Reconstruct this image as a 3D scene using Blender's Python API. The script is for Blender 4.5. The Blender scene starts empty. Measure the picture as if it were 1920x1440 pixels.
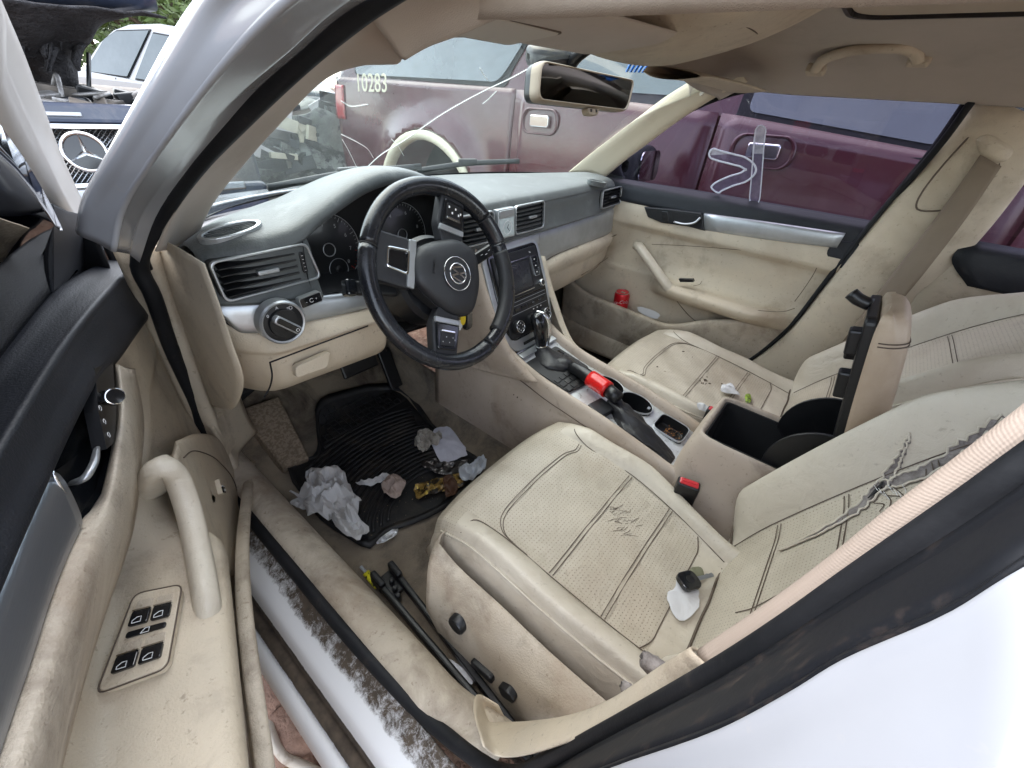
import bpy, bmesh, math, random
import numpy as np
from mathutils import Vector, Matrix

# ---------------------------------------------------------------- camera, sky, sun, exposure
scene = bpy.context.scene
COL = scene.collection
CAM = np.array([-0.922, -0.602, 1.231])
ROT = np.array([[0.63289193, -0.77137384, 0.0665598],
                [-0.4027347, -0.40141326, -0.82260085],
                [0.66125076, 0.49381149, -0.56471023]])
FPX = 784.31
cam_data = bpy.data.cameras.new('camera')
cam = bpy.data.objects.new('camera', cam_data)
COL.objects.link(cam)
cam_data.sensor_width = 36.0
cam_data.lens = FPX / 1920 * 36
cam_data.clip_start = 0.005
cam_data.clip_end = 500
mw = Matrix.Identity(4)
for i in range(3):
    mw[i][0] = ROT[0][i]; mw[i][1] = -ROT[1][i]; mw[i][2] = -ROT[2][i]; mw[i][3] = CAM[i]
cam.matrix_world = mw
scene.camera = cam

world = bpy.data.worlds.new('World')
scene.world = world
world.use_nodes = True
wn = world.node_tree.nodes; wl = world.node_tree.links
sky = wn.new('ShaderNodeTexSky'); sky.sky_type = 'NISHITA'; sky.sun_disc = False
SUN_EL, SUN_AZ = math.radians(62), math.radians(10)      # azimuth clockwise from +Y
sky.sun_elevation = SUN_EL; sky.sun_rotation = SUN_AZ
sky.dust_density = 0.8; sky.air_density = 1.0
hs = wn.new('ShaderNodeHueSaturation'); hs.inputs['Saturation'].default_value = 0.42
wl.new(sky.outputs[0], hs.inputs['Color'])
wl.new(hs.outputs[0], wn['Background'].inputs[0])
wn['Background'].inputs[1].default_value = 0.15
sun_data = bpy.data.lights.new('sun', 'SUN'); sun_data.energy = 0.9; sun_data.angle = math.radians(80)
sun_data.color = (1.0, 0.94, 0.85)
sun = bpy.data.objects.new('sun', sun_data); COL.objects.link(sun)
sd = Vector((math.sin(SUN_AZ) * math.cos(SUN_EL), math.cos(SUN_AZ) * math.cos(SUN_EL), math.sin(SUN_EL)))
sun.rotation_euler = sd.to_track_quat('Z', 'Y').to_euler()
scene.view_settings.view_transform = 'Standard'
scene.view_settings.look = 'None'
scene.view_settings.exposure = 2.65
scene.view_settings.gamma = 1.0
scene.render.engine = 'CYCLES'
scene.cycles.max_bounces = 10
scene.cycles.diffuse_bounces = 7
scene.cycles.transparent_max_bounces = 12

rnd = random.Random(7)
# ---------------------------------------------------------------- survey: a sight line cut by a known plane of the car
def ray(px, py):
    return ROT.T @ np.array([(px - 960) / FPX, (py - 720) / FPX, 1.0])
def plane(px, py, n, d):
    r = ray(px, py); n = np.array(n, float); t = (d - CAM @ n) / (r @ n)
    return tuple(CAM + t * r)
def P(px, py, x=None, y=None, z=None):
    if x is not None: return plane(px, py, (1, 0, 0), x)
    if y is not None: return plane(px, py, (0, 1, 0), y)
    return plane(px, py, (0, 0, 1), z)
def PX(pts, x): return [P(a, b, x=x) for a, b in pts]
def PY(pts, y): return [P(a, b, y=y) for a, b in pts]
def PZ(pts, z): return [P(a, b, z=z) for a, b in pts]

# ---------------------------------------------------------------- objects
def lnk(name, me, mat=None, parent=None, smooth=True):
    o = bpy.data.objects.new(name, me); COL.objects.link(o)
    if mat is not None:
        me.materials.clear(); me.materials.append(mat)
    if smooth:
        me.polygons.foreach_set('use_smooth', [True] * len(me.polygons))
    if parent is not None: setpar(o, parent)
    return o
def setpar(o, parent):
    o.parent = parent
    if parent.type == 'EMPTY' and parent.parent is None:
        o.location = Vector(o.location) - Vector(parent.location)
def thing(name, label, cat, loc=(0, 0, 0), group=None):
    o = bpy.data.objects.new(name, None); COL.objects.link(o); o.location = loc
    o.empty_display_size = 0.05
    return tag(o, label, cat, group)
def part(name, parent):
    o = bpy.data.objects.new(name, None); COL.objects.link(o); o.empty_display_size = 0.05
    setpar(o, parent); return o
def tag(o, label=None, cat=None, group=None, kind=None):
    if label: o['label'] = label
    if cat: o['category'] = cat
    if group: o['group'] = group
    if kind: o['kind'] = kind
    return o
def pyd(name, v, f, mat, parent=None, smooth=True, uv=None):
    me = bpy.data.meshes.new(name); me.from_pydata([tuple(map(float, q)) for q in v], [], f); me.update()
    if uv is not None:
        l = me.uv_layers.new(name='UVMap')
        for lp in me.loops: l.data[lp.index].uv = uv[lp.vertex_index]
    return lnk(name, me, mat, parent, smooth)
def solid(o, t, off=-1.0):
    m = o.modifiers.new('solid', 'SOLIDIFY'); m.thickness = t; m.offset = off; return o
def bev(o, w, seg=2, ang=35):
    m = o.modifiers.new('bevel', 'BEVEL'); m.width = w; m.segments = seg; m.limit_method = 'ANGLE'; m.angle_limit = math.radians(ang); return o
def autosm(o, ang=40):
    me = o.data; bm = bmesh.new(); bm.from_mesh(me)
    for e in bm.edges:
        if len(e.link_faces) == 2 and e.calc_face_angle(0) > math.radians(ang): e.smooth = False
    bm.to_mesh(me); bm.free(); return o
def cr(pts, n, closed=False):
    p = np.array(pts, float); m = len(p)
    if m == 2:
        t = np.linspace(0, 1, n + 1)[:, None]; return p[0] * (1 - t) + p[1] * t
    out = []
    seg = m if closed else m - 1
    for i in range(seg):
        if closed: a, b, c, d = p[(i - 1) % m], p[i], p[(i + 1) % m], p[(i + 2) % m]
        else:
            b, c = p[i], p[i + 1]; a = p[i - 1] if i else 2 * b - c; d = p[i + 2] if i + 2 < m else 2 * c - b
        # centripetal-ish (Barry-Goldman)
        t0 = 0; t1 = max(np.linalg.norm(b - a), 1e-6) ** .5; t2 = t1 + max(np.linalg.norm(c - b), 1e-6) ** .5; t3 = t2 + max(np.linalg.norm(d - c), 1e-6) ** .5
        for k in range(n):
            t = t1 + (t2 - t1) * k / n
            A1 = (t1 - t) / (t1 - t0) * a + (t - t0) / (t1 - t0) * b
            A2 = (t2 - t) / (t2 - t1) * b + (t - t1) / (t2 - t1) * c
            A3 = (t3 - t) / (t3 - t2) * c + (t - t2) / (t3 - t2) * d
            B1 = (t2 - t) / (t2 - t0) * A1 + (t - t0) / (t2 - t0) * A2
            B2 = (t3 - t) / (t3 - t1) * A2 + (t - t1) / (t3 - t1) * A3
            out.append((t2 - t) / (t2 - t1) * B1 + (t - t1) / (t2 - t1) * B2)
    if not closed: out.append(p[-1])
    return np.array(out)
def lin(pts, n):
    p = np.array(pts, float); out = []
    for i in range(len(p) - 1):
        for k in range(n): out.append(p[i] + (p[i + 1] - p[i]) * k / n)
    out.append(p[-1]); return np.array(out)
def grid_mesh(name, G, mat, parent=None, closed_u=False, smooth=True):
    G = np.array(G); R, Cn = G.shape[:2]
    v = G.reshape(-1, 3); f = []; 
    du = np.concatenate([[0], np.cumsum(np.linalg.norm(np.diff(G, axis=1), axis=2).mean(0))])
    dv = np.concatenate([[0], np.cumsum(np.linalg.norm(np.diff(G, axis=0), axis=2).mean(1))])
    uv = [(du[j], dv[i]) for i in range(R) for j in range(Cn)]
    for i in range(R - 1):
        for j in range(Cn - 1 + (1 if closed_u else 0)):
            j2 = (j + 1) % Cn
            f.append((i * Cn + j, i * Cn + j2, (i + 1) * Cn + j2, (i + 1) * Cn + j))
    return pyd(name, v, f, mat, parent, smooth, uv)
def patch(name, rows, mat, parent=None, nu=6, nv=6, t=0, off=-1, lu=False, lv=False, fn=None):
    """rows of control points -> smooth sheet (u along a row, v across the rows), optionally thickened"""
    fu = lin if lu else cr; fv = lin if lv else cr
    A = np.array([fu(r, nu) for r in rows])
    G = np.stack([fv(A[:, j], nv) for j in range(A.shape[1])], axis=1)
    if fn is not None: G = fn(G)
    o = grid_mesh(name, G, mat, parent)
    if t: solid(o, t, off)
    return o
def frames(pts, closed=False, up=None):
    p = np.array(pts, float); n = len(p)
    T = np.array([(p[(i + 1) % n] - p[i - 1]) if closed or 0 < i < n - 1 else (p[1] - p[0] if i == 0 else p[-1] - p[-2]) for i in range(n)])
    T /= np.linalg.norm(T, axis=1)[:, None] + 1e-12
    N = []; 
    u = np.array(up if up is not None else ((0, 0, 1) if abs(T[0][2]) < .9 else (1, 0, 0)), float)
    for i in range(n):
        w = u - T[i] * (u @ T[i]); w /= np.linalg.norm(w) + 1e-12; N.append(w)
        if up is None: u = w
    N = np.array(N); B = np.cross(T, N); return p, T, N, B
def sweep(name, pts, prof, mat, parent=None, closed=False, up=None, scale=None, caps=True, smooth=True):
    """prof: closed list of (a,b): a along side vector B, b along N"""
    p, T, N, B = frames(pts, closed, up); n = len(p); m = len(prof); v = []
    for i in range(n):
        s = 1 if scale is None else scale[i]
        for a, b in prof: v.append(p[i] + s * (a * B[i] + b * N[i]))
    f = []
    for i in range(n - 1 + (1 if closed else 0)):
        i2 = (i + 1) % n
        for j in range(m): f.append((i * m + j, i * m + (j + 1) % m, i2 * m + (j + 1) % m, i2 * m + j))
    if caps and not closed:
        f.append(tuple(range(m - 1, -1, -1))); f.append(tuple((n - 1) * m + j for j in range(m)))
    L = np.concatenate([[0], np.cumsum(np.linalg.norm(np.diff(p, axis=0), axis=1))])
    per = np.concatenate([[0], np.cumsum([math.dist(prof[j], prof[(j + 1) % m]) for j in range(m)])])
    uv = [(per[j], L[i]) for i in range(n) for j in range(m)]
    return pyd(name, v, f, mat, parent, smooth, uv)
def ell(a, b=None, n=10, p=2.0):
    b = a if b is None else b; o = []
    for k in range(n):
        t = 2 * math.pi * k / n; c, s = math.cos(t), math.sin(t)
        o.append((a * math.copysign(abs(c) ** (2 / p), c), b * math.copysign(abs(s) ** (2 / p), s)))
    return o
def tube(name, pts, r, mat, parent=None, n=8, seg=4, closed=False, up=None, flat=1.0, radii=None, p=2.0):
    q = cr(pts, seg, closed) if seg > 1 else np.array(pts, float)
    sc = None
    if radii is not None:
        sc = np.interp(np.linspace(0, 1, len(q)), np.linspace(0, 1, len(radii)), radii) / r
    return sweep(name, q, ell(r, r * flat, n, p), mat, parent, closed, up, sc)
def frame3(o, ax, ay):
    ax = Vector(ax).normalized(); ay = Vector(ay); ay = (ay - ax * ay.dot(ax)).normalized(); az = ax.cross(ay)
    return Vector(o), ax, ay, az
def loc3(F, a, b, c=0): return F[0] + F[1] * a + F[2] * b + F[3] * c
def prism(name, outline, F, d0, d1, mat, parent=None, bevel=0, seg=2, smooth=False):
    """outline (a,b) in frame F, from depth d0 to d1 along the frame normal"""
    n = len(outline); v = [loc3(F, a, b, d0) for a, b in outline] + [loc3(F, a, b, d1) for a, b in outline]
    f = [tuple(range(n - 1, -1, -1)), tuple(range(n, 2 * n))] + [(i, (i + 1) % n, n + (i + 1) % n, n + i) for i in range(n)]
    o = pyd(name, v, f, mat, parent, smooth)
    if bevel: bev(o, bevel, seg)
    return o
def rrect(a0, a1, b0, b1, r, k=4):
    r = min(r, abs(a1 - a0) / 2, abs(b1 - b0) / 2); o = []
    for cx, cy, s in ((a1 - r, b1 - r, 0), (a0 + r, b1 - r, 90), (a0 + r, b0 + r, 180), (a1 - r, b0 + r, 270)):
        for i in range(k + 1):
            t = math.radians(s + 90 * i / k); o.append((cx + r * math.cos(t), cy + r * math.sin(t)))
    return o
def rpoly(pts, r, k=4):
    """polygon with rounded corners"""
    o = []; n = len(pts)
    for i in range(n):
        a, b, c = Vector(pts[i - 1]).to_2d(), Vector(pts[i]).to_2d(), Vector(pts[(i + 1) % n]).to_2d()
        d1, d2 = a - b, c - b; rr = min(r, d1.length * .45, d2.length * .45)
        p1, p2 = b + d1.normalized() * rr, b + d2.normalized() * rr
        for j in range(k + 1):
            t = j / k; q = p1 * (1 - t) ** 2 + b * 2 * t * (1 - t) + p2 * t * t; o.append((q.x, q.y))
    return o
def ring(name, outer, inner, F, d0, d1, mat, parent=None, bevel=0):
    n = len(outer)
    v = [loc3(F, a, b, d0) for a, b in outer] + [loc3(F, a, b, d0) for a, b in inner] + [loc3(F, a, b, d1) for a, b in outer] + [loc3(F, a, b, d1) for a, b in inner]
    f = []
    for i in range(n):
        j = (i + 1) % n
        f += [(2 * n + i, 2 * n + j, 3 * n + j, 3 * n + i), (i, n + i, n + j, j), (i, j, 2 * n + j, 2 * n + i), (n + i, 3 * n + i, 3 * n + j, n + j)]
    o = pyd(name, v, f, mat, parent, False)
    if bevel: bev(o, bevel, 2)
    return o
def box(name, F, a, b, c, mat, parent=None, bevel=0.002, seg=2):
    return prism(name, [(-a / 2, -b / 2), (a / 2, -b / 2), (a / 2, b / 2), (-a / 2, b / 2)], F, -c / 2, c / 2, mat, parent, bevel, seg)
def lathe(name, prof, F, mat, parent=None, n=28, ang=40):
    """prof (r, h) about the frame normal"""
    v = []; f = []; m = len(prof)
    for r, h in prof:
        for k in range(n):
            t = 2 * math.pi * k / n; v.append(loc3(F, r * math.cos(t), r * math.sin(t), h))
    for i in range(m - 1):
        for k in range(n): f.append((i * n + k, i * n + (k + 1) % n, (i + 1) * n + (k + 1) % n, (i + 1) * n + k))
    f.append(tuple(range(n - 1, -1, -1))); f.append(tuple((m - 1) * n + k for k in range(n)))
    o = pyd(name, v, f, mat, parent, True); return autosm(o, ang)
def words(name, s, F, size, mat, parent=None, h=0.0006, align='CENTER', shear=0):
    cu = bpy.data.curves.new(name, 'FONT'); cu.body = s; cu.size = size; cu.align_x = align; cu.align_y = 'CENTER'; cu.extrude = h / 2; cu.shear = shear
    cu.resolution_u = 3
    tmp = bpy.data.objects.new('tmp_text', cu); COL.objects.link(tmp)
    bpy.context.view_layer.update()
    me = bpy.data.meshes.new_from_object(tmp.evaluated_get(bpy.context.evaluated_depsgraph_get()))
    bpy.data.objects.remove(tmp); bpy.data.curves.remove(cu)
    M = Matrix((F[1], F[2], F[3])).transposed().to_4x4(); M.translation = F[0]
    me.transform(M); me.name = name
    return lnk(name, me, mat, parent, False)
def stroke(name, pts2, F, w, mat, parent=None, h=0.0008, seg=3):
    q = [loc3(F, a, b, h / 2) for a, b in pts2]
    return sweep(name, cr([tuple(x) for x in q], seg), [(-w / 2, -h / 2), (w / 2, -h / 2), (w / 2, h / 2), (-w / 2, h / 2)], mat, parent, up=tuple(F[3]), smooth=False)
def mirror_x(o):   # a mirrored twin mesh
    me = o.data.copy()
    for v in me.vertices: v.co.x = -v.co.x
    me.flip_normals(); return me
def hashn(x, y, s=0): 
    return math.sin(x * 127.1 + y * 311.7 + s * 74.7) * 43758.5453 % 1.0

# ---------------------------------------------------------------- materials (node based)
def M(name, col, rough=.5, metal=0.0, spec=.5, bump=0.0, bscale=300, var=None, vscale=8, vlo=.4, vhi=.65,
      dirt=None, dscale=14, dlo=.52, dhi=.72, damt=1.0, coat=0, perf=0, bumpdist=.001, rvar=0, stretch=None, sheen=0, perfcol=(.03, .025, .02), bump2=0, speck=0):
    m = bpy.data.materials.new(name); m.use_nodes = True; nt = m.node_tree; N = nt.nodes; L = nt.links
    b = N['Principled BSDF']; b.inputs['Roughness'].default_value = rough; b.inputs['Metallic'].default_value = metal
    b.inputs['Specular IOR Level'].default_value = spec; b.inputs['Coat Weight'].default_value = coat
    b.inputs['Coat Roughness'].default_value = .08; b.inputs['Base Color'].default_value = (*col, 1)
    if sheen: b.inputs['Sheen Weight'].default_value = sheen
    tc = N.new('ShaderNodeTexCoord'); vec = tc.outputs['Object']
    if stretch:
        mp = N.new('ShaderNodeMapping'); mp.inputs['Scale'].default_value = stretch; L.new(vec, mp.inputs[0]); vec = mp.outputs[0]
    cur = None
    def noise(sc, det=6, ro=.6, dist=0):
        n = N.new('ShaderNodeTexNoise'); n.inputs['Scale'].default_value = sc; n.inputs['Detail'].default_value = det
        n.inputs['Roughness'].default_value = ro; n.inputs['Distortion'].default_value = dist; L.new(vec, n.inputs['Vector']); return n.outputs['Fac']
    def ramp(f, lo, hi, a=0, c=1):
        r = N.new('ShaderNodeMapRange'); r.inputs[1].default_value = lo; r.inputs[2].default_value = hi; r.inputs[3].default_value = a; r.inputs[4].default_value = c
        L.new(f, r.inputs[0]); return r.outputs[0]
    def mix(f, a, c):
        x = N.new('ShaderNodeMix'); x.data_type = 'RGBA'; L.new(f, x.inputs[0])
        for s, val in ((6, a), (7, c)):
            if isinstance(val, tuple): x.inputs[s].default_value = (*val, 1)
            else: L.new(val, x.inputs[s])
        return x.outputs[2]
    cur = col
    if var: cur = mix(ramp(noise(vscale, 7, .62), vlo, vhi), cur, var)
    df = None
    if dirt:
        df = ramp(noise(dscale, 9, .68, .4), dlo, dhi, 0, damt); cur = mix(df, cur, dirt)
    if speck:
        cur = mix(ramp(noise(95, 5, .7), .60, .70, 0, speck), cur, (.13, .09, .06)); cur = mix(ramp(noise(3.2, 4, .6, .8), .50, .72, 0, speck * 1.1), cur, (.30, .215, .14))
    pf = None
    if perf:
        vo = N.new('ShaderNodeTexVoronoi'); vo.inputs['Scale'].default_value = perf; vo.inputs['Randomness'].default_value = 0.12
        L.new(tc.outputs['UV'], vo.inputs['Vector']); pf = ramp(vo.outputs['Distance'], .08, .19, .9, 0); cur = mix(pf, cur, perfcol)
    if not isinstance(cur, tuple): L.new(cur, b.inputs['Base Color'])
    if rvar:
        L.new(ramp(noise(vscale * 1.7, 6), .35, .65, rough - rvar, rough + rvar), b.inputs['Roughness'])
    if bump2:
        b0 = N.new('ShaderNodeBump'); b0.inputs['Strength'].default_value = bump2; b0.inputs['Distance'].default_value = .012; L.new(noise(22, 4, .55, 1.2), b0.inputs['Height'])
    if bump:
        bn = N.new('ShaderNodeBump'); bn.inputs['Strength'].default_value = bump; bn.inputs['Distance'].default_value = bumpdist
        L.new(noise(bscale, 3, .6), bn.inputs['Height'])
        if bump2: L.new(b0.outputs[0], bn.inputs['Normal'])
        if pf is not None:
            b2 = N.new('ShaderNodeBump'); b2.invert = True; b2.inputs['Strength'].default_value = .6; b2.inputs['Distance'].default_value = .001
            L.new(pf, b2.inputs['Height']); L.new(bn.outputs[0], b2.inputs['Normal']); bn = b2
        L.new(bn.outputs[0], b.inputs['Normal'])
    return m
def glass(name, tint=(.85, .92, .88), refl=1.0, dust=.06, dscale=20, dustcol=(.6, .62, .58), rough=.02):
    m = bpy.data.materials.new(name); m.use_nodes = True; nt = m.node_tree; N = nt.nodes; L = nt.links
    N.remove(N['Principled BSDF']); out = N['Material Output']
    tr = N.new('ShaderNodeBsdfTransparent'); tr.inputs[0].default_value = (*tint, 1)
    gl = N.new('ShaderNodeBsdfGlossy'); gl.inputs['Roughness'].default_value = rough
    fr = N.new('ShaderNodeFresnel'); fr.inputs[0].default_value = 1.5
    mu = N.new('ShaderNodeMath'); mu.operation = 'MULTIPLY'; mu.inputs[1].default_value = refl; L.new(fr.outputs[0], mu.inputs[0])
    mx = N.new('ShaderNodeMixShader'); L.new(mu.outputs[0], mx.inputs[0]); L.new(tr.outputs[0], mx.inputs[1]); L.new(gl.outputs[0], mx.inputs[2])
    df = N.new('ShaderNodeBsdfDiffuse'); df.inputs[0].default_value = (*dustcol, 1)
    tc = N.new('ShaderNodeTexCoord'); no = N.new('ShaderNodeTexNoise'); no.inputs['Scale'].default_value = dscale; no.inputs['Detail'].default_value = 10; no.inputs['Roughness'].default_value = .75
    L.new(tc.outputs['Object'], no.inputs['Vector'])
    r = N.new('ShaderNodeMapRange'); r.inputs[1].default_value = .42; r.inputs[2].default_value = .8; r.inputs[3].default_value = dust * .3; r.inputs[4].default_value = dust * 3
    L.new(no.outputs['Fac'], r.inputs[0])
    m2 = N.new('ShaderNodeMixShader'); L.new(r.outputs[0], m2.inputs[0]); L.new(mx.outputs[0], m2.inputs[1]); L.new(df.outputs[0], m2.inputs[2])
    L.new(m2.outputs[0], out.inputs[0]); return m

def veil(name, col, a):
    m = bpy.data.materials.new(name); m.use_nodes = True; N = m.node_tree.nodes; L = m.node_tree.links; N.remove(N['Principled BSDF'])
    t = N.new('ShaderNodeBsdfTransparent'); d = N.new('ShaderNodeBsdfDiffuse'); d.inputs[0].default_value = (*col, 1); x = N.new('ShaderNodeMixShader')
    tc = N.new('ShaderNodeTexCoord'); no = N.new('ShaderNodeTexNoise'); no.inputs['Scale'].default_value = 40; no.inputs['Detail'].default_value = 6; L.new(tc.outputs['Object'], no.inputs['Vector'])
    r = N.new('ShaderNodeMapRange'); r.inputs[1].default_value = .3; r.inputs[2].default_value = .7; r.inputs[3].default_value = a * .6; r.inputs[4].default_value = min(1, a * 1.4); L.new(no.outputs['Fac'], r.inputs[0])
    L.new(r.outputs[0], x.inputs[0]); L.new(t.outputs[0], x.inputs[1]); L.new(d.outputs[0], x.inputs[2]); L.new(x.outputs[0], N['Material Output'].inputs[0]); return m
BEIGE = (.56, .48, .365)
m_leather = M('beige_leather', (.54, .48, .39), .42, bump=.35, bscale=420, var=(.46, .405, .325), vscale=5, dirt=(.22, .17, .12), dscale=9, dlo=.58, dhi=.85, damt=.6, rvar=.08, bump2=.25, speck=0.3)
m_perf = M('beige_perforated_leather', (.52, .465, .375), .46, bump=.35, bscale=420, var=(.43, .38, .30), vscale=6, dirt=(.20, .155, .11), dscale=8, dlo=.56, dhi=.85, damt=.6, perf=145, perfcol=(.15, .12, .09), bump2=.3, speck=0.3)
m_plain = M('beige_seat_leather_plain', (.57, .515, .425), .40, bump=.35, bscale=420, var=(.50, .45, .365), vscale=6, dirt=(.24, .19, .14), dscale=9, dlo=.58, dhi=.85, damt=.5, rvar=.08, bump2=.25, speck=0.3)
m_trim = M('beige_hard_trim', BEIGE, .55, bump=.7, bscale=330, bumpdist=.0014, var=(.48, .42, .33), vscale=4, dirt=(.15, .105, .07), dscale=7, dlo=.54, dhi=.8, damt=.75, speck=0.45)
m_trimdirty = M('beige_trim_soiled', (.52, .455, .365), .6, bump=.8, bscale=300, bumpdist=.0016, var=(.42, .36, .28), vscale=6, dirt=(.12, .085, .06), dscale=9, dlo=.48, dhi=.75, damt=.85, speck=0.6)
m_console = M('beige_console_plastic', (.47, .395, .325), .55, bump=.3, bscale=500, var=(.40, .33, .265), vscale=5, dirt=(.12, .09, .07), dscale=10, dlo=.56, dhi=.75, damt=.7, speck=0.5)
m_cloth = M('beige_headlining_cloth', (.43, .375, .32), .9, bump=.6, bscale=900, var=(.39, .34, .285), vscale=6, dirt=(.26, .21, .16), dscale=6, dlo=.55, dhi=.8, damt=.5, sheen=.2)
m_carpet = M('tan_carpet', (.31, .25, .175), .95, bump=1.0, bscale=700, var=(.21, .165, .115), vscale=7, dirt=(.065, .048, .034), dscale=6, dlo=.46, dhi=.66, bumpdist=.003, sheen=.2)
m_carpetdark = M('dark_brown_carpet', (.085, .068, .05), .95, bump=1.0, bscale=600, var=(.05, .04, .03), vscale=7, bumpdist=.003)  # one dark brown for the passenger side carpet and kick panel
m_dash = M('charcoal_dash_skin', (.045, .051, .051), .48, spec=.6, bump=.6, bscale=380, bumpdist=.0014, var=(.085, .095, .094), vscale=5, vlo=.38, vhi=.72, dirt=(.21, .225, .22), dscale=16, dlo=.52, dhi=.85, damt=.6, sheen=.2)
m_dark = M('charcoal_door_skin', (.010, .0115, .015), .5, spec=.3, bump=.6, bscale=380, var=(.019, .021, .026), vscale=5)
m_black = M('black_plastic', (.008, .0085, .010), .38, bump=.15, bscale=400, dirt=(.08, .07, .06), dscale=20, dlo=.62, dhi=.85, damt=.35)
m_gloss = M('gloss_black', (.008, .009, .011), .12, coat=.3)
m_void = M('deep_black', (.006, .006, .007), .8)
m_rubber = M('black_rubber', (.008, .009, .011), .6, spec=.25, bump=.3, bscale=200, var=(.015, .0155, .018), vscale=12, dirt=(.05, .042, .035), dscale=26, dlo=.6, dhi=.78, damt=.6)
m_mat = M('rubber_floor_mat', (.013, .013, .014), .55, dirt=(.07, .055, .04), dscale=11, dlo=.5, dhi=.75, damt=.7, bump=.3, bscale=300)
m_silver = M('brushed_silver_trim', (.48, .5, .52), .38, metal=.75, var=(.40, .42, .43), vscale=12, dirt=(.25, .22, .19), dscale=22, dlo=.6, dhi=.85, damt=.5)
m_alu = M('dark_brushed_aluminium', (.30, .32, .35), .36, metal=.85, bump=.25, bscale=160, stretch=(1, .06, 4))
m_chrome = M('chrome', (.75, .77, .78), .12, metal=1)
m_white = M('white_paint', (.345, .355, .38), .22, coat=.5, var=(.315, .325, .35), vscale=3, dirt=(.42, .39, .36), dscale=40, dlo=.6, dhi=.72, damt=.35)
m_maroon = M('maroon_paint', (.055, .009, .015), .24, coat=.4, var=(.075, .018, .025), vscale=2.5, dirt=(.20, .15, .14), dscale=7, dlo=.55, dhi=.9, damt=.25)
m_seam = M('dark_stitching', (.10, .075, .056), .8)
m_print = M('white_print', (.7, .7, .7), .6)
m_stain = M('brown_stain', (.07, .05, .035), .9)
# ================================================================ the white sedan: shell
car = thing('white_sedan', 'white sedan with its driver door open, showing a soiled beige leather interior', 'car', (0, -.6, 0))

# --- peeling, soiled white paint of the door sill: brown grime grows in from the seal side
def sillpaint():
    m = bpy.data.materials.new('soiled_white_sill_paint'); m.use_nodes = True; nt = m.node_tree; N = nt.nodes; L = nt.links
    b = N['Principled BSDF']; b.inputs['Roughness'].default_value = .42
    tc = N.new('ShaderNodeTexCoord'); sp = N.new('ShaderNodeSeparateXYZ'); L.new(tc.outputs['UV'], sp.inputs[0])
    no = N.new('ShaderNodeTexNoise'); no.inputs['Scale'].default_value = 55; no.inputs['Detail'].default_value = 14; no.inputs['Roughness'].default_value = .85; no.inputs['Distortion'].default_value = .4
    L.new(tc.outputs['Object'], no.inputs['Vector'])
    bg = N.new('ShaderNodeTexNoise'); bg.inputs['Scale'].default_value = 5; bg.inputs['Detail'].default_value = 3; L.new(tc.outputs['Object'], bg.inputs['Vector'])
    g = N.new('ShaderNodeFloatCurve'); L.new(sp.outputs[0], g.inputs['Value'])
    c = g.mapping.curves[0]; c.points[0].location = (0, .15); c.points[1].location = (1, .55)
    for x, y in SILL_CURVE: c.points.new(x, y)
    g.mapping.update()
    a1 = N.new('ShaderNodeMath'); a1.operation = 'ADD'; L.new(no.outputs['Fac'], a1.inputs[0]); L.new(g.outputs[0], a1.inputs[1])
    s2 = N.new('ShaderNodeMath'); s2.operation = 'MULTIPLY_ADD'; L.new(bg.outputs['Fac'], s2.inputs[0]); s2.inputs[1].default_value = .5; L.new(a1.outputs[0], s2.inputs[2])
    r = N.new('ShaderNodeMapRange'); r.inputs[1].default_value = 1.17; r.inputs[2].default_value = 1.34; L.new(s2.outputs[0], r.inputs[0])
    br = N.new('ShaderNodeTexNoise'); br.inputs['Scale'].default_value = 60; br.inputs['Detail'].default_value = 6; L.new(tc.outputs['Object'], br.inputs['Vector'])
    mb = N.new('ShaderNodeMix'); mb.data_type = 'RGBA'; L.new(br.outputs['Fac'], mb.inputs[0]); mb.inputs[6].default_value = (.014, .011, .009, 1); mb.inputs[7].default_value = (.13, .098, .07, 1)
    mx = N.new('ShaderNodeMix'); mx.data_type = 'RGBA'; L.new(r.outputs[0], mx.inputs[0]); mx.inputs[6].default_value = (.70, .70, .71, 1); L.new(mb.outputs[2], mx.inputs[7])
    L.new(mx.outputs[2], b.inputs['Base Color'])
    rr = N.new('ShaderNodeMapRange'); rr.inputs[3].default_value = .6; rr.inputs[4].default_value = .95; L.new(r.outputs[0], rr.inputs[0]); L.new(rr.outputs[0], b.inputs['Roughness'])
    bn = N.new('ShaderNodeBump'); bn.inputs['Strength'].default_value = .5; bn.inputs['Distance'].default_value = .002; L.new(r.outputs[0], bn.inputs['Height']); L.new(bn.outputs[0], b.inputs['Normal'])
    return m
# sill cross-section (x, z), outboard to inboard
SX = [(-.905, .17), (-.915, .24), (-.913, .282), (-.905, .300), (-.897, .303), (-.891, .292), (-.887, .300), (-.882, .311), (-.875, .309), (-.868, .304), (-.860, .325), (-.853, .350), (-.846, .356), (-.825, .366), (-.806, .378), (-.790, .392)]
SILL_CURVE = [(.12, .10), (.150, .14), (.165, .55), (.185, .95), (.212, .5), (.222, .06), (.240, .0), (.262, .16), (.290, .58)]
m_sill = sillpaint()
ys = [.62, .45, .2, 0, -.2, -.4, -.6, -.9]
patch('sill', [[(x, y, z) for x, z in SX] for y in ys], m_sill, car, nu=2, nv=3, t=.004, lu=False)

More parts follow.
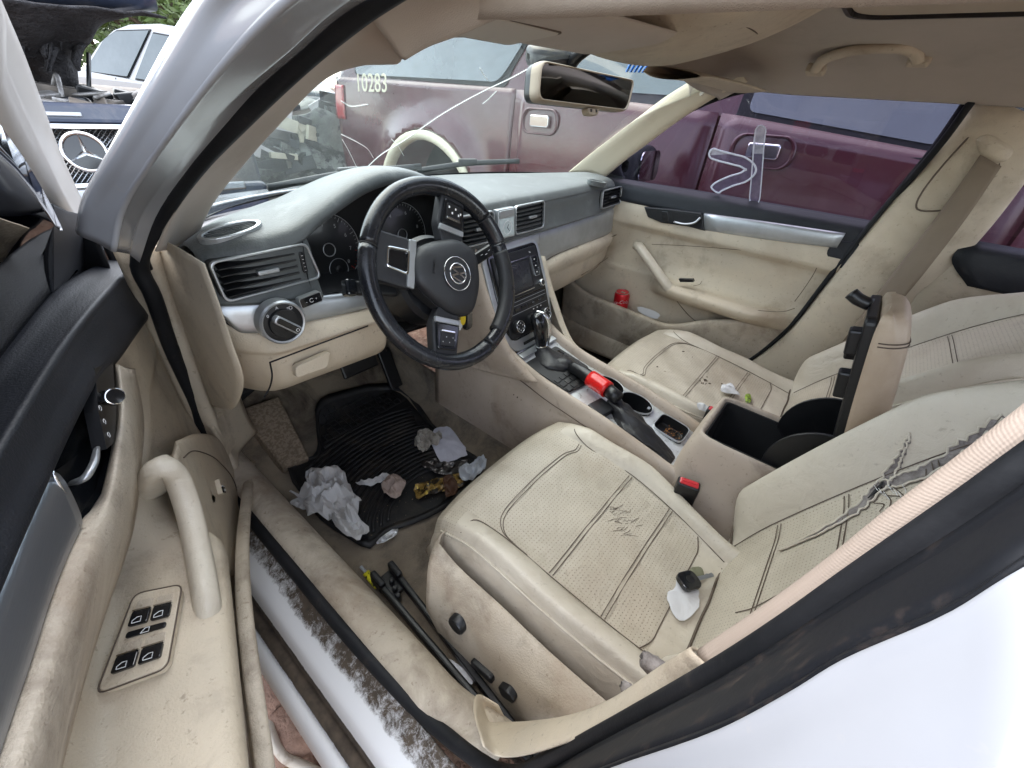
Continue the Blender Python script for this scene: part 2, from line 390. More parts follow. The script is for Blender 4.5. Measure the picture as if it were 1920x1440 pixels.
# --- beige scuff trim over the inner sill, running into the pillar foot
tr_l = [(470, 905), (500, 985), (585, 1085), (657, 1170), (773, 1277), (860, 1362), (907, 1402)]
tr_r = [(462, 870), (540, 945), (610, 1015), (680, 1093), (770, 1180), (833, 1233), (895, 1300)]
A = [P(a, b, z=.405) for a, b in tr_l]; B = [P(a, b, z=.392) for a, b in tr_r]
rows = []
for q, w in zip(A, B):
    q = (min(-.725, q[0]) if 0 else -.728, q[1], .40); w = (-.640, w[1], .388)
    yy = (q[1] + w[1]) / 2
    rows.append([(-.788, yy, .375), (-.781, yy, .400), (-.768, yy, .410), (-.742, yy, .408), (-.722, yy, .396), (-.708, yy, .37), (-.695, yy, .26)])
rows = [[(x, .70, z) for x, y, z in rows[0]]] + rows; rows = [r for r in rows if r[0][1] > -.40]; rows += [[(x + .008, -.425, z - .003) for x, y, z in rows[0]], [(x + .016, -.455, z - .006) for x, y, z in rows[0]], [(x + .026, -.50, z - .016) for x, y, z in rows[0]]]
patch('sill_trim', rows, m_trimdirty, car, nu=4, nv=4, t=.003)
# --- floor
floor = patch('floor_carpet', [[(-.70, y, z), (-.45, y, z), (-.30, y, z), (-.17, y, z + .02), (-.135, y, max(z + .16, .44))] for y, z in ((-1.7, .27), (-1, .27), (-.5, .272), (0, .27), (.35, .275), (.5, .30), (.65, .42), (.8, .58))], m_carpet, car, nu=4, nv=4, t=.01)
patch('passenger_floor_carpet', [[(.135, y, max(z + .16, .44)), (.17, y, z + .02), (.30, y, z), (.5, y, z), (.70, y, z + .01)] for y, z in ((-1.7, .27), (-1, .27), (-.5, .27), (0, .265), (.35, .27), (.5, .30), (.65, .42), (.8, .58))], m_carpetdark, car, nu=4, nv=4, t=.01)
# firewall and tunnel insulation behind the dash, seen only as darkness
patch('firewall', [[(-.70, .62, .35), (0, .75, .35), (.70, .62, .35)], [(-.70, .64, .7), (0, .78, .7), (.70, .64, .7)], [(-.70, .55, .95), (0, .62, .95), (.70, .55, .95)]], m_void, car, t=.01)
# carpet heel pad and foot rest
m_foot = M('foot_rest_grain', (.30, .235, .17), .85, bump=1, bscale=160, var=(.2, .15, .1), vscale=120, vlo=.45, vhi=.55, dirt=(.10, .07, .05), dscale=5, dlo=.5, dhi=.75)
fq = [P(448, 768, z=.41), P(522, 742, z=.41), P(580, 858, z=.312), P(530, 878, z=.312)]
bev(pyd('foot_rest', fq + [(p[0], p[1] + .02, p[2] - .05) for p in fq], [(0, 1, 2, 3), (7, 6, 5, 4), (0, 4, 5, 1), (1, 5, 6, 2), (2, 6, 7, 3), (3, 7, 4, 0)], m_foot, car, False), .006, 2)
# --- kick panel: beige foot of the front pillar, driver side
rows = [[P(440, 560, x=-.752), P(330, 480, x=-.72), (-.70, .47, .95)],
        [(-.752, .36, .78), (-.725, .40, .78), (-.69, .48, .78)],
        [(-.752, .38, .60), (-.735, .42, .60), (-.66, .50, .60)],
        [(-.752, .39, .47), (-.735, .42, .46), (-.655, .50, .44)],
        [(-.752, .37, .405), (-.72, .44, .40), (-.64, .52, .38)]]
rows[0][0] = (-.752, .34, .97); rows[0][1] = (-.728, .36, .97)
rows = [[(-.788, r[0][1] + .03, r[0][2])] + r for r in rows]
patch('kick_panel', rows, m_trim, car, nu=6, nv=6, t=.003)
prism('kick_panel_cover', rpoly([(-.03, -.05), (.025, -.05), (.03, .05), (-.03, .05)], .01), frame3((-.742, .405, .50), (.6, .75, 0), (-.05, 0, 1)), -.004, .006, m_trim, car, .003)

# ---------------------------------------------------------------- door opening: seal, painted jamb, pillar trim
def PL(px, py, off): return plane(px, py, (1, 0, -.4), off)      # leaning side plane x - .4 z = off
seal_a = [PL(262, 500, -1.155), PL(300, 405, -1.155), PL(365, 310, -1.155), PL(440, 228, -1.155), PL(560, 108, -1.155), PL(650, 30, -1.155), PL(700, -8, -1.155), PL(800, -70, -1.15), PL(950, -130, -1.145)]
ax = np.array(seal_a)
sealpath = [(-.790, .0, .395), (-.790, .2, .395), (-.788, .34, .40), (-.784, .405, .46), (-.768, .40, .60), (-.772, .36, .78), (-.772, .315, .90)] + [tuple(q) for q in ax]
front_seal = cr(sealpath, 5)
def beadseal(name, path, r, dx, mat=m_rubber):
    return tube(name, [(p[0] + dx, p[1], p[2]) for p in path], r, mat, car, n=8, seg=1)
beadseal('door_seal_lip', [(p[0] + .010, p[1] + .004, p[2] + .012) for p in front_seal if p[2] > .93], .009, 0)
# rear half of the seal: along the sill and up the centre pillar
bp = [(1080, 1400), (1160, 1358), (1360, 1250), (1480, 1176), (1587, 1104), (1700, 1030), (1800, 965), (1920, 885)]
BPX = [-.744, -.738, -.730, -.724, -.717, -.713, -.708, -.704]
bpil = [P(a, b, x=x) for (a, b), x in zip(bp, BPX)]
rear_path = [(-.790, .0, .395), (-.790, -.15, .395), (-.785, -.30, .395), (-.778, -.40, .40), P(915, 1437, x=-.770), P(965, 1450, x=-.762), P(1020, 1428, x=-.752)] + bpil + [(-.66, -.72, 1.24), (-.64, -.72, 1.29)]
rs = cr(rear_path, 5)
loop_ = np.concatenate([rs[::-1], front_seal[1:]]); zz = np.array([.009, .008, .0075, .0075, .009, .012, .013]); nr = len(rs); nf = len(front_seal) - 1
q_ = loop_; rad_ = list(np.interp(np.arange(nr), np.linspace(0, nr - 1, 7), zz)) + [.013] * nf; tube('door_seal', q_, .011, m_rubber, car, n=10, seg=1, radii=rad_)
# white front pillar skin (outer contour, ridge, groove, flange)
o0 = [(150, 440), (160, 385), (205, 305), (250, 228), (300, 140), (345, 60), (395, -10), (470, -90)]
o1 = [(185, 455), (195, 392), (240, 312), (285, 240), (338, 160), (392, 80), (445, 0), (530, -80)]
o2 = [(212, 470), (226, 400), (280, 305), (330, 235), (390, 155), (455, 80), (530, 8), (620, -60)]
o3 = [(240, 475), (258, 410), (318, 318), (380, 240), (450, 165), (530, 95), (600, 30), (690, -40)]
o4 = [(258, 490), (288, 405), (350, 312), (420, 228), (480, 160), (560, 88), (640, 18), (720, -30)]
rows = [[PL(a, b, -1.255) for a, b in o0]]
rows.insert(0, [(p[0] + .03, p[1] + .12, p[2] - .01) for p in rows[0]])
R1, R2, R3, R4 = [PL(a, b, -1.243) for a, b in o1], [PL(a, b, -1.232) for a, b in o2], [PL(a, b, -1.192) for a, b in o3], [PL(a, b, -1.168) for a, b in o4]
mixr = lambda A, B, t: [tuple(np.array(p) * (1 - t) + np.array(q) * t) for p, q in zip(A, B)]
rows += [R1, mixr(R1, R2, .85), R2, mixr(R2, R3, .10), mixr(R2, R3, .82), R3, mixr(R3, R4, .2), mixr(R3, R4, .8), R4]
patch('front_pillar', rows, m_white, car, nu=5, nv=5, t=.003)
# lower jamb, a white part coloured black to stand for the dark door gap, between the pillar skin and the sill, behind the hinge side of the door
patch('front_jamb', [[(-.86, .56, .98), (-.83, .52, .985), (-.79, .44, .97)], [(-.86, .60, .70), (-.83, .56, .70), (-.80, .50, .70)], [(-.86, .60, .42), (-.83, .56, .40), (-.80, .52, .40)], [(-.86, .60, .28), (-.83, .56, .30), (-.80, .52, .36)]], m_rubber, car, t=.003)
patch('front_fender', [[(-.85, .52, .96), (-.86, .60, .91), (-.86, .8, .86), (-.84, 1.5, .72)], [(-.88, .54, .60), (-.92, .62, .60), (-.93, .8, .58), (-.92, 1.5, .56)], [(-.87, .54, .25), (-.90, .62, .24), (-.91, .8, .24), (-.90, 1.5, .3)]], m_white, car, t=.003)
# beige cloth-covered pillar trim, driver side: from the seal to the windscreen edge
t0 = [(290, 470), (318, 405), (375, 318), (452, 232), (575, 112), (665, 32), (715, -5)]
t1 = [(325, 462), (345, 405), (410, 315), (490, 228), (612, 108), (690, 45), (735, 10)]
t2 = [(365, 443), (392, 385), (455, 303), (522, 228), (640, 112), (705, 118), (757, 104)]
t2[4] = (612, 140); t2[5] = (700, 108); t1[5] = (680, 62); t0[5] = (662, 36)
rows = [[PL(a, b, -1.148) for a, b in t0], [PL(a, b, -1.10) for a, b in t1], [PL(a, b, -1.065) for a, b in t2]]
rows.append([(p[0] + .012, p[1] + .05, p[2] - .005) for p in rows[2]])
patch('front_pillar_trim', rows, m_cloth, car, nu=6, nv=5, t=.003)
# roof rail trim above the driver opening
r0 = [(700, 8), (790, -55), (960, -120), (1150, -160)]
r1 = [(735, 55), (800, 10), (900, -40), (1060, -110)]
r2 = [(757, 107), (800, 82), (853, 62), (920, 33), (1000, -2), (1100, -45)]
r0 = [(690, 25), (745, -20), (800, -50), (880, -85), (960, -120), (1080, -150)]
r1 = [(722, 65), (775, 28), (828, 0), (900, -30), (980, -60), (1090, -100)]
rows = [[PL(a, b, -1.146) for a, b in r0], [PL(a, b, -1.10) for a, b in r1], [PL(a, b, -1.065) for a, b in r2]]
rows.append([(p[0] + .03, p[1] + .01, p[2] + .03) for p in rows[2]])
rows = [[tuple(p) for p in r] + [(r[-1][0] + .02, -.9, r[-1][2] + .015), (r[-1][0] + .03, -1.5, r[-1][2])] for r in rows]
patch('roof_rail_trim', rows, m_cloth, car, nu=5, nv=4, t=.003)

# centre pillar, driver side (close to the lens): woven strip, black jamb rubber, white paint
def weave():
    m = M('woven_beige_strip', (.42, .34, .28), .85, dirt=(.28, .2, .16), dscale=10, dlo=.6, dhi=.85, damt=.5)
    nt = m.node_tree; N = nt.nodes; L = nt.links
    tc = N.new('ShaderNodeTexCoord'); w = N.new('ShaderNodeTexWave'); w.bands_direction = 'Y'; w.inputs['Scale'].default_value = 150; w.inputs['Distortion'].default_value = .3
    w2 = N.new('ShaderNodeTexWave'); w2.bands_direction = 'X'; w2.inputs['Scale'].default_value = 160
    L.new(tc.outputs['UV'], w.inputs[0]); L.new(tc.outputs['UV'], w2.inputs[0])
    a = N.new('ShaderNodeMath'); a.operation = 'ADD'; L.new(w.outputs['Fac'], a.inputs[0]); L.new(w2.outputs['Fac'], a.inputs[1])
    bn = N.new('ShaderNodeBump'); bn.inputs['Strength'].default_value = .25; bn.inputs['Distance'].default_value = .0005; L.new(a.outputs[0], bn.inputs['Height'])
    L.new(bn.outputs[0], N['Principled BSDF'].inputs['Normal']); return m
m_weave = weave()
up = [(1312, 1222), (1420, 1150), (1545, 1060), (1667, 962), (1790, 870), (1920, 770), (2060, 660)]
lo = [(1345, 1262), (1440, 1190), (1575, 1092), (1715, 982), (1830, 897), (1920, 830), (2080, 705)]
UX = [-.700, -.694, -.688, -.682, -.676, -.671, -.66]; LX = [-.715, -.709, -.702, -.696, -.690, -.686, -.675]
U = [P(a, b, x=x) for (a, b), x in zip(up, UX)]; Lw = [P(a, b, x=x) for (a, b), x in zip(lo, LX)]
mid = [((p[0] + q[0]) / 2 - .002, (p[1] + q[1]) / 2 + .003, (p[2] + q[2]) / 2) for p, q in zip(U, Lw)]
patch('centre_pillar_trim', [[(p[0] + .02, p[1] - .02, p[2]) for p in U], U, mid, Lw], m_weave, car, nu=6, nv=3, t=.002)
# lower foot of the pillar trim
lowa = [(900, 1302), (930, 1352), (960, 1357), (1080, 1347), (1160, 1322), (1255, 1262), (1312, 1222)]
lowb = [(905, 1400), (930, 1418), (965, 1420), (1080, 1388), (1180, 1345), (1280, 1290), (1345, 1262)]
XA = [-.704, -.700, -.698, -.690, -.688, -.694, -.700]; XB = [-.782, -.774, -.764, -.744, -.732, -.722, -.715]
U = [P(a, b, x=x) for (a, b), x in zip(lowa, XA)]; Lw = [P(a, b, x=x) for (a, b), x in zip(lowb, XB)]
mid = [((p[0] + q[0]) / 2 - .004, (p[1] + q[1]) / 2 + .012, (p[2] + q[2]) / 2 + .006) for p, q in zip(U, Lw)]
patch('centre_pillar_foot_trim', [[(p[0] + .012, p[1] - .03, p[2] - .01) for p in U], U, mid, Lw], m_trim, car, nu=6, nv=4, t=.002)
# black jamb rubber between seal and paint
j0 = [(960, 1475), (1060, 1430), (1160, 1378), (1360, 1274), (1480, 1200), (1587, 1130), (1800, 1000), (1920, 920), (2060, 820)]
j2 = [(960, 1560), (1060, 1480), (1160, 1438), (1360, 1368), (1490, 1300), (1590, 1240), (1800, 1148), (1920, 1070), (2060, 985)]
X0 = [-.757, -.752, -.748, -.742, -.735, -.727, -.720, -.714, -.70]; X2 = [-.806, -.804, -.801, -.796, -.790, -.785, -.781, -.776, -.765]
J0 = [P(a, b, x=x) for (a, b), x in zip(j0, X0)]; J2 = [P(a, b, x=x) for (a, b), x in zip(j2, X2)]
def mixrow(t, push): return [tuple(np.array(p) * (1 - t) + np.array(q) * t + np.array((-push * .6, push * .5, 0))) for p, q in zip(J0, J2)]
m_jamb = M('worn_black_jamb', (.006, .007, .010), .6, spec=.25, var=(.010, .011, .014), vscale=10, dirt=(.06, .045, .038), dscale=30, dlo=.56, dhi=.72, damt=.75, bump=.2, bscale=150)
patch('centre_pillar_jamb', [J0, mixrow(.2, -.004), mixrow(.28, .002), mixrow(.6, .003), mixrow(.85, .001), mixrow(.9, -.003), J2], m_jamb, car, nu=5, nv=3, t=.002)
# white rear door edge / pillar paint
k2 = [(p[0] - .005, p[1] - .003, p[2] - .003) for p in J2]
k3 = [(p[0] - .022, p[1] - .008, p[2] - .018) for p in J2]
k4 = [(p[0] - .055, p[1] - .025, p[2] - .07) for p in J2]
k5 = [(p[0] - .080, p[1] - .06, p[2] - .15) for p in J2]
k6 = [(p[0] - .095, p[1] - .4, p[2] - .30) for p in J2]
patch('rear_door', [J2, k2, k3, k4, k5, k6], m_white, car, nu=5, nv=4, t=.003)

# ---------------------------------------------------------------- roof
def roofz(x, y): return 1.402 - .16 * (x / .6) ** 2 * .45 - .03 * max(0, (y + .25) / .2) ** 2
rows = []
for y in (-.10, -.18, -.32, -.5, -.8, -1.2, -1.7):
    rows.append([(-.56, y, 1.285), (-.50, y, 1.335), (-.3, y, roofz(-.3, y)), (0, y, roofz(0, y) + .008), (.3, y, roofz(.3, y)), (.50, y, 1.335), (.575, y, 1.30), (.61, y, 1.285)])
rows[0] = [(x, y - .03 * (abs(x) > .5), 1.315 - .05 * (abs(x) / .6) ** 2) for x, y, z in rows[0]]
m_head = m_cloth
patch('headlining', rows, m_head, car, nu=5, nv=5, t=.02, off=-1)
# painted roof skin above
patch('roof', [[(-.62, y, z - .07), (-.50, y, z - .005), (0, y, z + .02), (.50, y, z - .005), (.62, y, z - .07)] for y, z in ((-.12, 1.365), (-.4, 1.44), (-.9, 1.465), (-1.6, 1.43))], m_white, car, t=.004, off=1)
# sunroof shade and its dark frame
F = frame3((0, 0, 0), (1, 0, 0), (0, 1, 0))
zs = lambda x, y: roofz(x, y) - .004
SR = rrect(-.28, .225, -1.0, -.435, .05, 5)
ring('sunroof_frame', SR, [(a * .975 - .0008, (b + .71) * .975 - .71) for a, b in SR], frame3((0, 0, 1.388), (1, 0, 0), (0, 1, 0)), -.004, .012, m_black, car)
m_shade = M('sunroof_shade_cloth', (.46, .39, .31), .9, bump=.5, bscale=900)
prism('sunroof_shade', [(a * .97, (b + .71) * .97 - .71) for a, b in SR], frame3((0, 0, 1.389), (1, 0, 0), (0, 1, 0)), 0, .01, m_shade, car, .004)
# passenger roof rail (above the side window) and front pillar trim
railp = [(1345, 185), (1420, 172), (1500, 167), (1600, 164), (1720, 168), (1822, 186)]
base = [P(a, b, x=.625) for a, b in railp]
base = [(.568, -.06, 1.262)] + base + [(.62, -.9, 1.29), (.62, -1.7, 1.25)]
patch('passenger_roof_rail_trim', [[(p[0] + .03, p[1], p[2] + .012) for p in base], base, [(p[0] - .03, p[1], p[2] + .022) for p in base], [(p[0] - .09, p[1], p[2] + .058) for p in base], [(p[0] - .16, p[1], p[2] + .09) for p in base]], m_cloth, car, nu=5, nv=4, t=.003)
def PR(px, py, off=1.07): return plane(px, py, (1, 0, .4), off)
e0 = [PR(a, b, 1.06) for a, b in [(1078, 322), (1115, 292), (1160, 258), (1215, 217), (1265, 180), (1310, 152), (1345, 130)]]
e1 = [PR(a, b, 1.085) for a, b in [(1128, 333), (1165, 302), (1210, 268), (1258, 232), (1305, 200), (1352, 172), (1400, 150)]]
em = [((p[0] + q[0]) / 2 - .008, (p[1] + q[1]) / 2 - .012, (p[2] + q[2]) / 2 + .012) for p, q in zip(e0, e1)]
m_pil = M('pale_pillar_trim', (.60, .53, .41), .6, bump=.3, bscale=600, dirt=(.35, .28, .2), dscale=9, dlo=.58, dhi=.8, damt=.5)
pt = patch('passenger_front_pillar_trim', [[(p[0] + .004, p[1] + .03, p[2] - .004) for p in e0], e0, em, e1, [(p[0] + .03, p[1] + .004, p[2]) for p in e1]], m_pil, car, nu=6, nv=5, t=.003)
q = Vector(PR(1322, 172, 1.05)); F = frame3(q, Vector(PR(1333, 164, 1.05)) - q, (0, .3, 1))
prism('airbag_tag', rrect(-.014, .014, -.004, .004, .002), F, -.004, .006, m_plain, pt, .001)

# ---------------------------------------------------------------- windscreen
wb = [(-.70, .36, .985), (-.55, .50, .985), (-.3, .60, .985), (0, .635, .985), (.3, .60, .985), (.55, .50, .985), (.70, .36, .985)]
wt = [(-.555, -.10, 1.285), (-.42, -.075, 1.31), (-.22, -.058, 1.33), (0, -.05, 1.335), (.22, -.058, 1.33), (.42, -.075, 1.31), (.555, -.10, 1.285)]
wm = [((a[0] + b[0]) / 2, (a[1] + b[1]) / 2 + .02, (a[2] + b[2]) / 2 + .022) for a, b in zip(wb, wt)]
m_wind = glass('windscreen_glass', (.86, .93, .89), 1.0, .075, 30, (.62, .68, .64))
screen = patch('windscreen', [wb, wm, wt], m_wind, car, nu=6, nv=8)
# black printed border along the base
fr1 = [(x, y - .03 + .0 * x, z + .02) for x, y, z in wb]
patch('windscreen_border', [[(x, y + .012, z - .004) for x, y, z in wb], [(x * .985, y - .022, z + .008) for x, y, z in wb]], m_rubber, car, nu=6, nv=2, t=.002)
_S = np.array([list(cr(r, 40)) for r in (wb, wm, wt)]); _S = np.stack([cr(_S[:, j], 40) for j in range(_S.shape[1])], axis=1).reshape(-1, 3)
_C = (_S - CAM) @ ROT.T; _U = np.stack([960 + FPX * _C[:, 0] / _C[:, 2], 720 + FPX * _C[:, 1] / _C[:, 2]], 1)
def onscreen(px, py):
    """foot of a sight line on the windscreen"""
    d = ((_U - (px, py)) ** 2).sum(1); k = np.argsort(d)[:4]; w = 1 / (d[k] + .05); w /= w.sum()
    t = float((w * np.linalg.norm(_S[k] - CAM, axis=1)).sum()); r = ray(px, py); return tuple(CAM + r / np.linalg.norm(r) * (t - .004))
m_crack = M('crack_white', (.85, .88, .85), .4)
m_blue = M('blue_paint_marker', (.03, .22, .75), .6)
crk = [(686, 316), (715, 290), (760, 262), (830, 214), (905, 172), (960, 146), (1000, 124)]
tube('windscreen_crack', [Vector(onscreen(a, b)) for a, b in crk], .0011, m_crack, screen, n=5, seg=6)
for k, pts in enumerate(([(700, 296), (690, 280), (672, 268), (640, 252)], [(735, 262), (745, 272), (757, 292)], [(905, 195), (915, 187), (922, 180), (931, 171)], [(640, 190), (660, 200), (690, 196)], [(642, 262), (655, 285), (668, 312)], [(900, 128), (908, 142), (914, 150)])):
    tube('windscreen_crack', [onscreen(a, b) for a, b in pts], .0008, m_crack, screen, n=4, seg=4)
for k in range(10):
    x = 1178 + k * 7.5; y = 130 - abs(k - 5) * 1.2
    tube('marker_stroke', [onscreen(x + 14, y - 16 + k % 3), onscreen(x + 5, y - 4), onscreen(x - 3, y + 11 - k)], .0034, m_blue, screen, n=5, seg=2, flat=.25)
# cowl, wipers, bonnet seen through the screen
m_cowl = m_black
patch('cowl', [[(x, y + .01, z - .018) for x, y, z in wb], [(x * 1.05, y + .18, z - .06) for x, y, z in wb]], m_black, car, nu=4, nv=3, t=.004)
patch('bonnet', [[(-.78, .64, .90), (-.45, .80, .935), (0, .86, .94), (.45, .80, .935), (.78, .64, .90)], [(-.80, 1.0, .86), (-.45, 1.05, .90), (0, 1.08, .905), (.45, 1.05, .90), (.80, 1.0, .86)], [(-.76, 1.6, .72), (-.45, 1.7, .74), (0, 1.75, .75), (.45, 1.7, .74), (.76, 1.6, .72)]], m_white, car, nu=5, nv=5, t=.004)
for pts in ([(-.40, .615, .995), (-.15, .63, 1.012), (.10, .60, 1.02)], [(.12, .645, 1.0), (.32, .60, 1.018), (.50, .50, 1.03)]):
    w = tube('wiper', [(x, y + .012, z) for x, y, z in pts], .006, m_black, car, n=6, seg=5, flat=1.6)
    F = frame3((pts[1][0], pts[1][1] + .01, pts[1][2] + .008), (pts[2][0] - pts[0][0], pts[2][1] - pts[0][1], 0), (0, 0, 1)); box('wiper_clip', F, .07, .016, .018, m_black, w, .004)
# ================================================================ dashboard
def yc(x): return .14 + .026 * (abs(x) / .635) ** 2 + (.9 * (abs(x) - .635) ** 1.5 if abs(x) > .635 else 0)
def hump(x):
    t = (x + .35) / .235
    return math.cos(t * math.pi / 2) ** 1.3 if abs(t) < 1 else 0
def yw(x): return .615 - .27 * (abs(x) / .68) ** 2.2
xs = [-.715, -.69, -.64, -.60, -.56, -.52, -.47, -.42, -.36, -.30, -.25, -.20, -.15, -.10, 0, .12, .25, .40, .52, .62, .69, .715]
dash = part('dashboard', car)
rows = []
for x in xs:
    h = hump(x); y0 = yc(x); y1 = yw(x) ; e = max(0, (abs(x) - .60) / .115); ez = .022 * e ** 2
    rim = .998 + .088 * h - ez
    yr = y0 + .012 - .004 * h
    rows.append([(x, y1 + .02, .965 - ez), (x, y1, .987 - ez), (x, y1 * .75 + yr * .25, 1.004 + .018 * h - ez), (x, y1 * .45 + yr * .55, 1.017 + .052 * h - ez), (x, y1 * .2 + yr * .8, 1.014 + .080 * h - ez), (x, yr + .006, 1.006 + .089 * h - ez), (x, yr - .004, rim - .004), (x, yr - (.003 if h > .12 else .008), rim - .014)])
patch('top_pad', rows, m_dash, dash, nu=4, nv=4, t=.004)
# face of the pad, left of the dials and right of them, with the overhanging lower lip
def zlip(x): return .905 if x > -.12 else np.interp(x, [-.72, -.58, -.45, -.12], [.908, .893, .872, .885])
def face(name, xl):
    rws = []
    for x in xl:
        e = max(0, (abs(x) - .60) / .115); ez = .022 * e ** 2; y0 = yc(x); zr = .998 + .088 * hump(x) * (0 if name != 'x' else 1) - ez; zl = zlip(x)
        rws.append([(x, y0 + .012, zr - .002), (x, y0 + .004, zr - .018), (x, y0 + .002, (zr + zl) / 2), (x, y0 - .006, zl + .012), (x, y0 - .010, zl + .002), (x, y0 - .004, zl - .004), (x, y0 + .03, zl - .002)])
    return patch(name, rws, m_dash, dash, nu=4, nv=4, t=.003)
face('face_pad', [-.722, -.70, -.66, -.60, -.565, -.548])
face('face_pad', [-.165, -.15, -.05, .05, .15, .25, .38, .50, .60, .67, .70, .722])
# binnacle: bowl between rim and dials
rim = []
for k in range(15):
    x = -.556 + k * (.398 / 14); rim.append((x, yc(x) + .008, .992 + .088 * hump(x)))
low = [(p[0], .155, zlip(p[0]) + .004) for p in rim]
cx, cz = -.357, .955
def shrink(p, s, y): return (cx + (p[0] - cx) * s, y, cz + (p[2] - cz) * s * .96)
loop = rim + [(-.150, .155, .95), (-.16, .155, .89)] + low[::-1] + [(-.565, .155, .905), (-.566, .155, .955)]
patch('dial_cowl', [loop + [loop[0]], [shrink(p, .97, .20) for p in loop + [loop[0]]], [shrink(p, .90, .262) for p in loop + [loop[0]]], [shrink(p, .3, .272) for p in loop + [loop[0]]], [shrink(p, .0, .273) for p in loop + [loop[0]]]], m_void, dash, nu=2, nv=4)
# dials
m_dial = M('dial_face', (.010, .011, .012), .35, coat=.2)
m_tick = M('dial_marks', (.35, .36, .36), .6)
m_red = M('red_print', (.5, .03, .02), .6)
dials = part('instrument_dials', car)
for (x0, z0, r, nums) in ((-.462, .935, .073, '12345678'), (-.268, .935, .073, '24681')):
    F = frame3((x0, .262, z0), (1, 0, 0), (0, .14, 1))
    lathe('dial', [(r, 0), (r, .003), (r * .96, .0035), (0.001, .0035)], F, m_dial, dials, 40)
    tube('dial_ring', [loc3(F, r * math.cos(a), r * math.sin(a), .004) for a in np.linspace(0, 2 * math.pi, 48, endpoint=False)], .0008, m_silver, dials, n=5, seg=1, closed=True)
    for k in range(41):
        a = math.radians(225 - k * 6.75); big = k % 5 == 0
        stroke('dial_mark', [(math.cos(a) * r * (.84 if big else .9), math.sin(a) * r * (.84 if big else .9)), (math.cos(a) * r * .96, math.sin(a) * r * .96)], (F[0] + F[3] * .0036, F[1], F[2], F[3]), .0011 if big else .0006, m_red if k > 34 else m_tick, dials, seg=1)
    for k, ch in enumerate(nums):
        a = math.radians(225 - (k + 1) * 270 / len(nums) * .98)
        words('dial_numeral', ch, (F[0] + F[1] * math.cos(a) * r * .70 + F[2] * math.sin(a) * r * .70 + F[3] * .0036, F[1], F[2], F[3]), .011, m_tick, dials)
    tube('dial_ring', [loc3(F, .0135 * math.cos(a), .0135 * math.sin(a), .006) for a in np.linspace(0, 2 * math.pi, 24, endpoint=False)], .0012, m_silver, dials, n=5, seg=1, closed=True)
    tube('dial_ring', [loc3(F, .012 + .022 * math.cos(a), -.043 + .022 * math.sin(a), .005) for a in np.linspace(0, 2 * math.pi, 30, endpoint=False)], .0007, m_silver, dials, n=5, seg=1, closed=True)
    lathe('dial_hub', [(.0075, 0), (.0075, .008), (.004, .010)], (F[0] + F[1] * .012 - F[2] * .043, F[1], F[2], F[3]), m_black, dials, 16)
# --- silver inlay, driver part and passenger part
def band(name, xl, zt, zb, dy0, dy1, mat, bow=.004, par=dash):
    rws = []
    for x in xl:
        a, b = zt(x), zb(x); y0 = yc(x)
        rws.append([(x, y0 + .02, a + .002), (x, y0 + dy0, a), (x, y0 + (dy0 + dy1) / 2 - bow, (a + b) / 2), (x, y0 + dy1, b), (x, y0 + dy1 + .02, b - .002)])
    return patch(name, rws, mat, par, nu=4, nv=4, t=.003)
zb_l = lambda x: np.interp(x, [-.722, -.712, -.70, -.665, -.60, -.45], [.900, .882, .856, .845, .848, .838])
band('silver_inlay', [-.722, -.712, -.70, -.68, -.64, -.58, -.52, -.44], lambda x: zlip(x) - .001, zb_l, -.004, -.012, m_silver)
zb_r = lambda x: np.interp(x, [.10, .2, .3, .5, .72], [.79, .815, .820, .817, .812])
band('silver_inlay', [.125, .15, .2, .3, .45, .58, .66, .70, .722], lambda x: zlip(x) - .003, zb_r, -.004, -.014, m_silver)
band('silver_inlay', [-.16, -.12, 0, .12, .14], lambda x: zlip(x) - .003, lambda x: .865, -.004, -.012, m_silver)
# --- beige lower dash, driver knee panel
kx = [-.728, -.70, -.66, -.60, -.53, -.47, -.43]
rws = []
for x in kx:
    y0 = yc(x); zt = zb_l(x) - .001; e = max(0, (-x - .66) / .07)
    rws.append([(x, y0 - .010 + .02 * e, zt), (x, y0 - .020 + .03 * e, zt - .012), (x, y0 - .030 + .05 * e, .812), (x, y0 - .024 + .06 * e, .802), (x, y0 - .022 + .07 * e, .775), (x, y0 - .012 + .10 * e, .735), (x, y0 + .03 + .16 * e, .695 - .03 * e), (x, y0 + .10 + .2 * e, .665 - .05 * e), (x, y0 + .22 + .15 * e, .66 - .06 * e)])
knee = patch('knee_panel', rws, m_trim, dash, nu=4, nv=4, t=.004)
# storage drawer outline and pull in the knee panel
def knpt(px, py, y=.125): return P(px, py, y=y)
for pts in ([(505, 680), (590, 648), (690, 611)], [(506, 680), (510, 705), (505, 728), (495, 745)], [(432, 692), (500, 672), (690, 603)][:0]):
    if pts: tube('panel_gap', [knpt(a, b, .118) for a, b in pts], .0016, m_void, dash, n=5, seg=5)
F = frame3(knpt(583, 685, .1205), (1, 0, 0), (0, .14, 1))
prism('drawer_pull', rpoly([(-.035, -.013), (.03, -.016), (.045, .014), (-.03, .010)], .008), F, -.012, .0035, m_trim, dash, .004, 3)
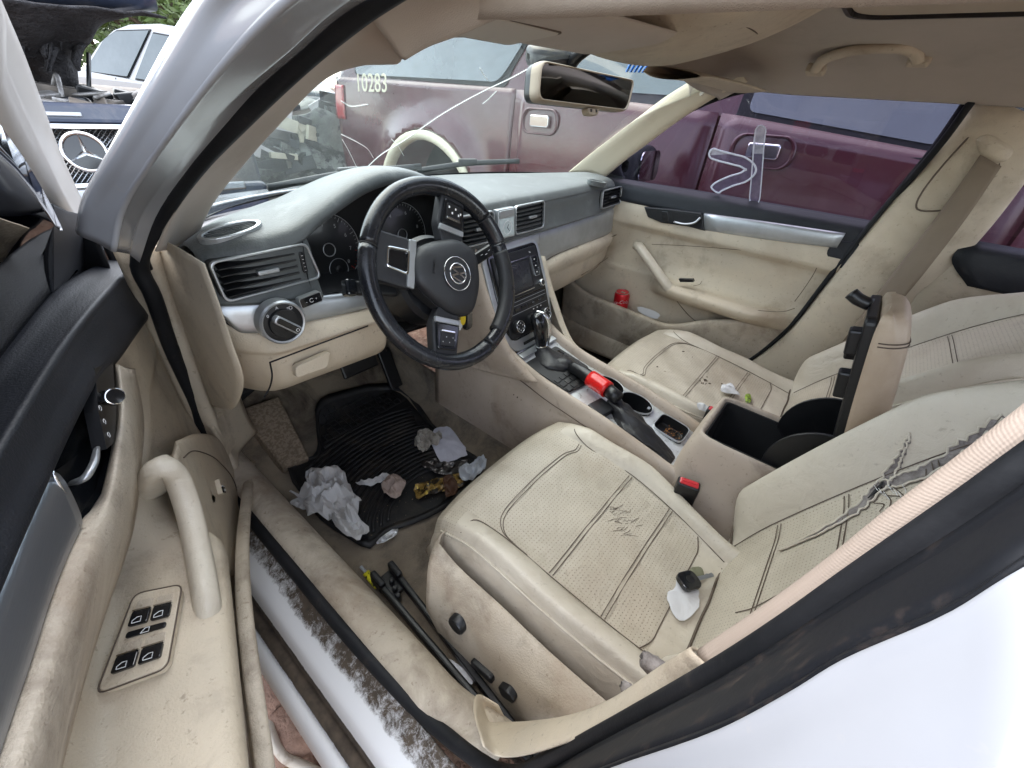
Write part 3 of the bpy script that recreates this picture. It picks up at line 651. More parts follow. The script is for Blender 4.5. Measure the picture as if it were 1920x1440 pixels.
# end cap of the dash on the driver side
rws = [[(-.722, .15, .99), (-.724, .14, .93), (-.728, .13, .86), (-.730, .125, .80), (-.733, .165, .74), (-.735, .26, .655), (-.735, .40, .59)],
       [(-.724, .28, .99), (-.730, .27, .93), (-.736, .27, .86), (-.738, .27, .80), (-.740, .28, .74), (-.740, .33, .655), (-.738, .42, .59)],
       [(-.722, .42, .975), (-.728, .42, .93), (-.732, .42, .86), (-.734, .43, .80), (-.735, .43, .74), (-.735, .44, .655), (-.733, .46, .59)]]
patch('end_cap', rws, m_trim, dash, nu=5, nv=5, t=.003)
# glovebox side
gx = [.13, .145, .17, .25, .38, .50, .60, .68, .725]
rws = []
for x in gx:
    y0 = yc(x); zt = zb_r(x) - .001; d = max(0, (.19 - x) / .06)
    rws.append([(x, y0 - .012, zt), (x, y0 - .026, zt - .012), (x, y0 - .030, zt - .030), (x, y0 - .022, .762), (x, y0 - .016, .752), (x, y0 - .006, .70), (x, y0 + .03, .650), (x, y0 + .09, .632), (x, y0 + .25, .63)])
glove = patch('glovebox', rws, m_trim, dash, nu=4, nv=4, t=.004)
tube('panel_gap', [P(a, b, y=y) for a, b, y in ((1027, 503, .128), (1075, 478, .130), (1130, 452, .142), (1178, 430, .165))], .0015, m_seam, dash, n=5, seg=6)
tube('panel_gap', [P(a, b, y=y) for a, b, y in ((1090, 516, .155), (1130, 490, .165), (1170, 462, .18))], .0012, m_seam, dash, n=5, seg=6)
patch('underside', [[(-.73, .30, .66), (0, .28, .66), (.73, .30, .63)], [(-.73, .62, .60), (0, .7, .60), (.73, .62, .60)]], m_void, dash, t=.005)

# ---------------------------------------------------------------- air vents
def vent(F, w, h, nsl, taper=0.0, closed_label=None, tab=True, extra=False, lean=0):
    v = part('air_vent', car)
    out = rpoly([(-w / 2, -h / 2), (w / 2 + lean, -h / 2 + taper), (w / 2, h / 2 + taper), (-w / 2 - lean * .3, h / 2)], .012, 5)
    inn = [(a * .955, (b - taper / 2) * .90 + taper / 2) for a, b in out]
    prism('vent_back', [(a * .99, b * .99) for a, b in out], F, -.05, -.042, m_void, v)
    ring('vent_well', out, inn, F, -.045, -.002, m_black, v)
    ring('vent_surround', [(a * 1.012, b * 1.03) for a, b in out], [(a * .965, (b - taper / 2) * .925 + taper / 2) for a, b in out], F, -.006, .0045, m_silver, v, .0015)
    ws = w * (.80 if extra else .93); off = -w * .06 if extra else 0
    for k in range(nsl):
        b = -h / 2 + h * (k + .9) / (nsl + .8)
        s = taper * .9
        Fk = (loc3(F, off, b + s * .4, -.008), (F[1] + F[2] * (s / w)).normalized(), (F[2] * .35 - F[3]).normalized(), (F[1] + F[2] * (s / w)).normalized().cross((F[2] * .35 - F[3]).normalized()))
        box('slat', Fk, ws, .022, .0022, m_black, v, .0006)
    for k in range(7):
        a = off - ws / 2 + ws * (k + .5) / 7
        box('vane', (loc3(F, a, taper * (a / w) , -.03), F[1], F[2], F[3]), .0016, h * .85, .02, m_black, v, 0)
    if tab:
        box('vent_tab', (loc3(F, off + .01, taper * .5, .001), F[1], F[2], F[3]), .036, .0075, .012, m_silver, v, .002)
    if extra:
        box('wheel_panel', (loc3(F, w * .41, taper * .9, -.006), F[1], F[2], F[3]), w * .13, h * .86, .008, m_dash, v, .002)
        prism('thumb_wheel', rrect(w * .385, w * .435, -h * .28 + taper, h * .3 + taper, .003), F, -.004, .0045, m_black, v, .0015)
        for k in range(5): box('wheel_mark', (loc3(F, w * .41, taper - h * .2 + k * h * .1, .0046), F[1], F[2], F[3]), .003, .0008, .0006, m_print, v, 0)
    return v
F = frame3((-.631, yc(.63) - .001, .951), (1, -.03, 0), (0, .10, 1)); vent(F, .155, .066, 5, taper=.004, extra=True, lean=.012)
F = frame3((.612, yc(.612) - .009, .950), (1, .06, 0), (0, .10, 1)); vent(F, .165, .060, 5)
F = frame3((.086, yc(.1) - .005, .953), (1, .01, 0), (0, .08, 1)); vent(F, .136, .074, 6)
F = frame3((-.130, yc(.1) - .005, .953), (1, -.01, 0), (0, .08, 1)); vent(F, .120, .074, 6)
# clock / hazard block between the centre vents
ck = part('clock', car)
F = frame3((-.026, yc(0) - .003, .953), (1, 0, 0), (0, .08, 1))
box('clock_body', F, .070, .075, .02, m_silver, ck, .003)
m_clock = M('clock_face', (.45, .52, .53), .2, coat=.5, var=(.62, .68, .68), vscale=40)
prism('clock_face', rrect(-.03, .03, -.033, .014, .004), F, .008, .0115, m_clock, ck, .001)
prism('hazard_button', rrect(-.03, .03, .018, .034, .003), F, .008, .0125, m_silver, ck, .001)
tube('clock_ring', [loc3(F, .017 * math.cos(a), -.010 + .017 * math.sin(a), .0125) for a in np.linspace(0, 2 * math.pi, 30, endpoint=False)], .0009, m_print, ck, n=5, seg=1, closed=True)
for a_, l_ in ((.6, .009), (2.4, .013)): stroke('clock_hand', [(0, -.010), (l_ * math.sin(a_), -.010 + l_ * math.cos(a_))], (F[0] + F[3] * .0117, F[1], F[2], F[3]), .0012, m_black, ck, seg=1)
# defroster outlet rosettes on the top pad ends
for sx, c in ((-1, P(433, 433, z=1.0105)), (1, P(1119, 341, z=1.0085))):
    v = part('defroster_vent', car)
    F = frame3((c[0], c[1], c[2]), (1, 0, -.13 * sx), (0, 1, .10))
    out = ell(.052, .027, 28); inn = ell(.044, .0205, 28)
    ring('rosette_rim', out, inn, F, -.012, .004, m_silver if sx < 0 else m_dash, v, .0015); prism('rosette_well', inn, F, -.012, -.002, m_void, v)
    for k in range(5):
        b = -.014 + k * .007; w = .042 * math.sqrt(max(.05, 1 - (b / .0205) ** 2))
        tube('slat', [loc3(F, -w, b + .001, .001), loc3(F, 0, b - .0015, .002), loc3(F, w, b - .004, .001)], .0011, m_dash, v, n=5, seg=4)
# ---------------------------------------------------------------- headlamp switch, dimmer
hl = part('headlamp_switch', car)
F = frame3(P(530, 604, y=.122), (1, -.02, 0), (0, .08, 1)); RS = .034
lathe('switch_bezel', [(RS * 1.16, -.02), (RS * 1.16, .003), (RS * 1.08, .006), (RS, .005), (RS, -.01)], F, m_silver, hl, 40)
lathe('switch_face', [(RS, -.01), (RS, .002), (RS * .75, .003), (RS * .72, .009), (.001, .0095)], F, m_black, hl, 36)
Fk = (F[0] + F[3] * .016, (F[1] * .72 - F[2] * .70).normalized(), (F[1] * .70 + F[2] * .72).normalized(), F[3])
prism('switch_grip', rrect(-.024, .026, -.0075, .0075, .006), Fk, -.008, .006, m_silver, hl, .002)
prism('grip_cap', rrect(-.021, .0235, -.005, .005, .004), Fk, .0055, .0072, m_gloss, hl, .001)
tube('grip_ring', [loc3(Fk, .018 + .0028 * math.cos(a), .0028 * math.sin(a), .0077) for a in np.linspace(0, 6.283, 14, endpoint=False)], .0005, m_print, hl, n=4, seg=1, closed=True)
for s, a in (('0', 140), ('A', 98)):
    words('switch_mark', s, (loc3(F, .0285 * math.cos(math.radians(a)), .0285 * math.sin(math.radians(a)), .0034), F[1], F[2], F[3]), .0075, m_print, hl)
aa = math.radians(52); c0 = (.0285 * math.cos(aa), .0285 * math.sin(aa))
stroke('switch_mark', [(c0[0] - .001, c0[1] - .003), (c0[0] + .003, c0[1] - .002), (c0[0] + .003, c0[1] + .002), (c0[0] - .001, c0[1] + .003), (c0[0] - .001, c0[1] - .003)], (F[0] + F[3] * .0034, F[1], F[2], F[3]), .0007, m_print, hl)
for k in range(3): stroke('switch_mark', [(c0[0] - .0025, c0[1] - .002 + k * .002), (c0[0] - .006, c0[1] - .0025 + k * .002)], (F[0] + F[3] * .0034, F[1], F[2], F[3]), .0006, m_print, hl, seg=1)
dm = part('dimmer_switch', car)
F = frame3(P(582, 562, y=.128), (1, 0, .10), (0, .06, 1))
prism('dimmer_key', rrect(-.020, .020, -.0085, .0085, .003), F, -.01, .004, m_gloss, dm, .0012)
ring('dimmer_frame', rrect(-.0215, .0215, -.010, .010, .004), rrect(-.020, .020, -.0085, .0085, .003), F, -.01, .003, m_silver, dm)
tube('dimmer_mark', [loc3(F, .0035 * math.cos(a), .0035 * math.sin(a), .0044) for a in np.linspace(.6, 5.7, 14)], .0005, m_print, dm, n=4, seg=1)
words('dimmer_mark', '+', (loc3(F, .0095, 0, .0042), F[1], F[2], F[3]), .006, m_print, dm); words('dimmer_mark', '-', (loc3(F, -.0095, 0, .0042), F[1], F[2], F[3]), .006, m_print, dm)

# ---------------------------------------------------------------- centre stack (leans back towards the gear lever)
SF = frame3((0, .078, .765), (1, 0, 0), (0, .115, .27))     # b=0 is mid height; b from -.155 to +.14
st = part('centre_stack', car)
so = rpoly([(-.125, .135), (.125, .135), (.128, .0), (.118, -.10), (.085, -.155), (-.085, -.155), (-.118, -.10), (-.128, 0)], .03, 4)
prism('stack_surround', so, SF, -.05, .002, m_silver, st, .004)
si = rpoly([(-.108, .128), (.108, .128), (.110, .0), (.104, -.09), (.082, -.118), (-.082, -.118), (-.104, -.09), (-.110, 0)], .02, 4)
prism('stack_fascia', si, SF, .0, .0055, m_gloss, st, .002)
rad = part('radio', car)
prism('radio_front', rrect(-.097, .097, -.005, .118, .006), SF, .004, .010, m_black, rad, .002)
m_scr = M('dark_screen', (.016, .017, .022), .18, coat=.4, var=(.03, .03, .034), vscale=40)
prism('screen', rrect(-.048, .048, .012, .088, .002), SF, .0095, .0115, m_scr, rad, .0008)
ring('screen_frame', rrect(-.052, .052, .008, .092, .003), rrect(-.048, .048, .012, .088, .002), SF, .0095, .0125, m_black, rad)
for a0, a1, b in ((-.060, .060, .094), (-.050, .050, .004)): box('chrome_strip', (loc3(SF, (a0 + a1) / 2, b, .0105), SF[1], SF[2], SF[3]), a1 - a0, .002, .002, m_chrome, rad, 0)
for s in (-1, 1):
    ring('key_frame', rrect(s * .0755 - .0125, s * .0755 + .0125, .035, .092, .003), rrect(s * .0755 - .0115, s * .0755 + .0115, .036, .091, .003), SF, .0095, .0125, m_chrome, rad)
    for k in range(3):
        box('radio_key', (loc3(SF, s * .0755, .0452 + .0182 * k, .0105), SF[1], SF[2], SF[3]), .0215, .0165, .003, m_gloss, rad, .001)
        box('key_mark', (loc3(SF, s * .0755, .0452 + .0182 * k, .0122), SF[1], SF[2], SF[3]), .005, .003, .0006, m_print, rad, 0)
    Fk = (loc3(SF, s * .077, .012, .010), SF[1], SF[2], SF[3])
    lathe('radio_knob', [(.0105, 0), (.0105, .014), (.0095, .0155), (.0075, .0155), (.007, .0135), (.0005, .0135)], Fk, m_chrome, rad, 24)
    lathe('knob_cap', [(.0072, .012), (.0072, .0145), (.0005, .015)], Fk, m_black, rad, 20)
for k, tx in enumerate(('DISC', 'TA')):
    words('radio_mark', tx, (loc3(SF, -.066 + k * .13, .104, .0102), SF[1], SF[2], SF[3]), .006, m_print, rad)
hv = part('climate_panel', car)
prism('climate_front', rrect(-.097, .097, -.112, -.010, .012), SF, .004, .009, m_black, hv, .002)
for k, (a0, a1, b) in enumerate(((-.095, .095, -.014), (-.095, .095, -.024), (-.093, .093, -.046), (.02, .06, -.034))): box('climate_strip', (loc3(SF, (a0 + a1) / 2, b, .0095), SF[1], SF[2], SF[3]), a1 - a0, .0011, .001, m_silver, hv, 0)
for k in range(6): box('climate_key', (loc3(SF, -.075 + .03 * k, -.035, .0095), SF[1], SF[2], SF[3]), .022, .010, .003, m_gloss, hv, .001)
for k in range(3): box('climate_mark', (loc3(SF, .026 + .018 * k, -.053, .0093), SF[1], SF[2], SF[3]), .005, .003, .0006, m_print, hv, 0)
for x in (-.064, .004, .066):
    Fk = (loc3(SF, x, -.080, .009), SF[1], SF[2], SF[3])
    lathe('climate_knob', [(.019, 0), (.0185, .014), (.017, .016), (.0005, .0155)], Fk, m_black, hv, 28)
    tube('knob_ring', [loc3(Fk, .0165 * math.cos(a), .0165 * math.sin(a), .0162) for a in np.linspace(0, 6.283, 30, endpoint=False)], .001, m_chrome, hv, n=5, seg=1, closed=True)
    for k in range(6):
        a = k * 1.05 + .3; box('climate_mark', (loc3(Fk, .010 * math.cos(a), .010 * math.sin(a), .0158), SF[1], SF[2], SF[3]), .0025, .0025, .0005, m_print, hv, 0)
box('vent_slot', (loc3(SF, 0, -.137, .003), SF[1], SF[2], SF[3]), .09, .009, .004, m_void, st, .002)
# shelf below the stack: black pocket with a bright edge
prism('stack_pocket', rrect(-.10, .10, -.06, .0, .01), frame3((0, .018, .625), (1, 0, 0), (0, .1, .3)), -.08, -.002, m_void, st)
box('pocket_edge', frame3((0, .012, .627), (1, 0, 0), (0, .1, .3)), .185, .003, .004, m_chrome, st, .001)
# beige cheeks either side of the stack, flowing down to the console
for s in (-1, 1):
    rws = []
    for (y, z, dx) in ((.155, .91, 0), (.125, .84, .002), (.09, .765, .002), (.05, .70, .000), (.022, .66, -.004), (.0, .635, -.008), (-.03, .612, -.016), (-.07, .596, -.022)):
        rws.append([(s * (.122 + dx), y - .006, z), (s * (.130 + dx), y - .016, z), (s * (.142 + dx), y - .014, z - .004), (s * (.150 + dx), y + .01, z - .010), (s * (.153 + dx), y + .09, z - .03), (s * .155, y + .25, z - .05)])
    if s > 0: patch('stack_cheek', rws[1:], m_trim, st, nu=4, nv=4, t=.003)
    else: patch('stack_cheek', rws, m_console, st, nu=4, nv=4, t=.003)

# ---------------------------------------------------------------- steering column and wheel
sw = part('steering_wheel', car)
TT = math.radians(26)
WU = Vector((0, math.sin(TT), math.cos(TT))); WN = Vector((0, -math.cos(TT), math.sin(TT))); WC = Vector((-.362, 0, .926))
ROTW = math.radians(-117)
ex = Vector((1, 0, 0)) * math.cos(ROTW) + WU * math.sin(ROTW); ey = Vector((-1, 0, 0)) * math.sin(ROTW) + WU * math.cos(ROTW)
W = (WC, ex, ey, WN)            # wheel turned: local right, local up, towards the driver
W0 = (WC, Vector((1, 0, 0)), WU, WN)
m_rim = M('worn_black_wheel_leather', (.012, .013, .016), .22, bump=.25, bscale=300, var=(.02, .022, .026), vscale=12, rvar=.09, dirt=(.07, .065, .06), dscale=18, dlo=.6, dhi=.85, damt=.5)
m_rimperf = M('perforated_wheel_leather', (.013, .014, .016), .5, bump=.4, bscale=300, perf=330, perfcol=(.001, .001, .001))
m_hub = M('airbag_cover', (.017, .018, .021), .48, bump=.45, bscale=380)
RW, RT = .172, .0165
def rimarc(a0, a1, n): return [tuple(loc3(W0, RW * math.cos(a), RW * math.sin(a), .0 + .004 * math.sin(2 * a) ** 2)) for a in np.radians(np.linspace(a0, a1, n))]
def rimpiece(a0, a1, mat, r=RT):
    return sweep('rim_section', rimarc(a0, a1, 40), ell(r * .92, r * 1.08, 14), mat, sw, up=None, caps=True)
rimpiece(33, 149, m_rim); rimpiece(150, 286, m_rim, RT * 1.04); rimpiece(287, 372, m_rim, RT * 1.06); rimpiece(12.6, 32.6, m_rim, RT * 1.02)
for a in (149.5, 286.5, 12.3, 32.8):
    c = rimarc(a - .35, a + .35, 3); sweep('rim_seam', c, ell(RT * 1.0, RT * 1.12, 14), m_void, sw)
# perforated grip on the inner face
gp = [tuple(loc3(W0, (RW - .006) * math.cos(a), (RW - .006) * math.sin(a), .003)) for a in np.radians(np.linspace(300, 366, 30))]
sweep('perforated_grip', gp, ell(RT * 1.02, RT * 1.08, 14), m_rimperf, sw)
# hub pad: a rounded triangle swelling towards the driver
hubo = rpoly([(-.068, .064), (0, .080), (.068, .064), (.080, .012), (.056, -.045), (.030, -.084), (-.030, -.084), (-.056, -.045), (-.080, .012)], .03, 5)
def lay(sc, h, dy=0): return [tuple(loc3(W, a * sc, b * sc + dy, h)) for a, b in hubo] + [tuple(loc3(W, hubo[0][0] * sc, hubo[0][1] * sc + dy, h))]
patch('hub_pad', [lay(.98, -.012), lay(1.0, .004), lay(.96, .014), lay(.86, .020), lay(.6, .026), lay(.3, .029), lay(.02, .030)], m_hub, sw, nu=2, nv=3)
prism('hub_seam', [(a * 1.02, b * 1.02) for a, b in hubo], W, -.02, .0035, m_void, sw)
# side spokes: carrier, silver edge, key block
for s in (-1, 1):
    prism('spoke', rpoly([(s * .06, .028), (s * .10, .034), (s * .165, .030), (s * .165, -.026), (s * .10, -.034), (s * .062, -.020)], .008), W, -.018, .006, m_hub, sw, .004)
    prism('key_block', rpoly([(s * .098, .028), (s * .148, .024), (s * .150, -.022), (s * .098, -.028)], .006), W, .004, .011, m_gloss, sw, .002)
    prism('silver_edge', rpoly([(s * .086, .029), (s * .097, .029), (s * .097, -.030), (s * .086, -.030)], .002), W, .002, .0105, m_silver, sw, .0015)
    prism('key_frame', rrect(min(s * .112, s * .142), max(s * .112, s * .142), -.017, .017, .004), W, .010, .0125, m_black, sw, .001)
    box('silver_key', (loc3(W, s * .112, 0, .012), W[1], W[2], W[3]), .005, .034, .004, m_chrome, sw, .0015)
    for k, (a, b) in enumerate(((.124, .012), (.134, .004), (.124, -.004), (.134, -.012), (.128, .017))):
        box('key_mark', (loc3(W, s * a, b, .0128), W[1], W[2], W[3]), .0042 if s < 0 else .002, .0028 if s < 0 else .001, .0008, m_print, sw, 0)
# lower spoke with the open silver loop
prism('lower_spoke', rpoly([(-.034, -.07), (.034, -.07), (.047, -.085), (.044, -.165), (-.044, -.165), (-.047, -.085)], .008), W, -.014, .006, m_hub, sw, .004)
lo_o = rpoly([(-.040, -.082), (.040, -.082), (.036, -.106), (.022, -.116), (.020, -.138), (-.020, -.138), (-.022, -.116), (-.036, -.106)], .006, 4)
prism('silver_bracket', rpoly([(-.046, -.080), (.046, -.080), (.044, -.096), (-.044, -.096)], .003), W, .003, .0105, m_silver, sw, .002)
lo1 = rpoly([(-.024, -.094), (.024, -.094), (.019, -.140), (-.019, -.140)], .006, 4)
lo2 = [(a * .80, (b + .117) * .82 - .117) for a, b in lo1]
ring('silver_loop', lo1, lo2, W, .002, .012, m_chrome, sw, .002)
prism('loop_window', lo2, W, -.0, .0068, m_gloss, sw)
# roundel emblem
Fe = (loc3(W, 0, .002, .0305), ex, ey, WN)
lathe('emblem_disc', [(.033, -.006), (.033, .000), (.031, .001), (.0005, .001)], Fe, m_hub, sw, 36)
tube('emblem_ring', [loc3(Fe, .0325 * math.cos(a), .0325 * math.sin(a), .0008) for a in np.linspace(0, 6.2832, 44, endpoint=False)], .0009, m_chrome, sw, n=5, seg=1, closed=True)
tube('emblem_ring', [loc3(Fe, .0195 * math.cos(a), .0195 * math.sin(a), .0022) for a in np.linspace(0, 6.2832, 36, endpoint=False)], .0016, m_chrome, sw, n=6, seg=1, closed=True)
s_ = .0195
for pts in ([(-.33, .93), (0, .16), (.33, .93)], [(-.82, .55), (-.42, -.86), (0, .02), (.42, -.86), (.82, .55)]):
    q = [(a * s_, b * s_) for a, b in pts]
    for i in range(len(q) - 1): stroke('emblem_stroke', [q[i], q[i + 1]], (Fe[0] + Fe[3] * .001, ex, ey, WN), .0034, m_chrome, sw, h=.0024, seg=1)
words('hub_mark', 'AIRBAG', (loc3(W, -.0, -.052, .0275), ex, ey, (WN - ey * .12).normalized()), .0075, m_black, sw)
# column shroud and stalks
col_ = part('steering_column', car)
CF = (WC - WN * .03, Vector((1, 0, 0)), WU, WN)
lathe('column_collar', [(.088, -.075), (.090, -.01), (.082, .0), (.02, .002)], CF, m_black, col_, 32)
patch('column_shroud', [[tuple(loc3((WC - WN * d, Vector((1, 0, 0)), WU, WN), a * k, b * k, 0)) for a, b in ell(.085, .075, 20) + [(.085, 0)]] for d, k in ((.05, 1), (.10, 1), (.16, .96), (.22, .9))], m_black, col_, nu=2, nv=3)
for s, name in ((-1, 'turn_stalk'), (1, 'wiper_stalk')):
    c0 = loc3(CF, s * .07, .0, -.035); c1 = loc3(CF, s * .20, .012 if s < 0 else .030, -.012) if s > 0 else Vector(P(655, 540, y=.07))
    F = frame3((c0 + c1) / 2, (c1 - c0), WU)
    box(name, F, (c1 - c0).length, .026, .018, m_black, col_, .006, 3)
    tip = frame3(c1, (c1 - c0), WU); box('stalk_tip', tip, .022, .030, .024, m_gloss, col_, .005, 3)
    for k in range(4): box('stalk_mark', (loc3(F, (.02 + .012 * k), .002 - .004 * (k % 2), .0092), F[1], F[2], F[3]), .006, .0012, .0005, m_print, col_, 0)
# ================================================================ centre console
con = part('centre_console', car)
# edge profile: height of the rail along y
ye = [.12, .04, -.03, -.10, -.17, -.24, -.31, -.37, -.43, -.485]
ze = [.72, .652, .622, .603, .592, .583, .572, .560, .547, .535]
def zr(y): return float(np.interp(-y, [-a for a in ye], ze))
for s in (-1, 1):
    rws = []
    for y in (.30, .20, .12, .07, .03, -.03, -.10, -.17, -.24, -.31, -.37, -.43, -.485, -.53):
        z = zr(y) if y <= .12 else .72 + (y - .12) * .3; b = .0 if y < .02 else 0; lowz = .40 if y < .25 else .42
        rws.append([(s * .088, y, z - .028), (s * .094, y, z - .006), (s * .102, y, z), (s * .112, y, z - .006), (s * .119, y, z - .03), (s * .124, y, z - .075), (s * .135, y, (z + lowz) / 2 - .02), (s * .148, y, lowz), (s * .150, y, .30)])
    patch('console_side', rws, m_console, con, nu=4, nv=4, t=.003)
    # panel joint along the flank
    tube('panel_gap', [(s * .1235, y, zr(y) - .045 - .02 * max(0, (y + .05) / .1)) for y in (.03, -.05, -.12, -.2, -.3, -.4)], .0012, m_seam, con, n=5, seg=4)
# top plate
m_plate = M('worn_silver_console_plate', (.62, .64, .65), .35, metal=.35, dirt=(.10, .085, .07), dscale=45, dlo=.55, dhi=.66, damt=.8, var=(.5, .51, .51), vscale=20)
zt = lambda y: zr(y) - .022
HOLES = [(.048, -.225, .036, .044, 2.0), (.046, -.315, .037, .046, 2.0), (.042, -.425, .038, .040, 5.0)]
gx_, gy_ = np.linspace(-.090, .090, 62), np.linspace(.01, -.49, 160)
v = [(x, y, zt(y)) for y in gy_ for x in gx_]; f = []
for i in range(len(gy_) - 1):
    for j in range(len(gx_) - 1):
        x, y = (gx_[j] + gx_[j + 1]) / 2, (gy_[i] + gy_[i + 1]) / 2
        if any((abs((x - a) / (rx * 1.03)) ** p + abs((y - b) / (ry * 1.03)) ** p) < 1 for a, b, rx, ry, p in HOLES): continue
        f.append((i * 62 + j, i * 62 + j + 1, (i + 1) * 62 + j + 1, (i + 1) * 62 + j))
pyd('console_plate', v, f, m_plate, con)
m_torn = M('black_selector_cover', (.014, .014, .015), .5, dirt=(.12, .11, .10), dscale=30, dlo=.55, dhi=.75, damt=.6, bump=.3, bscale=200)
F = frame3((-.008, -.082, zt(-.08) + .003), (1, 0, 0), (0, 1, .18))
prism('selector_cover', rpoly([(-.070, -.085), (.0, -.098), (.078, -.06), (.078, .065), (-.076, .07)], .01), F, 0, .005, m_torn, con, .002)
for k in range(12):
    a, b = -.058 + .024 * (k % 4), -.078 + .02 * (k // 4)
    box('cover_flake', (loc3(F, a, b, .0066), F[1], F[2], F[3]), .020, .015, .0025, m_torn, con, .001)
box('selector_edge', frame3((0, -.0, zt(0) + .008), (1, 0, 0), (0, 1, .2)), .17, .020, .006, m_silver, con, .002)
for k in range(3): box('selector_window', (loc3(F, .056 - .002 * k, .035 - .03 * k, .0055), F[1], F[2], F[3]), .018, .022, .003, m_gloss, con, .001)
# cup holders and oddments bin
def well(name, c, rx, ry, depth, mat, n=28, p=2.0):
    F = frame3(c, (1, 0, 0), (0, 1, .14)); out = ell(rx * 1.09, ry * 1.07, n, p); inn = ell(rx, ry, n, p)
    w = part(name, car)
    ring('holder_rim', out, inn, F, -.002, .0035, m_silver, w, .0012)
    rws = [[tuple(loc3(F, a * k, b * k, h)) for a, b in inn + [inn[0]]] for k, h in ((1.0, .002), (.98, -.01), (.93, -depth), (.9, -depth - .004), (.02, -depth - .004))]
    patch('holder_well', rws, mat, w, nu=1, nv=2)
    return w, F
w1, F1 = well('cup_holder', (.048, -.225, zt(-.225) + .003), .036, .044, .05, m_black)
w2, F2 = well('cup_holder', (.046, -.315, zt(-.315) + .003), .037, .046, .05, m_black)
box('holder_clip', (loc3(F2, .015, -.034, -.004), F2[1], F2[2], F2[3]), .012, .008, .004, m_silver, w2, .001)
w3, F3 = well('oddments_bin', (.042, -.425, zt(-.425) + .003), .038, .040, .022, m_black, 32, 5.0)
m_rust = M('rusty_crumbs', (.19, .075, .025), .9, var=(.35, .18, .06), vscale=80)
v, f = [], []
rr = random.Random(3)
for k in range(150):
    cx_, cy_ = rr.uniform(-.026, .03), rr.uniform(-.034, .012); s0 = rr.uniform(.0012, .0036); b = len(v); c = loc3(F3, cx_, cy_, -.023 + rr.random() * .008)
    pts = [Vector((rr.uniform(-1, 1), rr.uniform(-1, 1), rr.uniform(-.6, .6))) * s0 + c for _ in range(4)]
    v += [tuple(q) for q in pts]; f += [(b, b + 1, b + 2), (b, b + 2, b + 3), (b, b + 3, b + 1), (b + 1, b + 3, b + 2)]
crumbs = pyd('rust_crumbs', v, f, m_rust, None, False)
tag(crumbs, 'heap of rusty brown crumbs lying in the small console bin', 'crumbs', kind='stuff')
# gear lever
gl_ = part('gear_lever', car)
kb = Vector((0, -.005, .60)); kt = Vector((0, .000, .712))
tube('lever_knob', [(0, -.010, .632), (0, -.006, .658), (-.002, .0, .69), (-.003, .012, .712), (-.003, .026, .717)], .02, m_gloss, gl_, n=14, seg=5, radii=[.015, .019, .0215, .021, .013], flat=1.25)
tube('knob_chrome', [(.017, -.016, .632), (.0185, -.018, .66), (.018, -.012, .695), (.010, .002, .720), (.002, .024, .7265)], .0085, m_chrome, gl_, n=8, seg=6, flat=.8, radii=[.008, .009, .0105, .0105, .006])
lathe('knob_collar', [(.0175, 0), (.0185, .003), (.0175, .006)], frame3((0, -.010, .628), (1, 0, 0), (0, 1, 0)), m_chrome, gl_, 24)
m_boot = M('black_leather_gaiter', (.014, .014, .016), .42, bump=.6, bscale=60, bumpdist=.003, var=(.022, .022, .024), vscale=14)
def gaiter(name, sections, mat, par, n=20, amp=.08, folds=5):
    rws = []
    for i, (c, rx, ry) in enumerate(sections):
        r = []
        for k in range(n + 1):
            a = 2 * math.pi * k / n; w = 1 + amp * math.sin(folds * a + i * .8) * (i / len(sections))
            r.append((c[0] + rx * w * math.cos(a), c[1] + ry * w * math.sin(a), c[2] + .002 * math.sin(3 * a + i)))
        rws.append(r)
    return patch(name, rws, mat, par, nu=1, nv=3)
gaiter('lever_gaiter', [((0, -.010, .632), .016, .016), ((0, -.018, .622), .021, .024), ((0, -.030, .614), .028, .036), ((0, -.042, .607), .038, .050), ((-.002, -.050, .600), .046, .058), ((-.002, -.052, .590), .046, .058)], m_boot, gl_)
patch('torn_gaiter_flap', [[(-.02, -.065, .603), (0, -.07, .610), (.03, -.068, .606)], [(-.012, -.092, .600), (.01, -.096, .610), (.045, -.09, .602)], [(-.002, -.118, .590), (.022, -.12, .598), (.05, -.112, .590)]], m_boot, gl_, t=.002)
# hand brake: grip, red band, gaiter
hb = part('hand_brake', car)
h0, h1 = Vector((.004, -.118, .604)), Vector((-.012, -.200, .603)); h2 = Vector((-.022, -.252, .600)); h3 = Vector((-.028, -.29, .592))
tube('brake_grip', [h0, (h0 + h1) / 2 + Vector((0, 0, .002)), h1], .0185, m_black, hb, n=14, seg=4, radii=[.0165, .0185, .0195])
m_redplastic = M('bright_red_band', (.62, .012, .012), .28, coat=.2, dirt=(.75, .6, .55), dscale=60, dlo=.68, dhi=.75, damt=.7)
tube('red_band', [h1 + (h0 - h1) * .12, (h1 + h2) / 2, h2], .0235, m_redplastic, hb, n=20, seg=3)
tube('brake_collar', [h2, h3], .019, m_black, hb, n=14, seg=2)
lathe('release_button', [(.006, 0), (.006, .012), (.005, .014), (.0005, .0145)], frame3(h0, (1, 0, 0), (0, 0, 1)), m_print, hb, 12)
bz = lambda y: zt(y) + .002
rws = []
for i, (y, hw, hh, xc) in enumerate(((-.262, .018, .022, -.022), (-.285, .024, .026, -.026), (-.31, .032, .030, -.034), (-.35, .037, .030, -.042), (-.39, .036, .025, -.048), (-.43, .030, .017, -.055), (-.46, .022, .010, -.058), (-.475, .016, .004, -.06))):
    r = []
    for k in range(13):
        a = math.pi * (k / 12) ; w = 1 + .13 * math.sin(5 * a + i * 1.9) + .09 * math.sin(11 * a + i * 2.7)
        r.append((xc + hw * math.cos(a) * w, y, bz(y) - .004 + (hh + .012 * max(0, 1 - i / 2.5)) * math.sin(a) * w))
    rws.append(r)
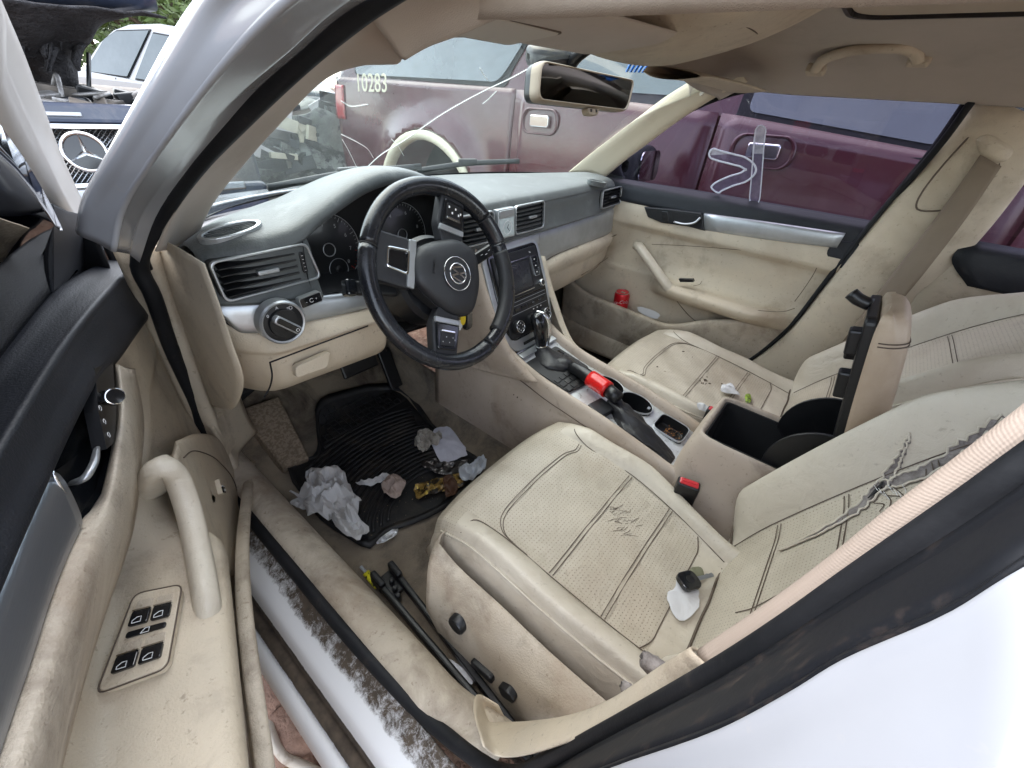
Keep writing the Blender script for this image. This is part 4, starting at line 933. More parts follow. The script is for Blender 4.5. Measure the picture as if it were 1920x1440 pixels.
patch('brake_gaiter', rws, m_boot, hb, nu=2, nv=4, t=.002)
prism('gaiter_frame', rpoly([(-.04, -.02), (.02, -.03), (.025, .02), (-.03, .03)], .006), frame3((-.062, -.262, zt(-.262) + .004), (1, 0, 0), (0, 1, .14)), 0, .016, m_black, hb, .003)
# ---------------------------------------------------------------- storage box and raised armrest
ab = part('armrest_box', car)
yb0, yb1, zb = -.505, -.83, .648
X0 = .104
# outer shell: left, front, right walls with rounded shoulders
prof = []
for (x, y) in ((-X0 - .004, yb1), (-X0 - .002, -.65), (-X0, -.53), (-X0 + .012, -.508), (-X0 + .03, -.503), (0, -.502), (X0 - .03, -.503), (X0 - .012, -.508), (X0, -.53), (X0 + .002, -.65), (X0 + .004, yb1)):
    prof.append((x, y))
def bl(z, grow, dy=0): return [(x * (1 + grow), y + (dy if y > -.6 else 0), z) for x, y in prof]
patch('box_wall', [[(x * .86, min(y, -.52), zb - .012) if 1 else 0 for x, y in prof], [(x * .90, min(y, -.515), zb + .001) for x, y in prof], [(x * .96, y - .004, zb + .003) for x, y in prof], bl(zb - .006, 0), bl(.60, .04, .012), bl(.55, .10, .020), bl(.48, .22, .02), bl(.36, .35, .02)], m_console, ab, nu=3, nv=3, t=.003)
Fb = frame3((0, -.66, zb), (1, 0, 0), (0, 1, 0))
ring('box_liner', rrect(-.088, .088, -.16, .143, .012), rrect(-.084, .084, -.156, .139, .012), Fb, -.20, -.004, m_void, ab)
prism('box_floor', rrect(-.088, .088, -.16, .143, .012), Fb, -.205, -.16, m_void, ab)
# hinge cheeks
for s in (-1, 1):
    Fc = frame3((s * .078, -.735, .655), (0, 1, 0), (0, 0, 1))
    out = [(0.10 * math.cos(a), .105 * math.sin(a)) for a in np.linspace(-.15, math.pi * .62, 16)] + [(-.05, -.04), (.06, -.05)]
    prism('hinge_cheek', out, Fc, -.003, .003, m_black, ab, .001)
    lathe('cheek_pin', [(.003, 0), (.003, .006)], frame3((s * .078 - .003, -.70, .72), (0, 1, 0), (0, 0, 1)), m_black, ab, 10)
lid = part('armrest_lid', car)
La, Lb = Vector((0, -.742, .68)), Vector((0, -.672, .985))
LF = frame3((La + Lb) / 2, (1, 0, 0), Lb - La)      # a = across, b = along lid, normal points forward (underside side) or back
ln = LF[3] if LF[3].y < 0 else -LF[3]
L_ = (Lb - La).length
rws = []
for t_, w, th0, th1 in ((-.5, .074, .010, .045), (-.46, .082, .008, .052), (-.2, .085, .006, .056), (.2, .085, .006, .054), (.42, .082, .008, .048), (.49, .076, .012, .038), (.505, .06, .018, .030)):
    c = LF[0] + LF[2] * (t_ * L_) - LF[2] * 0; r = []
    for a, b in ((-w + .004, th0), (-w, th0 + .006), (-w - .001, (th0 + th1) / 2), (-w + .006, th1 - .012), (-w + .022, th1), (0, th1 + .003), (w - .022, th1), (w - .006, th1 - .012), (w + .001, (th0 + th1) / 2), (w, th0 + .006), (w - .004, th0), (0, th0), (-w + .004, th0)):
        r.append(tuple(c + LF[1] * a + ln * b))
    rws.append(r)
rws.append([tuple(LF[0] + LF[2] * (.507 * L_) + ln * .024)] * 13)
rws.insert(0, [tuple(LF[0] - LF[2] * (.502 * L_) + ln * .028)] * 13)
m_lid = M('worn_tan_armrest_leather', (.44, .345, .25), .5, bump=.4, bscale=400, var=(.36, .27, .19), vscale=8, dirt=(.2, .14, .1), dscale=12, dlo=.58, dhi=.8, damt=.5)
patch('lid_pad', rws, m_lid, lid, nu=3, nv=5)
Fu = (LF[0] - ln * .002, LF[1], LF[2], -ln)
prism('lid_underside', rrect(-.078, .078, -.148, .150, .012), (Fu[0], Fu[1], Fu[2], Fu[1].cross(Fu[2]) if Fu[1].cross(Fu[2]).dot(ln) < 0 else -Fu[1].cross(Fu[2])), -.010, .006, m_black, lid, .003)
for s, b0, ln0 in ((-1, .02, .05), (-1, .10, .045), (1, .06, .06)):
    box('lid_catch', (Fu[0] - ln * .012 + LF[1] * (s * .05) + LF[2] * b0, Fu[1], Fu[2], Fu[1].cross(Fu[2])), .028, ln0, .022, m_black, lid, .004)
tube('lid_handle', [Fu[0] + LF[2] * .15 - ln * .004, Fu[0] + LF[2] * .158 - ln * .022, Fu[0] + LF[2] * .168 - ln * .034], .011, m_black, lid, n=8, seg=4, flat=1.0)
for d in (.0, .006):
    q = [tuple(LF[0] + LF[2] * (.31 * L_ + d + .02 * abs(a) * 6) + LF[1] * a + ln * b) for a, b in ((-.0855, .016), (-.0862, .030), (-.079, .042), (-.062, .0525), (0, .0555), (.062, .0525))]
    tube('lid_seam', q, .0011, m_seam, lid, n=5, seg=5)
# belt buckles either side of the box
for nm, c, tilt in (('driver', (-.150, -.535, .520), .12), ('passenger', (.145, -.50, .535), -.1)):
    b = part('belt_buckle', car)
    F = frame3(c, (.25 if nm == 'driver' else 0, -1, 0), (-.05, -.12, 1))
    box('buckle_body', F, .048, .075, .026, m_black, b, .005, 3)
    m_btn = bpy.data.materials.get('red_buckle_button') or M('red_buckle_button', (.55, .03, .04), .35, coat=.2)
    box('release_key', (loc3(F, 0, .034, 0), F[1], F[2], F[3]), .040, .012, .018, m_btn, b, .003)
    box('key_ridge', (loc3(F, 0, .040, 0), F[1], F[2], F[3]), .030, .004, .006, m_btn, b, .0015)
    tube('buckle_strap', [loc3(F, .0, -.03, 0), loc3(F, .006, -.07, .002), loc3(F, .016, -.14, .004)], .012, m_black, b, n=8, seg=4, flat=.25)
    if nm == 'driver':
        tube('buckle_loop', [loc3(F, -.022, -.03, .012), loc3(F, -.02, -.045, .022), loc3(F, .0, -.05, .028), loc3(F, .02, -.045, .018), loc3(F, .022, -.032, .01)], .006, m_black, b, n=6, seg=4, flat=.5)
# ================================================================ front seats
def sm(a, b, x):
    t = min(1, max(0, (x - a) / (b - a))); return t * t * (3 - 2 * t)
def make_seat(xc, shift, mir, recline, label, torn):
    st = part('front_seat', car); st['label'] = label
    hw = .228
    sx = -1 if mir else 1
    def T(p): return (sx * p[0] + shift[0], p[1] + shift[1], p[2] + shift[2])
    yk = [-.128, -.142, -.165, -.20, -.27, -.36, -.46, -.56, -.64, -.70]
    zk = [.450, .492, .515, .523, .520, .512, .502, .490, .482, .478]
    def zc(y): return float(np.interp(-y, [-a for a in yk], zk))
    def hwl(y): return hw - .012 * sm(-.45, -.68, y) - .05 * max(0, (y + .17) / .045) ** 2 * .25
    def S(u, y):
        """u -1 (outer side) .. 1 (console side)"""
        w = hwl(y) - (.07 * sm(-.42, -.68, y) if u > 0 else 0)
        b = sm(.62, .90, abs(u)) * .030 * sm(-.14, -.30, y) - .030 * sm(.90, 1.0, abs(u)) ** 2
        x = xc + u * w
        yy = y - .022 * (abs(u) ** 3) * (1 if y > -.2 else max(0, 1 - (-.2 - y) / .1))
        crease = -.004 * math.exp(-((abs(u) - .74) / .035) ** 2) * sm(-.18, -.24, y)
        wob = .0035 * math.sin(9 * u + 21 * y) * math.sin(13 * y + 3 * u) * sm(-.2, -.3, y)
        return (x, yy, zc(y) + b + crease + wob)
    def strip(name, us, yl, mat, dz=0):
        G = [[T(S(u, y)) for u in us] for y in yl]
        return grid_mesh(name, G, mat, st)
    yl = list(np.interp(np.linspace(0, len(yk) - 1, 60), range(len(yk)), yk))
    UB = .74
    yb = [y for y in yl if y <= -.195]; yf = [y for y in yl if y >= min([q for q in yl if q > -.205] + [0]) - .012]
    strip('cushion_centre', np.linspace(-UB, UB, 30), [y for y in yl if y > -.615], m_perf); strip('cushion_rear', np.linspace(-UB, UB, 30), [y for y in yl if y <= -.605], m_plain)
    tube('seam', [T((q[0], q[1], q[2] + .0015)) for q in (S(u, -.61 + .012 * max(0, abs(u) - .6) / .14) for u in np.linspace(-.74, .74, 12))], .0010, m_seam, st, n=5, seg=3)
    for s in (-1, 1):
        strip('cushion_bolster', np.linspace(s * UB, s * 1.0, 16), [y for y in yl if y <= -.20], m_plain)
        strip('cushion_front_corner', np.linspace(s * UB, s * 1.0, 16), [y for y in yl if y >= -.206], m_perf)
    e = .0014
    def onseat(pts): return [T((q[0], q[1], q[2] + e)) for q in (S(u, y) for u, y in pts)]
    def dbl(pts, d=.0075, ax=1):
        for k in (-.5, .5):
            tube('seam', onseat([(u + (k * d / hw if ax == 0 else 0), y + (k * d if ax == 1 else 0)) for u, y in pts]), .0008, m_seam, st, n=5, seg=6)
    for y0 in (-.415, -.525): dbl([(u, y0 - .006 * u * u) for u in np.linspace(-.72, .72, 7)])
    dbl([(-.73, -.36), (-.725, -.33), (-.70, -.30), (-.62, -.278), (-.50, -.268), (-.1, -.262), (.2, -.262), (.50, -.268), (.62, -.278), (.72, -.275)])
    for s in (-1, 1):
        tube('seam', onseat([(s * .96, -.225), (s * .82, -.235), (s * .745, -.29), (s * .74, -.42), (s * .74, -.55), (s * .72, -.66)]), .0010, m_seam, st, n=5, seg=6)
        tube('piping', [T((p[0] + s * .001, p[1], p[2] + .001)) for p in (S(s * .985, y) for y in (-.168, -.185, -.21, -.26, -.34, -.44, -.54, -.62, -.68))], .0026, m_plain, st, n=6, seg=5)
        tube('seam', [T((p[0] + s * .002, p[1], p[2] - .006)) for p in (S(s * .99, y) for y in (-.17, -.185, -.21, -.26, -.34, -.44, -.54, -.62, -.68))], .0010, m_seam, st, n=5, seg=5)
        # leather side below the piping
        G = []
        for y in yl:
            p = S(s * 1.0, y); lo = .40
            G.append([T(p), T((p[0] + s * .006, p[1] + .001, p[2] - .012)), T((p[0] + s * .010, p[1], p[2] * .5 + lo * .5)), T((p[0] + s * .020, p[1], lo + .006)), T((p[0] + s * .01, p[1], lo))])
        grid_mesh('cushion_side', G, m_leather, st)
    # front face down to the frame
    G = []
    for u in np.linspace(-1, 1, 30):
        p = S(u, -.128); G.append([T(p), T((p[0], p[1] - .002, p[2] - .03)), T((p[0], p[1] - .02, p[2] - .08)), T((p[0], p[1] - .06, p[2] - .10))])
    grid_mesh('cushion_front', G, m_leather, st)
    # ---------------- backrest
    cr_, sr = math.cos(recline), math.sin(recline)
    B0 = np.array((xc, -.662, .475)); bu = np.array((0, -sr, cr_)); bn = np.array((0, cr_, sr))
    def Bk(u, h):
        w = .235 - .03 * sm(.40, .62, h) - .012 * (1 - sm(0, .12, h))
        b = .075 * sm(.60, .90, abs(u)) * sm(-.03, .10, h) * (1 - .6 * sm(.42, .60, h)) - .05 * sm(.88, 1.0, abs(u)) ** 2
        crease = -.006 * math.exp(-((abs(u) - .68) / .03) ** 2) * sm(.02, .08, h)
        q = B0 + bu * h + bn * (b + crease + .012 * math.sin(h * 5) - .03 * sm(.56, .66, h)); return (q[0] + u * w, q[1], q[2])
    hl = np.linspace(-.02, .64, 46)
    def bst(name, us, mat, hh=hl): return grid_mesh(name, [[T(Bk(u, h)) for u in us] for h in hh], mat, st)
    hs = [h for h in hl if h < .36]; ht = [h for h in hl if h > .34]
    UB = .68; bst('back_centre', np.linspace(-UB, UB, 26), m_perf)
    for s in (-1, 1):
        bst('back_bolster', np.linspace(s * UB, s, 16), m_plain)
        onb = lambda pts: [T(tuple(np.array(Bk(u, h)) + bn * .0015)) for u, h in pts]
        tube('seam', onb([(s * .68, h) for h in np.linspace(.02, .60, 9)]), .0008, m_seam, st, n=5, seg=4)
        tube('piping', [T(tuple(np.array(Bk(s * .985, h)) + bn * .001)) for h in np.linspace(-.01, .63, 12)], .0026, m_plain, st, n=6, seg=4)
        G = []
        for h in hl:
            p = np.array(Bk(s, h)); th = .10 - .04 * sm(.5, .64, h)
            G.append([T(p), T(p + np.array((s * .012, 0, 0)) - bn * .02), T(p + np.array((s * .014, 0, 0)) - bn * .06), T(p + np.array((s * .0, 0, 0)) - bn * th), T(p + np.array((-s * .04, 0, 0)) - bn * (th + .03))])
        grid_mesh('back_side', G, m_leather, st)
    for h0 in (.135, .27, .40):
        for k in (-.004, .004): tube('seam', onb([(u, h0 + k) for u in np.linspace(-.66, .66, 9)]), .0008, m_seam, st, n=5, seg=4)
    G = [[T(tuple(np.array(Bk(u * .8, h)) * [1, 0, 0] + (np.array(Bk(0, h)) - bn * (.13 - .05 * abs(u))) * [0, 1, 1])) for u in np.linspace(-1, 1, 10)] for h in hl]
    grid_mesh('back_shell', G, m_trim, st)
    G = [[T(tuple(np.array(Bk(u, .64)))), T(tuple(np.array(Bk(u, .64)) + bu * .02 - bn * .03)), T(tuple(np.array(Bk(u, .64)) + bu * .0 - bn * .07))] for u in np.linspace(-1, 1, 20)]
    grid_mesh('back_top', G, m_plain, st)
    jn = []
    for u in np.linspace(-.93, .93, 15):
        for h in np.linspace(-.02, .2, 200):
            q = Bk(u, h); u2 = (q[0] - xc) / hw
            if q[2] > S(max(-1, min(1, u2)), max(-.70, q[1]))[2] + .001: jn.append(T((q[0], q[1] + .003, q[2] + .001))); break
    tube('seat_crease', jn, .0022, m_seam, st, n=6, seg=3)
    # head restraint
    hp = [tuple(np.array(Bk(0, .64)) - bn * .04 + bu * h) for h in (.0, .06)]
    for s in (-1, 1): tube('restraint_post', [T((p[0] + s * .06, p[1], p[2])) for p in hp], .006, m_chrome, st, n=8, seg=2)
    rws = []
    for h, w, th in ((.05, .08, .02), (.06, .115, .04), (.12, .13, .05), (.19, .12, .045), (.225, .095, .03), (.232, .06, .012)):
        c = np.array(Bk(0, .64)) - bn * .04 + bu * h
        rws.append([T(tuple(c + np.array((w * a, 0, 0)) + bn * th * b)) for a, b in ell(1, 1, 16, 2.8) + [(1, 0)]])
    patch('head_restraint', rws, m_plain, st, nu=2, nv=3)
    return st, T, S, Bk, bn, bu, onseat
seatD, TD, SD, BD, bnD, buD, onD = make_seat(-.345, (0, 0, 0), False, math.radians(25), 'driver seat with torn, cracked backrest and a control panel on its side', True)
seatP, TP, SP, BP_, bnP, buP, onP = make_seat(-.375, (.0, .022, .015), True, math.radians(40), 'passenger seat, reclined, with paper scraps on its cushion', False)
# cracks in the driver cushion
m_crackd = M('dark_leather_crack', (.11, .085, .065), .9)
rr = random.Random(11)
for k in range(26):
    u0, y0 = rr.uniform(.02, .34), rr.uniform(-.49, -.42); a = rr.uniform(-.9, -.2); l = rr.uniform(.008, .028); pts = []
    for i in range(4): pts.append((u0 + math.cos(a) * l * i / 3 / .228 + rr.uniform(-.006, .006), y0 + math.sin(a) * l * i / 3 + rr.uniform(-.0015, .0015)))
    q = onD(pts); tube('leather_crack', q, rr.uniform(.0003, .0006), m_crackd, seatD, n=4, seg=2)
# black smudges on the passenger cushion
for (u0, y0, n, sp) in ((.05, -.43, 16, .022), (-.42, -.33, 4, .02), (.3, -.30, 2, .02), (-.10, -.50, 6, .02)):
    for k in range(n):
        u, y = u0 + rr.gauss(0, sp / .228 * .5), y0 + rr.gauss(0, sp * .5); q = Vector(onP([(u, y)])[0]); F = frame3(q, (1, 0, 0), (0, 1, -.08))
        r0 = rr.uniform(.001, .0035); prism('smudge', [(r0 * rr.uniform(.5, 1.3) * math.cos(a), r0 * rr.uniform(.5, 1.3) * math.sin(a)) for a in np.linspace(0, 5.6, 7)], F, -.0008, .0004, m_stain, seatP)
# the long tear in the driver backrest: lifted leather lips over grey foam, branching
m_foam = M('grey_torn_foam', (.26, .235, .22), .95, bump=1, bscale=120, bumpdist=.004, var=(.15, .13, .12), vscale=60)
def onback(px, py, lift=.0015):
    # foot of the sight line on the driver backrest surface (solved along the ray)
    r = ray(px, py); best = None
    for t in np.linspace(.45, 1.25, 400):
        q = CAM + r * t; h = (q - np.array((0, -.662, .475))) @ buD; w = .235 - .03 * sm(.40, .62, h) - .012 * (1 - sm(0, .12, h)); u = (q[0] + .345) / w
        if abs(u) > 1.0: continue
        s = np.array(BD(u, h)); d = (q - s) @ bnD
        if d < 0: best = s + bnD * lift; break
    return best
def tearline(name, pts, r, mat, radii=None, lift=.001, wob=0):
    q = [onback(a, b, lift) for a, b in pts]; q = [x for x in q if x is not None]
    if len(q) > 1: tube(name, [tuple(x) for x in q], r, mat, seatD, n=8, seg=4, flat=.3, radii=radii, up=tuple(bnD))
def ragged(pts, widths, jit=3.0):
    """a rip: sunken grey foam between two curled, uneven leather lips"""
    pp = np.array(cr([(a, b, 0) for a, b in pts], 7))[:, :2]; tg = np.gradient(pp, axis=0); tg /= np.linalg.norm(tg, axis=1)[:, None]; nn = np.stack([-tg[:, 1], tg[:, 0]], 1)
    wv = np.interp(np.linspace(0, 1, len(pp)), np.linspace(0, 1, len(widths)), widths)
    L_, R__ = [], []
    for i in range(len(pp)):
        jl, jr = rr.uniform(-jit, jit) * min(1, wv[i] / 6), rr.uniform(-jit, jit) * min(1, wv[i] / 6)
        L_.append(pp[i] + nn[i] * (wv[i] + jl)); R__.append(pp[i] - nn[i] * (wv[i] + jr))
    f3 = lambda A, lift: [tuple(q) for q in (onback(a, b, lift) for a, b in A) if q is not None]
    rowsT = [f3(L_, .0035), f3(np.array(L_) * .6 + pp * .4, .0012), f3(pp, .0008), f3(np.array(R__) * .6 + pp * .4, .0012), f3(R__, .0035)]
    if min(map(len, rowsT)) == len(pp):
        patch('tear', rowsT, m_foam, seatD, nu=1, nv=2, lu=True)
        for A in (rowsT[0], rowsT[4]): tube('tear_lip', A, .0016, m_plain, seatD, n=6, seg=1)
ragged([(1465, 1035), (1515, 1012), (1570, 985), (1620, 950), (1650, 918)], [.6, 2, 4, 7, 9])
ragged([(1650, 918), (1672, 896), (1692, 868), (1703, 842), (1713, 818)], [9, 9, 6, 4, .8])
ragged([(1655, 915), (1695, 905), (1750, 882), (1800, 852), (1850, 815), (1890, 788)], [6, 10, 10, 11, 9, 5])
tearline('tear_gap', [(1632, 938), (1648, 924), (1662, 908)], .004, m_void, [.0015, .005, .002], .004)
for k, pts in enumerate(([(1670, 910), (1690, 925), (1700, 935)], [(1655, 915), (1665, 930), (1690, 932), (1698, 940)], [(1650, 918), (1672, 940), (1668, 955)], [(1720, 905), (1735, 900), (1738, 880)], [(1640, 945), (1660, 948), (1650, 960)])):
    tearline('leather_crack', pts, .0009, m_crackd)
for k in range(7):
    x0, y0 = 1645 + k * 9, 915 + (k % 3) * 6
    tearline('loose_thread', [(x0, y0), (x0 + 6, y0 + 9), (x0 + 14 - k, y0 + 16)], .0004, m_print, lift=.006)
tearline('seam', [(1380, 1150), (1410, 1142), (1440, 1128), (1470, 1112)], .0012, m_seam)
# torn foam tufts by the pillar foot
for c, r0 in ((P(1243, 1262, x=-.665), .018), (P(1185, 1300, x=-.67), .011)):
    rws = []; 
    for i in range(6):
        rws.append([(c[0] + r0 * (.6 * math.cos(a) * math.sin(math.pi * (i + .3) / 6.2)) + rr.uniform(-1, 1) * .003, c[1] - r0 * 1.3 * math.cos(math.pi * i / 5) + rr.uniform(-1, 1) * .003, c[2] + r0 * .8 * math.sin(a) * math.sin(math.pi * (i + .3) / 6.2) + rr.uniform(-1, 1) * .003) for a in np.linspace(0, 6.283, 10)])
    patch('foam_tuft', rws, m_foam, seatD, nu=2, nv=2)
# plastic valance on the outer side of the driver cushion, with its switches
vt = [(812, 1030), (850, 1075), (930, 1150), (1010, 1228), (1092, 1302), (1180, 1378)]
vm = [(802, 1085), (838, 1140), (915, 1215), (985, 1280), (1060, 1340), (1140, 1410)]
vb = [(806, 1148), (842, 1215), (890, 1280), (945, 1340), (1010, 1395), (1080, 1450)]
rT = [P(a, b, x=-.612) for a, b in vt]; rM = [P(a, b, x=-.642) for a, b in vm]; rB = [P(a, b, x=-.648) for a, b in vb]
rT2 = [(p[0] + .014, p[1] - .002, p[2] + .006) for p in rT]
rM2 = [tuple(np.array(a) * .6 + np.array(b) * .4 + np.array((-.005, 0, 0))) for a, b in zip(rT, rM)]
rB2 = [(p[0] + .03, p[1], p[2] - .01) for p in rB]
val = patch('seat_valance', [rT2, rT, rM2, rM, rB, rB2], m_trimdirty, seatD, nu=5, nv=4, t=.003)
patch('valance_nose', [[r[0], (r[0][0] + .02, r[0][1] + .012, r[0][2]), (r[0][0] + .08, r[0][1] + .014, r[0][2] - .005), (r[0][0] + .22, r[0][1] + .012, r[0][2] - .01)] for r in (rT2, rT, rM2, rM, rB)], m_trimdirty, seatD, nu=4, nv=3, t=.003)
def onval(px, py): return P(px, py, x=-.646)
c = Vector(onval(860, 1168)); lathe('lumbar_switch', [(.019, -.006), (.0185, .008), (.016, .011), (.0005, .0095)], frame3(c, (0, -1, 0), (0, 0, 1)), m_black, seatD, 28)
c = Vector(onval(912, 1248)); d = Vector(onval(935, 1268)) - Vector(onval(892, 1230))
prism('slide_switch', rrect(-.027, .027, -.010, .010, .007), frame3(c, d, (0, 0, 1)), -.006, .016, m_black, seatD, .003, 3) if frame3(c, d, (0, 0, 1))[3].x < 0 else prism('slide_switch', rrect(-.027, .027, -.010, .010, .007), frame3(c, -d, (0, 0, 1)), -.006, .016, m_black, seatD, .003, 3)
c = Vector(onval(960, 1288)); F = frame3(c, (0, -.75, .45), (0, .45, .75)); 
if F[3].x > 0: F = (F[0], -F[1], F[2], -F[3])
prism('recline_switch', rpoly([(-.018, -.012), (.012, -.014), (.020, .0), (.010, .014), (-.016, .013)], .007), F, -.006, .018, m_black, seatD, .003, 3)
# seat rail, floor level
rl = part('seat_rail', car)
for (a, b, w) in (((700, 1082), (842, 1250), .013), ((733, 1063), (850, 1215), .013)):
    p0, p1 = Vector(P(*a, z=.312)), Vector(P(*b, z=.312)); p1 = p0 + (p1 - p0).normalized() * .5
    F = frame3((p0 + p1) / 2, p1 - p0, (1, 0, 0)); box('rail_channel', F, .5, w, .022, m_black, rl, .004)
    F2 = frame3(p0 + (p1 - p0).normalized() * .02, p1 - p0, (1, 0, 0)); box('rail_end', (F2[0] + Vector((0, 0, .004)), F2[1], F2[2], F2[3]), .045, w * 1.2, .036, m_black, rl, .005)
p0 = Vector(P(735, 1095, z=.30)); F = frame3(p0, (0, 1, 0), (1, 0, 0)); box('rail_bridge', F, .06, .05, .015, m_black, rl, .003)
for k in range(3): lathe('rail_bolt', [(.006, -.012), (.006, .010), (.004, .012)], frame3(Vector(P(735 + 6 * k, 1092 + 14 * k, z=.31)), (1, 0, 0), (0, 1, 0)), m_black, rl, 8)
# ================================================================ open driver door
TH = math.radians(19); HG = np.array((-.86, .60, 0.0))
dn = np.array((math.cos(TH), -math.sin(TH), 0)); ds = np.array((-math.sin(TH), -math.cos(TH), 0))
def D(s, n, z): return tuple(HG + ds * s + dn * n + np.array((0, 0, z)))
def PD(px, py, n): return plane(px, py, tuple(dn), float(HG @ dn + n))
def PDL(px, py, off=-.302):                       # leaning plane of the window frame
    nn = np.array((dn[0], dn[1], -.4)); return plane(px, py, tuple(nn), float(HG @ dn + off))
door = part('driver_door', car)
# belt pad
w0 = [(0, 667), (50, 610), (100, 552), (155, 515), (213, 486)]
rg = [(0, 840), (50, 758), (97, 680), (160, 593), (207, 540), (255, 492), (280, 478)]
lw = [(45, 975), (97, 883), (160, 737), (213, 680), (240, 643), (272, 600), (297, 570)]
def ext(row, s_add, k=1):
    a = np.array(row[0]) ; d = np.array(ds) * s_add; return [tuple(a + d)] + row
RW0 = ext([PD(a, b, .085) for a, b in w0], .40); RRG = ext([PD(a, b, .135) for a, b in rg], .40); RLW = ext([PD(a, b, .142) for a, b in lw], .40)
def resamp(row, n=12):
    q = cr(row, 8); L = np.concatenate([[0], np.cumsum(np.linalg.norm(np.diff(q, axis=0), axis=1))]); t = np.linspace(0, L[-1], n)
    return [tuple(np.array([np.interp(x, L, q[:, k]) for k in range(3)])) for x in t]
a_, b_, c_ = resamp(RW0), resamp(RRG), resamp(RLW)
mid = [tuple((np.array(p) * .35 + np.array(q) * .65) + np.array((0, 0, .006))) for p, q in zip(a_, b_)]
mid2 = [tuple((np.array(p) * .5 + np.array(q) * .5) + dn * .006) for p, q in zip(b_, c_)]
mx_ = lambda A, B, t: [tuple(np.array(p) * (1 - t) + np.array(q) * t) for p, q in zip(A, B)]
patch('belt_pad', [[tuple(np.array(p) - dn * .02 - np.array((0, 0, .03))) for p in a_], a_, mx_(a_, b_, .5), mx_(a_, b_, .9), b_, mx_(b_, c_, .12), mx_(b_, c_, .5), c_, [tuple(np.array(p) - dn * .02) for p in c_]], m_dark, door, nu=4, nv=4, t=.003)
# brushed strip
m0 = [(-40, 1180), (0, 1090), (57, 960), (97, 885)]; m1 = [(-40, 1500), (0, 1387), (50, 1243), (100, 1093), (147, 990)]
q0 = resamp(ext([PD(a, b, .138) for a, b in m0], .2), 10); q1 = resamp(ext([PD(a, b, .140) for a, b in m1], .2), 10)
patch('brushed_strip', [[tuple(np.array(p) - dn * .01) for p in q0], q0, [tuple((np.array(p) + np.array(q)) / 2 + dn * .004) for p, q in zip(q0, q1)], q1, [tuple(np.array(p) - dn * .01) for p in q1]], m_alu, door, nu=3, nv=4, t=.002)
tube('strip_edge', [PD(97, 884, .143), PD(122, 930, .143), PD(147, 988, .143)], .0016, m_chrome, door, n=6, seg=4)
# latch bowl and pull
bo = [(100, 885), (158, 742), (213, 684), (219, 770), (207, 850), (190, 925), (150, 988)]
out = [PD(a, b, .139) for a, b in bo]
inn = [PD(100 + (a - 100) * .82 + 10, 850 + (b - 850) * .82, .124) for a, b in bo]
def loopp(l): return list(l) + [l[0]]
ctr = tuple(np.mean(inn, axis=0))
patch('latch_bowl', [loopp(out), loopp([tuple(np.array(p) * .6 + np.array(q) * .4 - dn * .004) for p, q in zip(out, inn)]), loopp(inn), [ctr] * (len(inn) + 1)], m_gloss, door, nu=2, nv=3, lu=True)
tube('latch_pull', [PD(135, 905, .130), PD(160, 895, .146), PD(174, 873, .150), PD(181, 842, .146)], .0055, m_silver, door, n=8, seg=5, flat=.6, radii=[.004, .006, .006, .004])
lk = [PD(a, b, .147) for a, b in ((178, 690), (212, 680), (219, 770), (214, 830), (200, 842), (184, 770))]
v = [tuple(np.array(p)) for p in lk] + [tuple(np.array(p) - dn * .012) for p in lk]; n = len(lk)
pyd('switch_plate', v, [tuple(range(n))] + [(i, n + i, n + (i + 1) % n, (i + 1) % n) for i in range(n)], m_black, door, False)
FD = (Vector(PD(200, 790, .1475)), Vector(ds), Vector((0, 0, 1)), Vector(dn))
for k, (px, py) in enumerate(((188, 765), (196, 790), (204, 815))):
    q = Vector(PD(px, py, .148)); tube('mirror_mark', [q + Vector(ds) * (.003 * math.cos(a)) + Vector((0, 0, .003 * math.sin(a))) for a in np.linspace(0, 5.2, 10)], .0004, m_print, door, n=4, seg=1)
kc = Vector(PD(196, 747, .147)); kd = Vector(PD(226, 741, .172)); ka = (kd - kc).normalized()
F = frame3(kc, ka.cross(Vector((0, 0, 1))), Vector((0, 0, 1)).cross(ka).cross(ka)); F = (kc, F[1], F[1].cross(ka).normalized() * -1, ka)
lathe('mirror_knob', [(.006, -.004), (.006, .008), (.0095, .010), (.0098, .030), (.0095, .032), (.0085, .0325)], F, m_chrome, door, 24)
lathe('knob_face', [(.0085, .030), (.0085, .0328), (.0004, .0332)], F, m_gloss, door, 20)
for k in range(5):
    a = k * 1.256; tube('knob_groove', [loc3(F, .0097 * math.cos(a), .0097 * math.sin(a), .012), loc3(F, .0099 * math.cos(a), .0099 * math.sin(a), .029)], .0011, m_black, door, n=4, seg=1)
# main beige panel: stations along the door, profile from the ridge down
def prof(s):
    k = sm(.50, .64, s); r = sm(.28, .50, s)
    zl = float(np.interp(s, [.0, .07, .3, .46, .73, 1.06], [.80, .815, .855, .88, .925, .95])); nu_ = .128 - .024 * r; d = -.10 * (s - .78) - .026
    mid = lambda t, lo: zl * (1 - t) + lo * t
    A = [(nu_ + .002, zl + .012), (nu_ + .004, zl - .008), (nu_ + .004, mid(.25, .74)), (nu_, mid(.5, .74)), (nu_ - .008 * r, mid(.75, .74)), (.122 - .054 * k, .745 - .008 * k), (.122 - .044 * k, .715 - .022 * k + d * k), (.123 - .004 * k, .69 - .004 * k + d * k), (.124 + .040 * k, .66 + .024 * k + d * k), (.126 + .064 * k, .62 + .056 * k + d * k), (.128 + .066 * k, .59 + .066 * k + d * k), (.135 + .044 * k, .54 + .04 * k), (.140, .46), (.143, .38), (.140, .29), (.12, .22)]
    return A
SS = [.015, .05, .12, .22, .32, .42, .50, .56, .62, .68, .76, .85, .95, 1.06]
m_doorp = m_trim
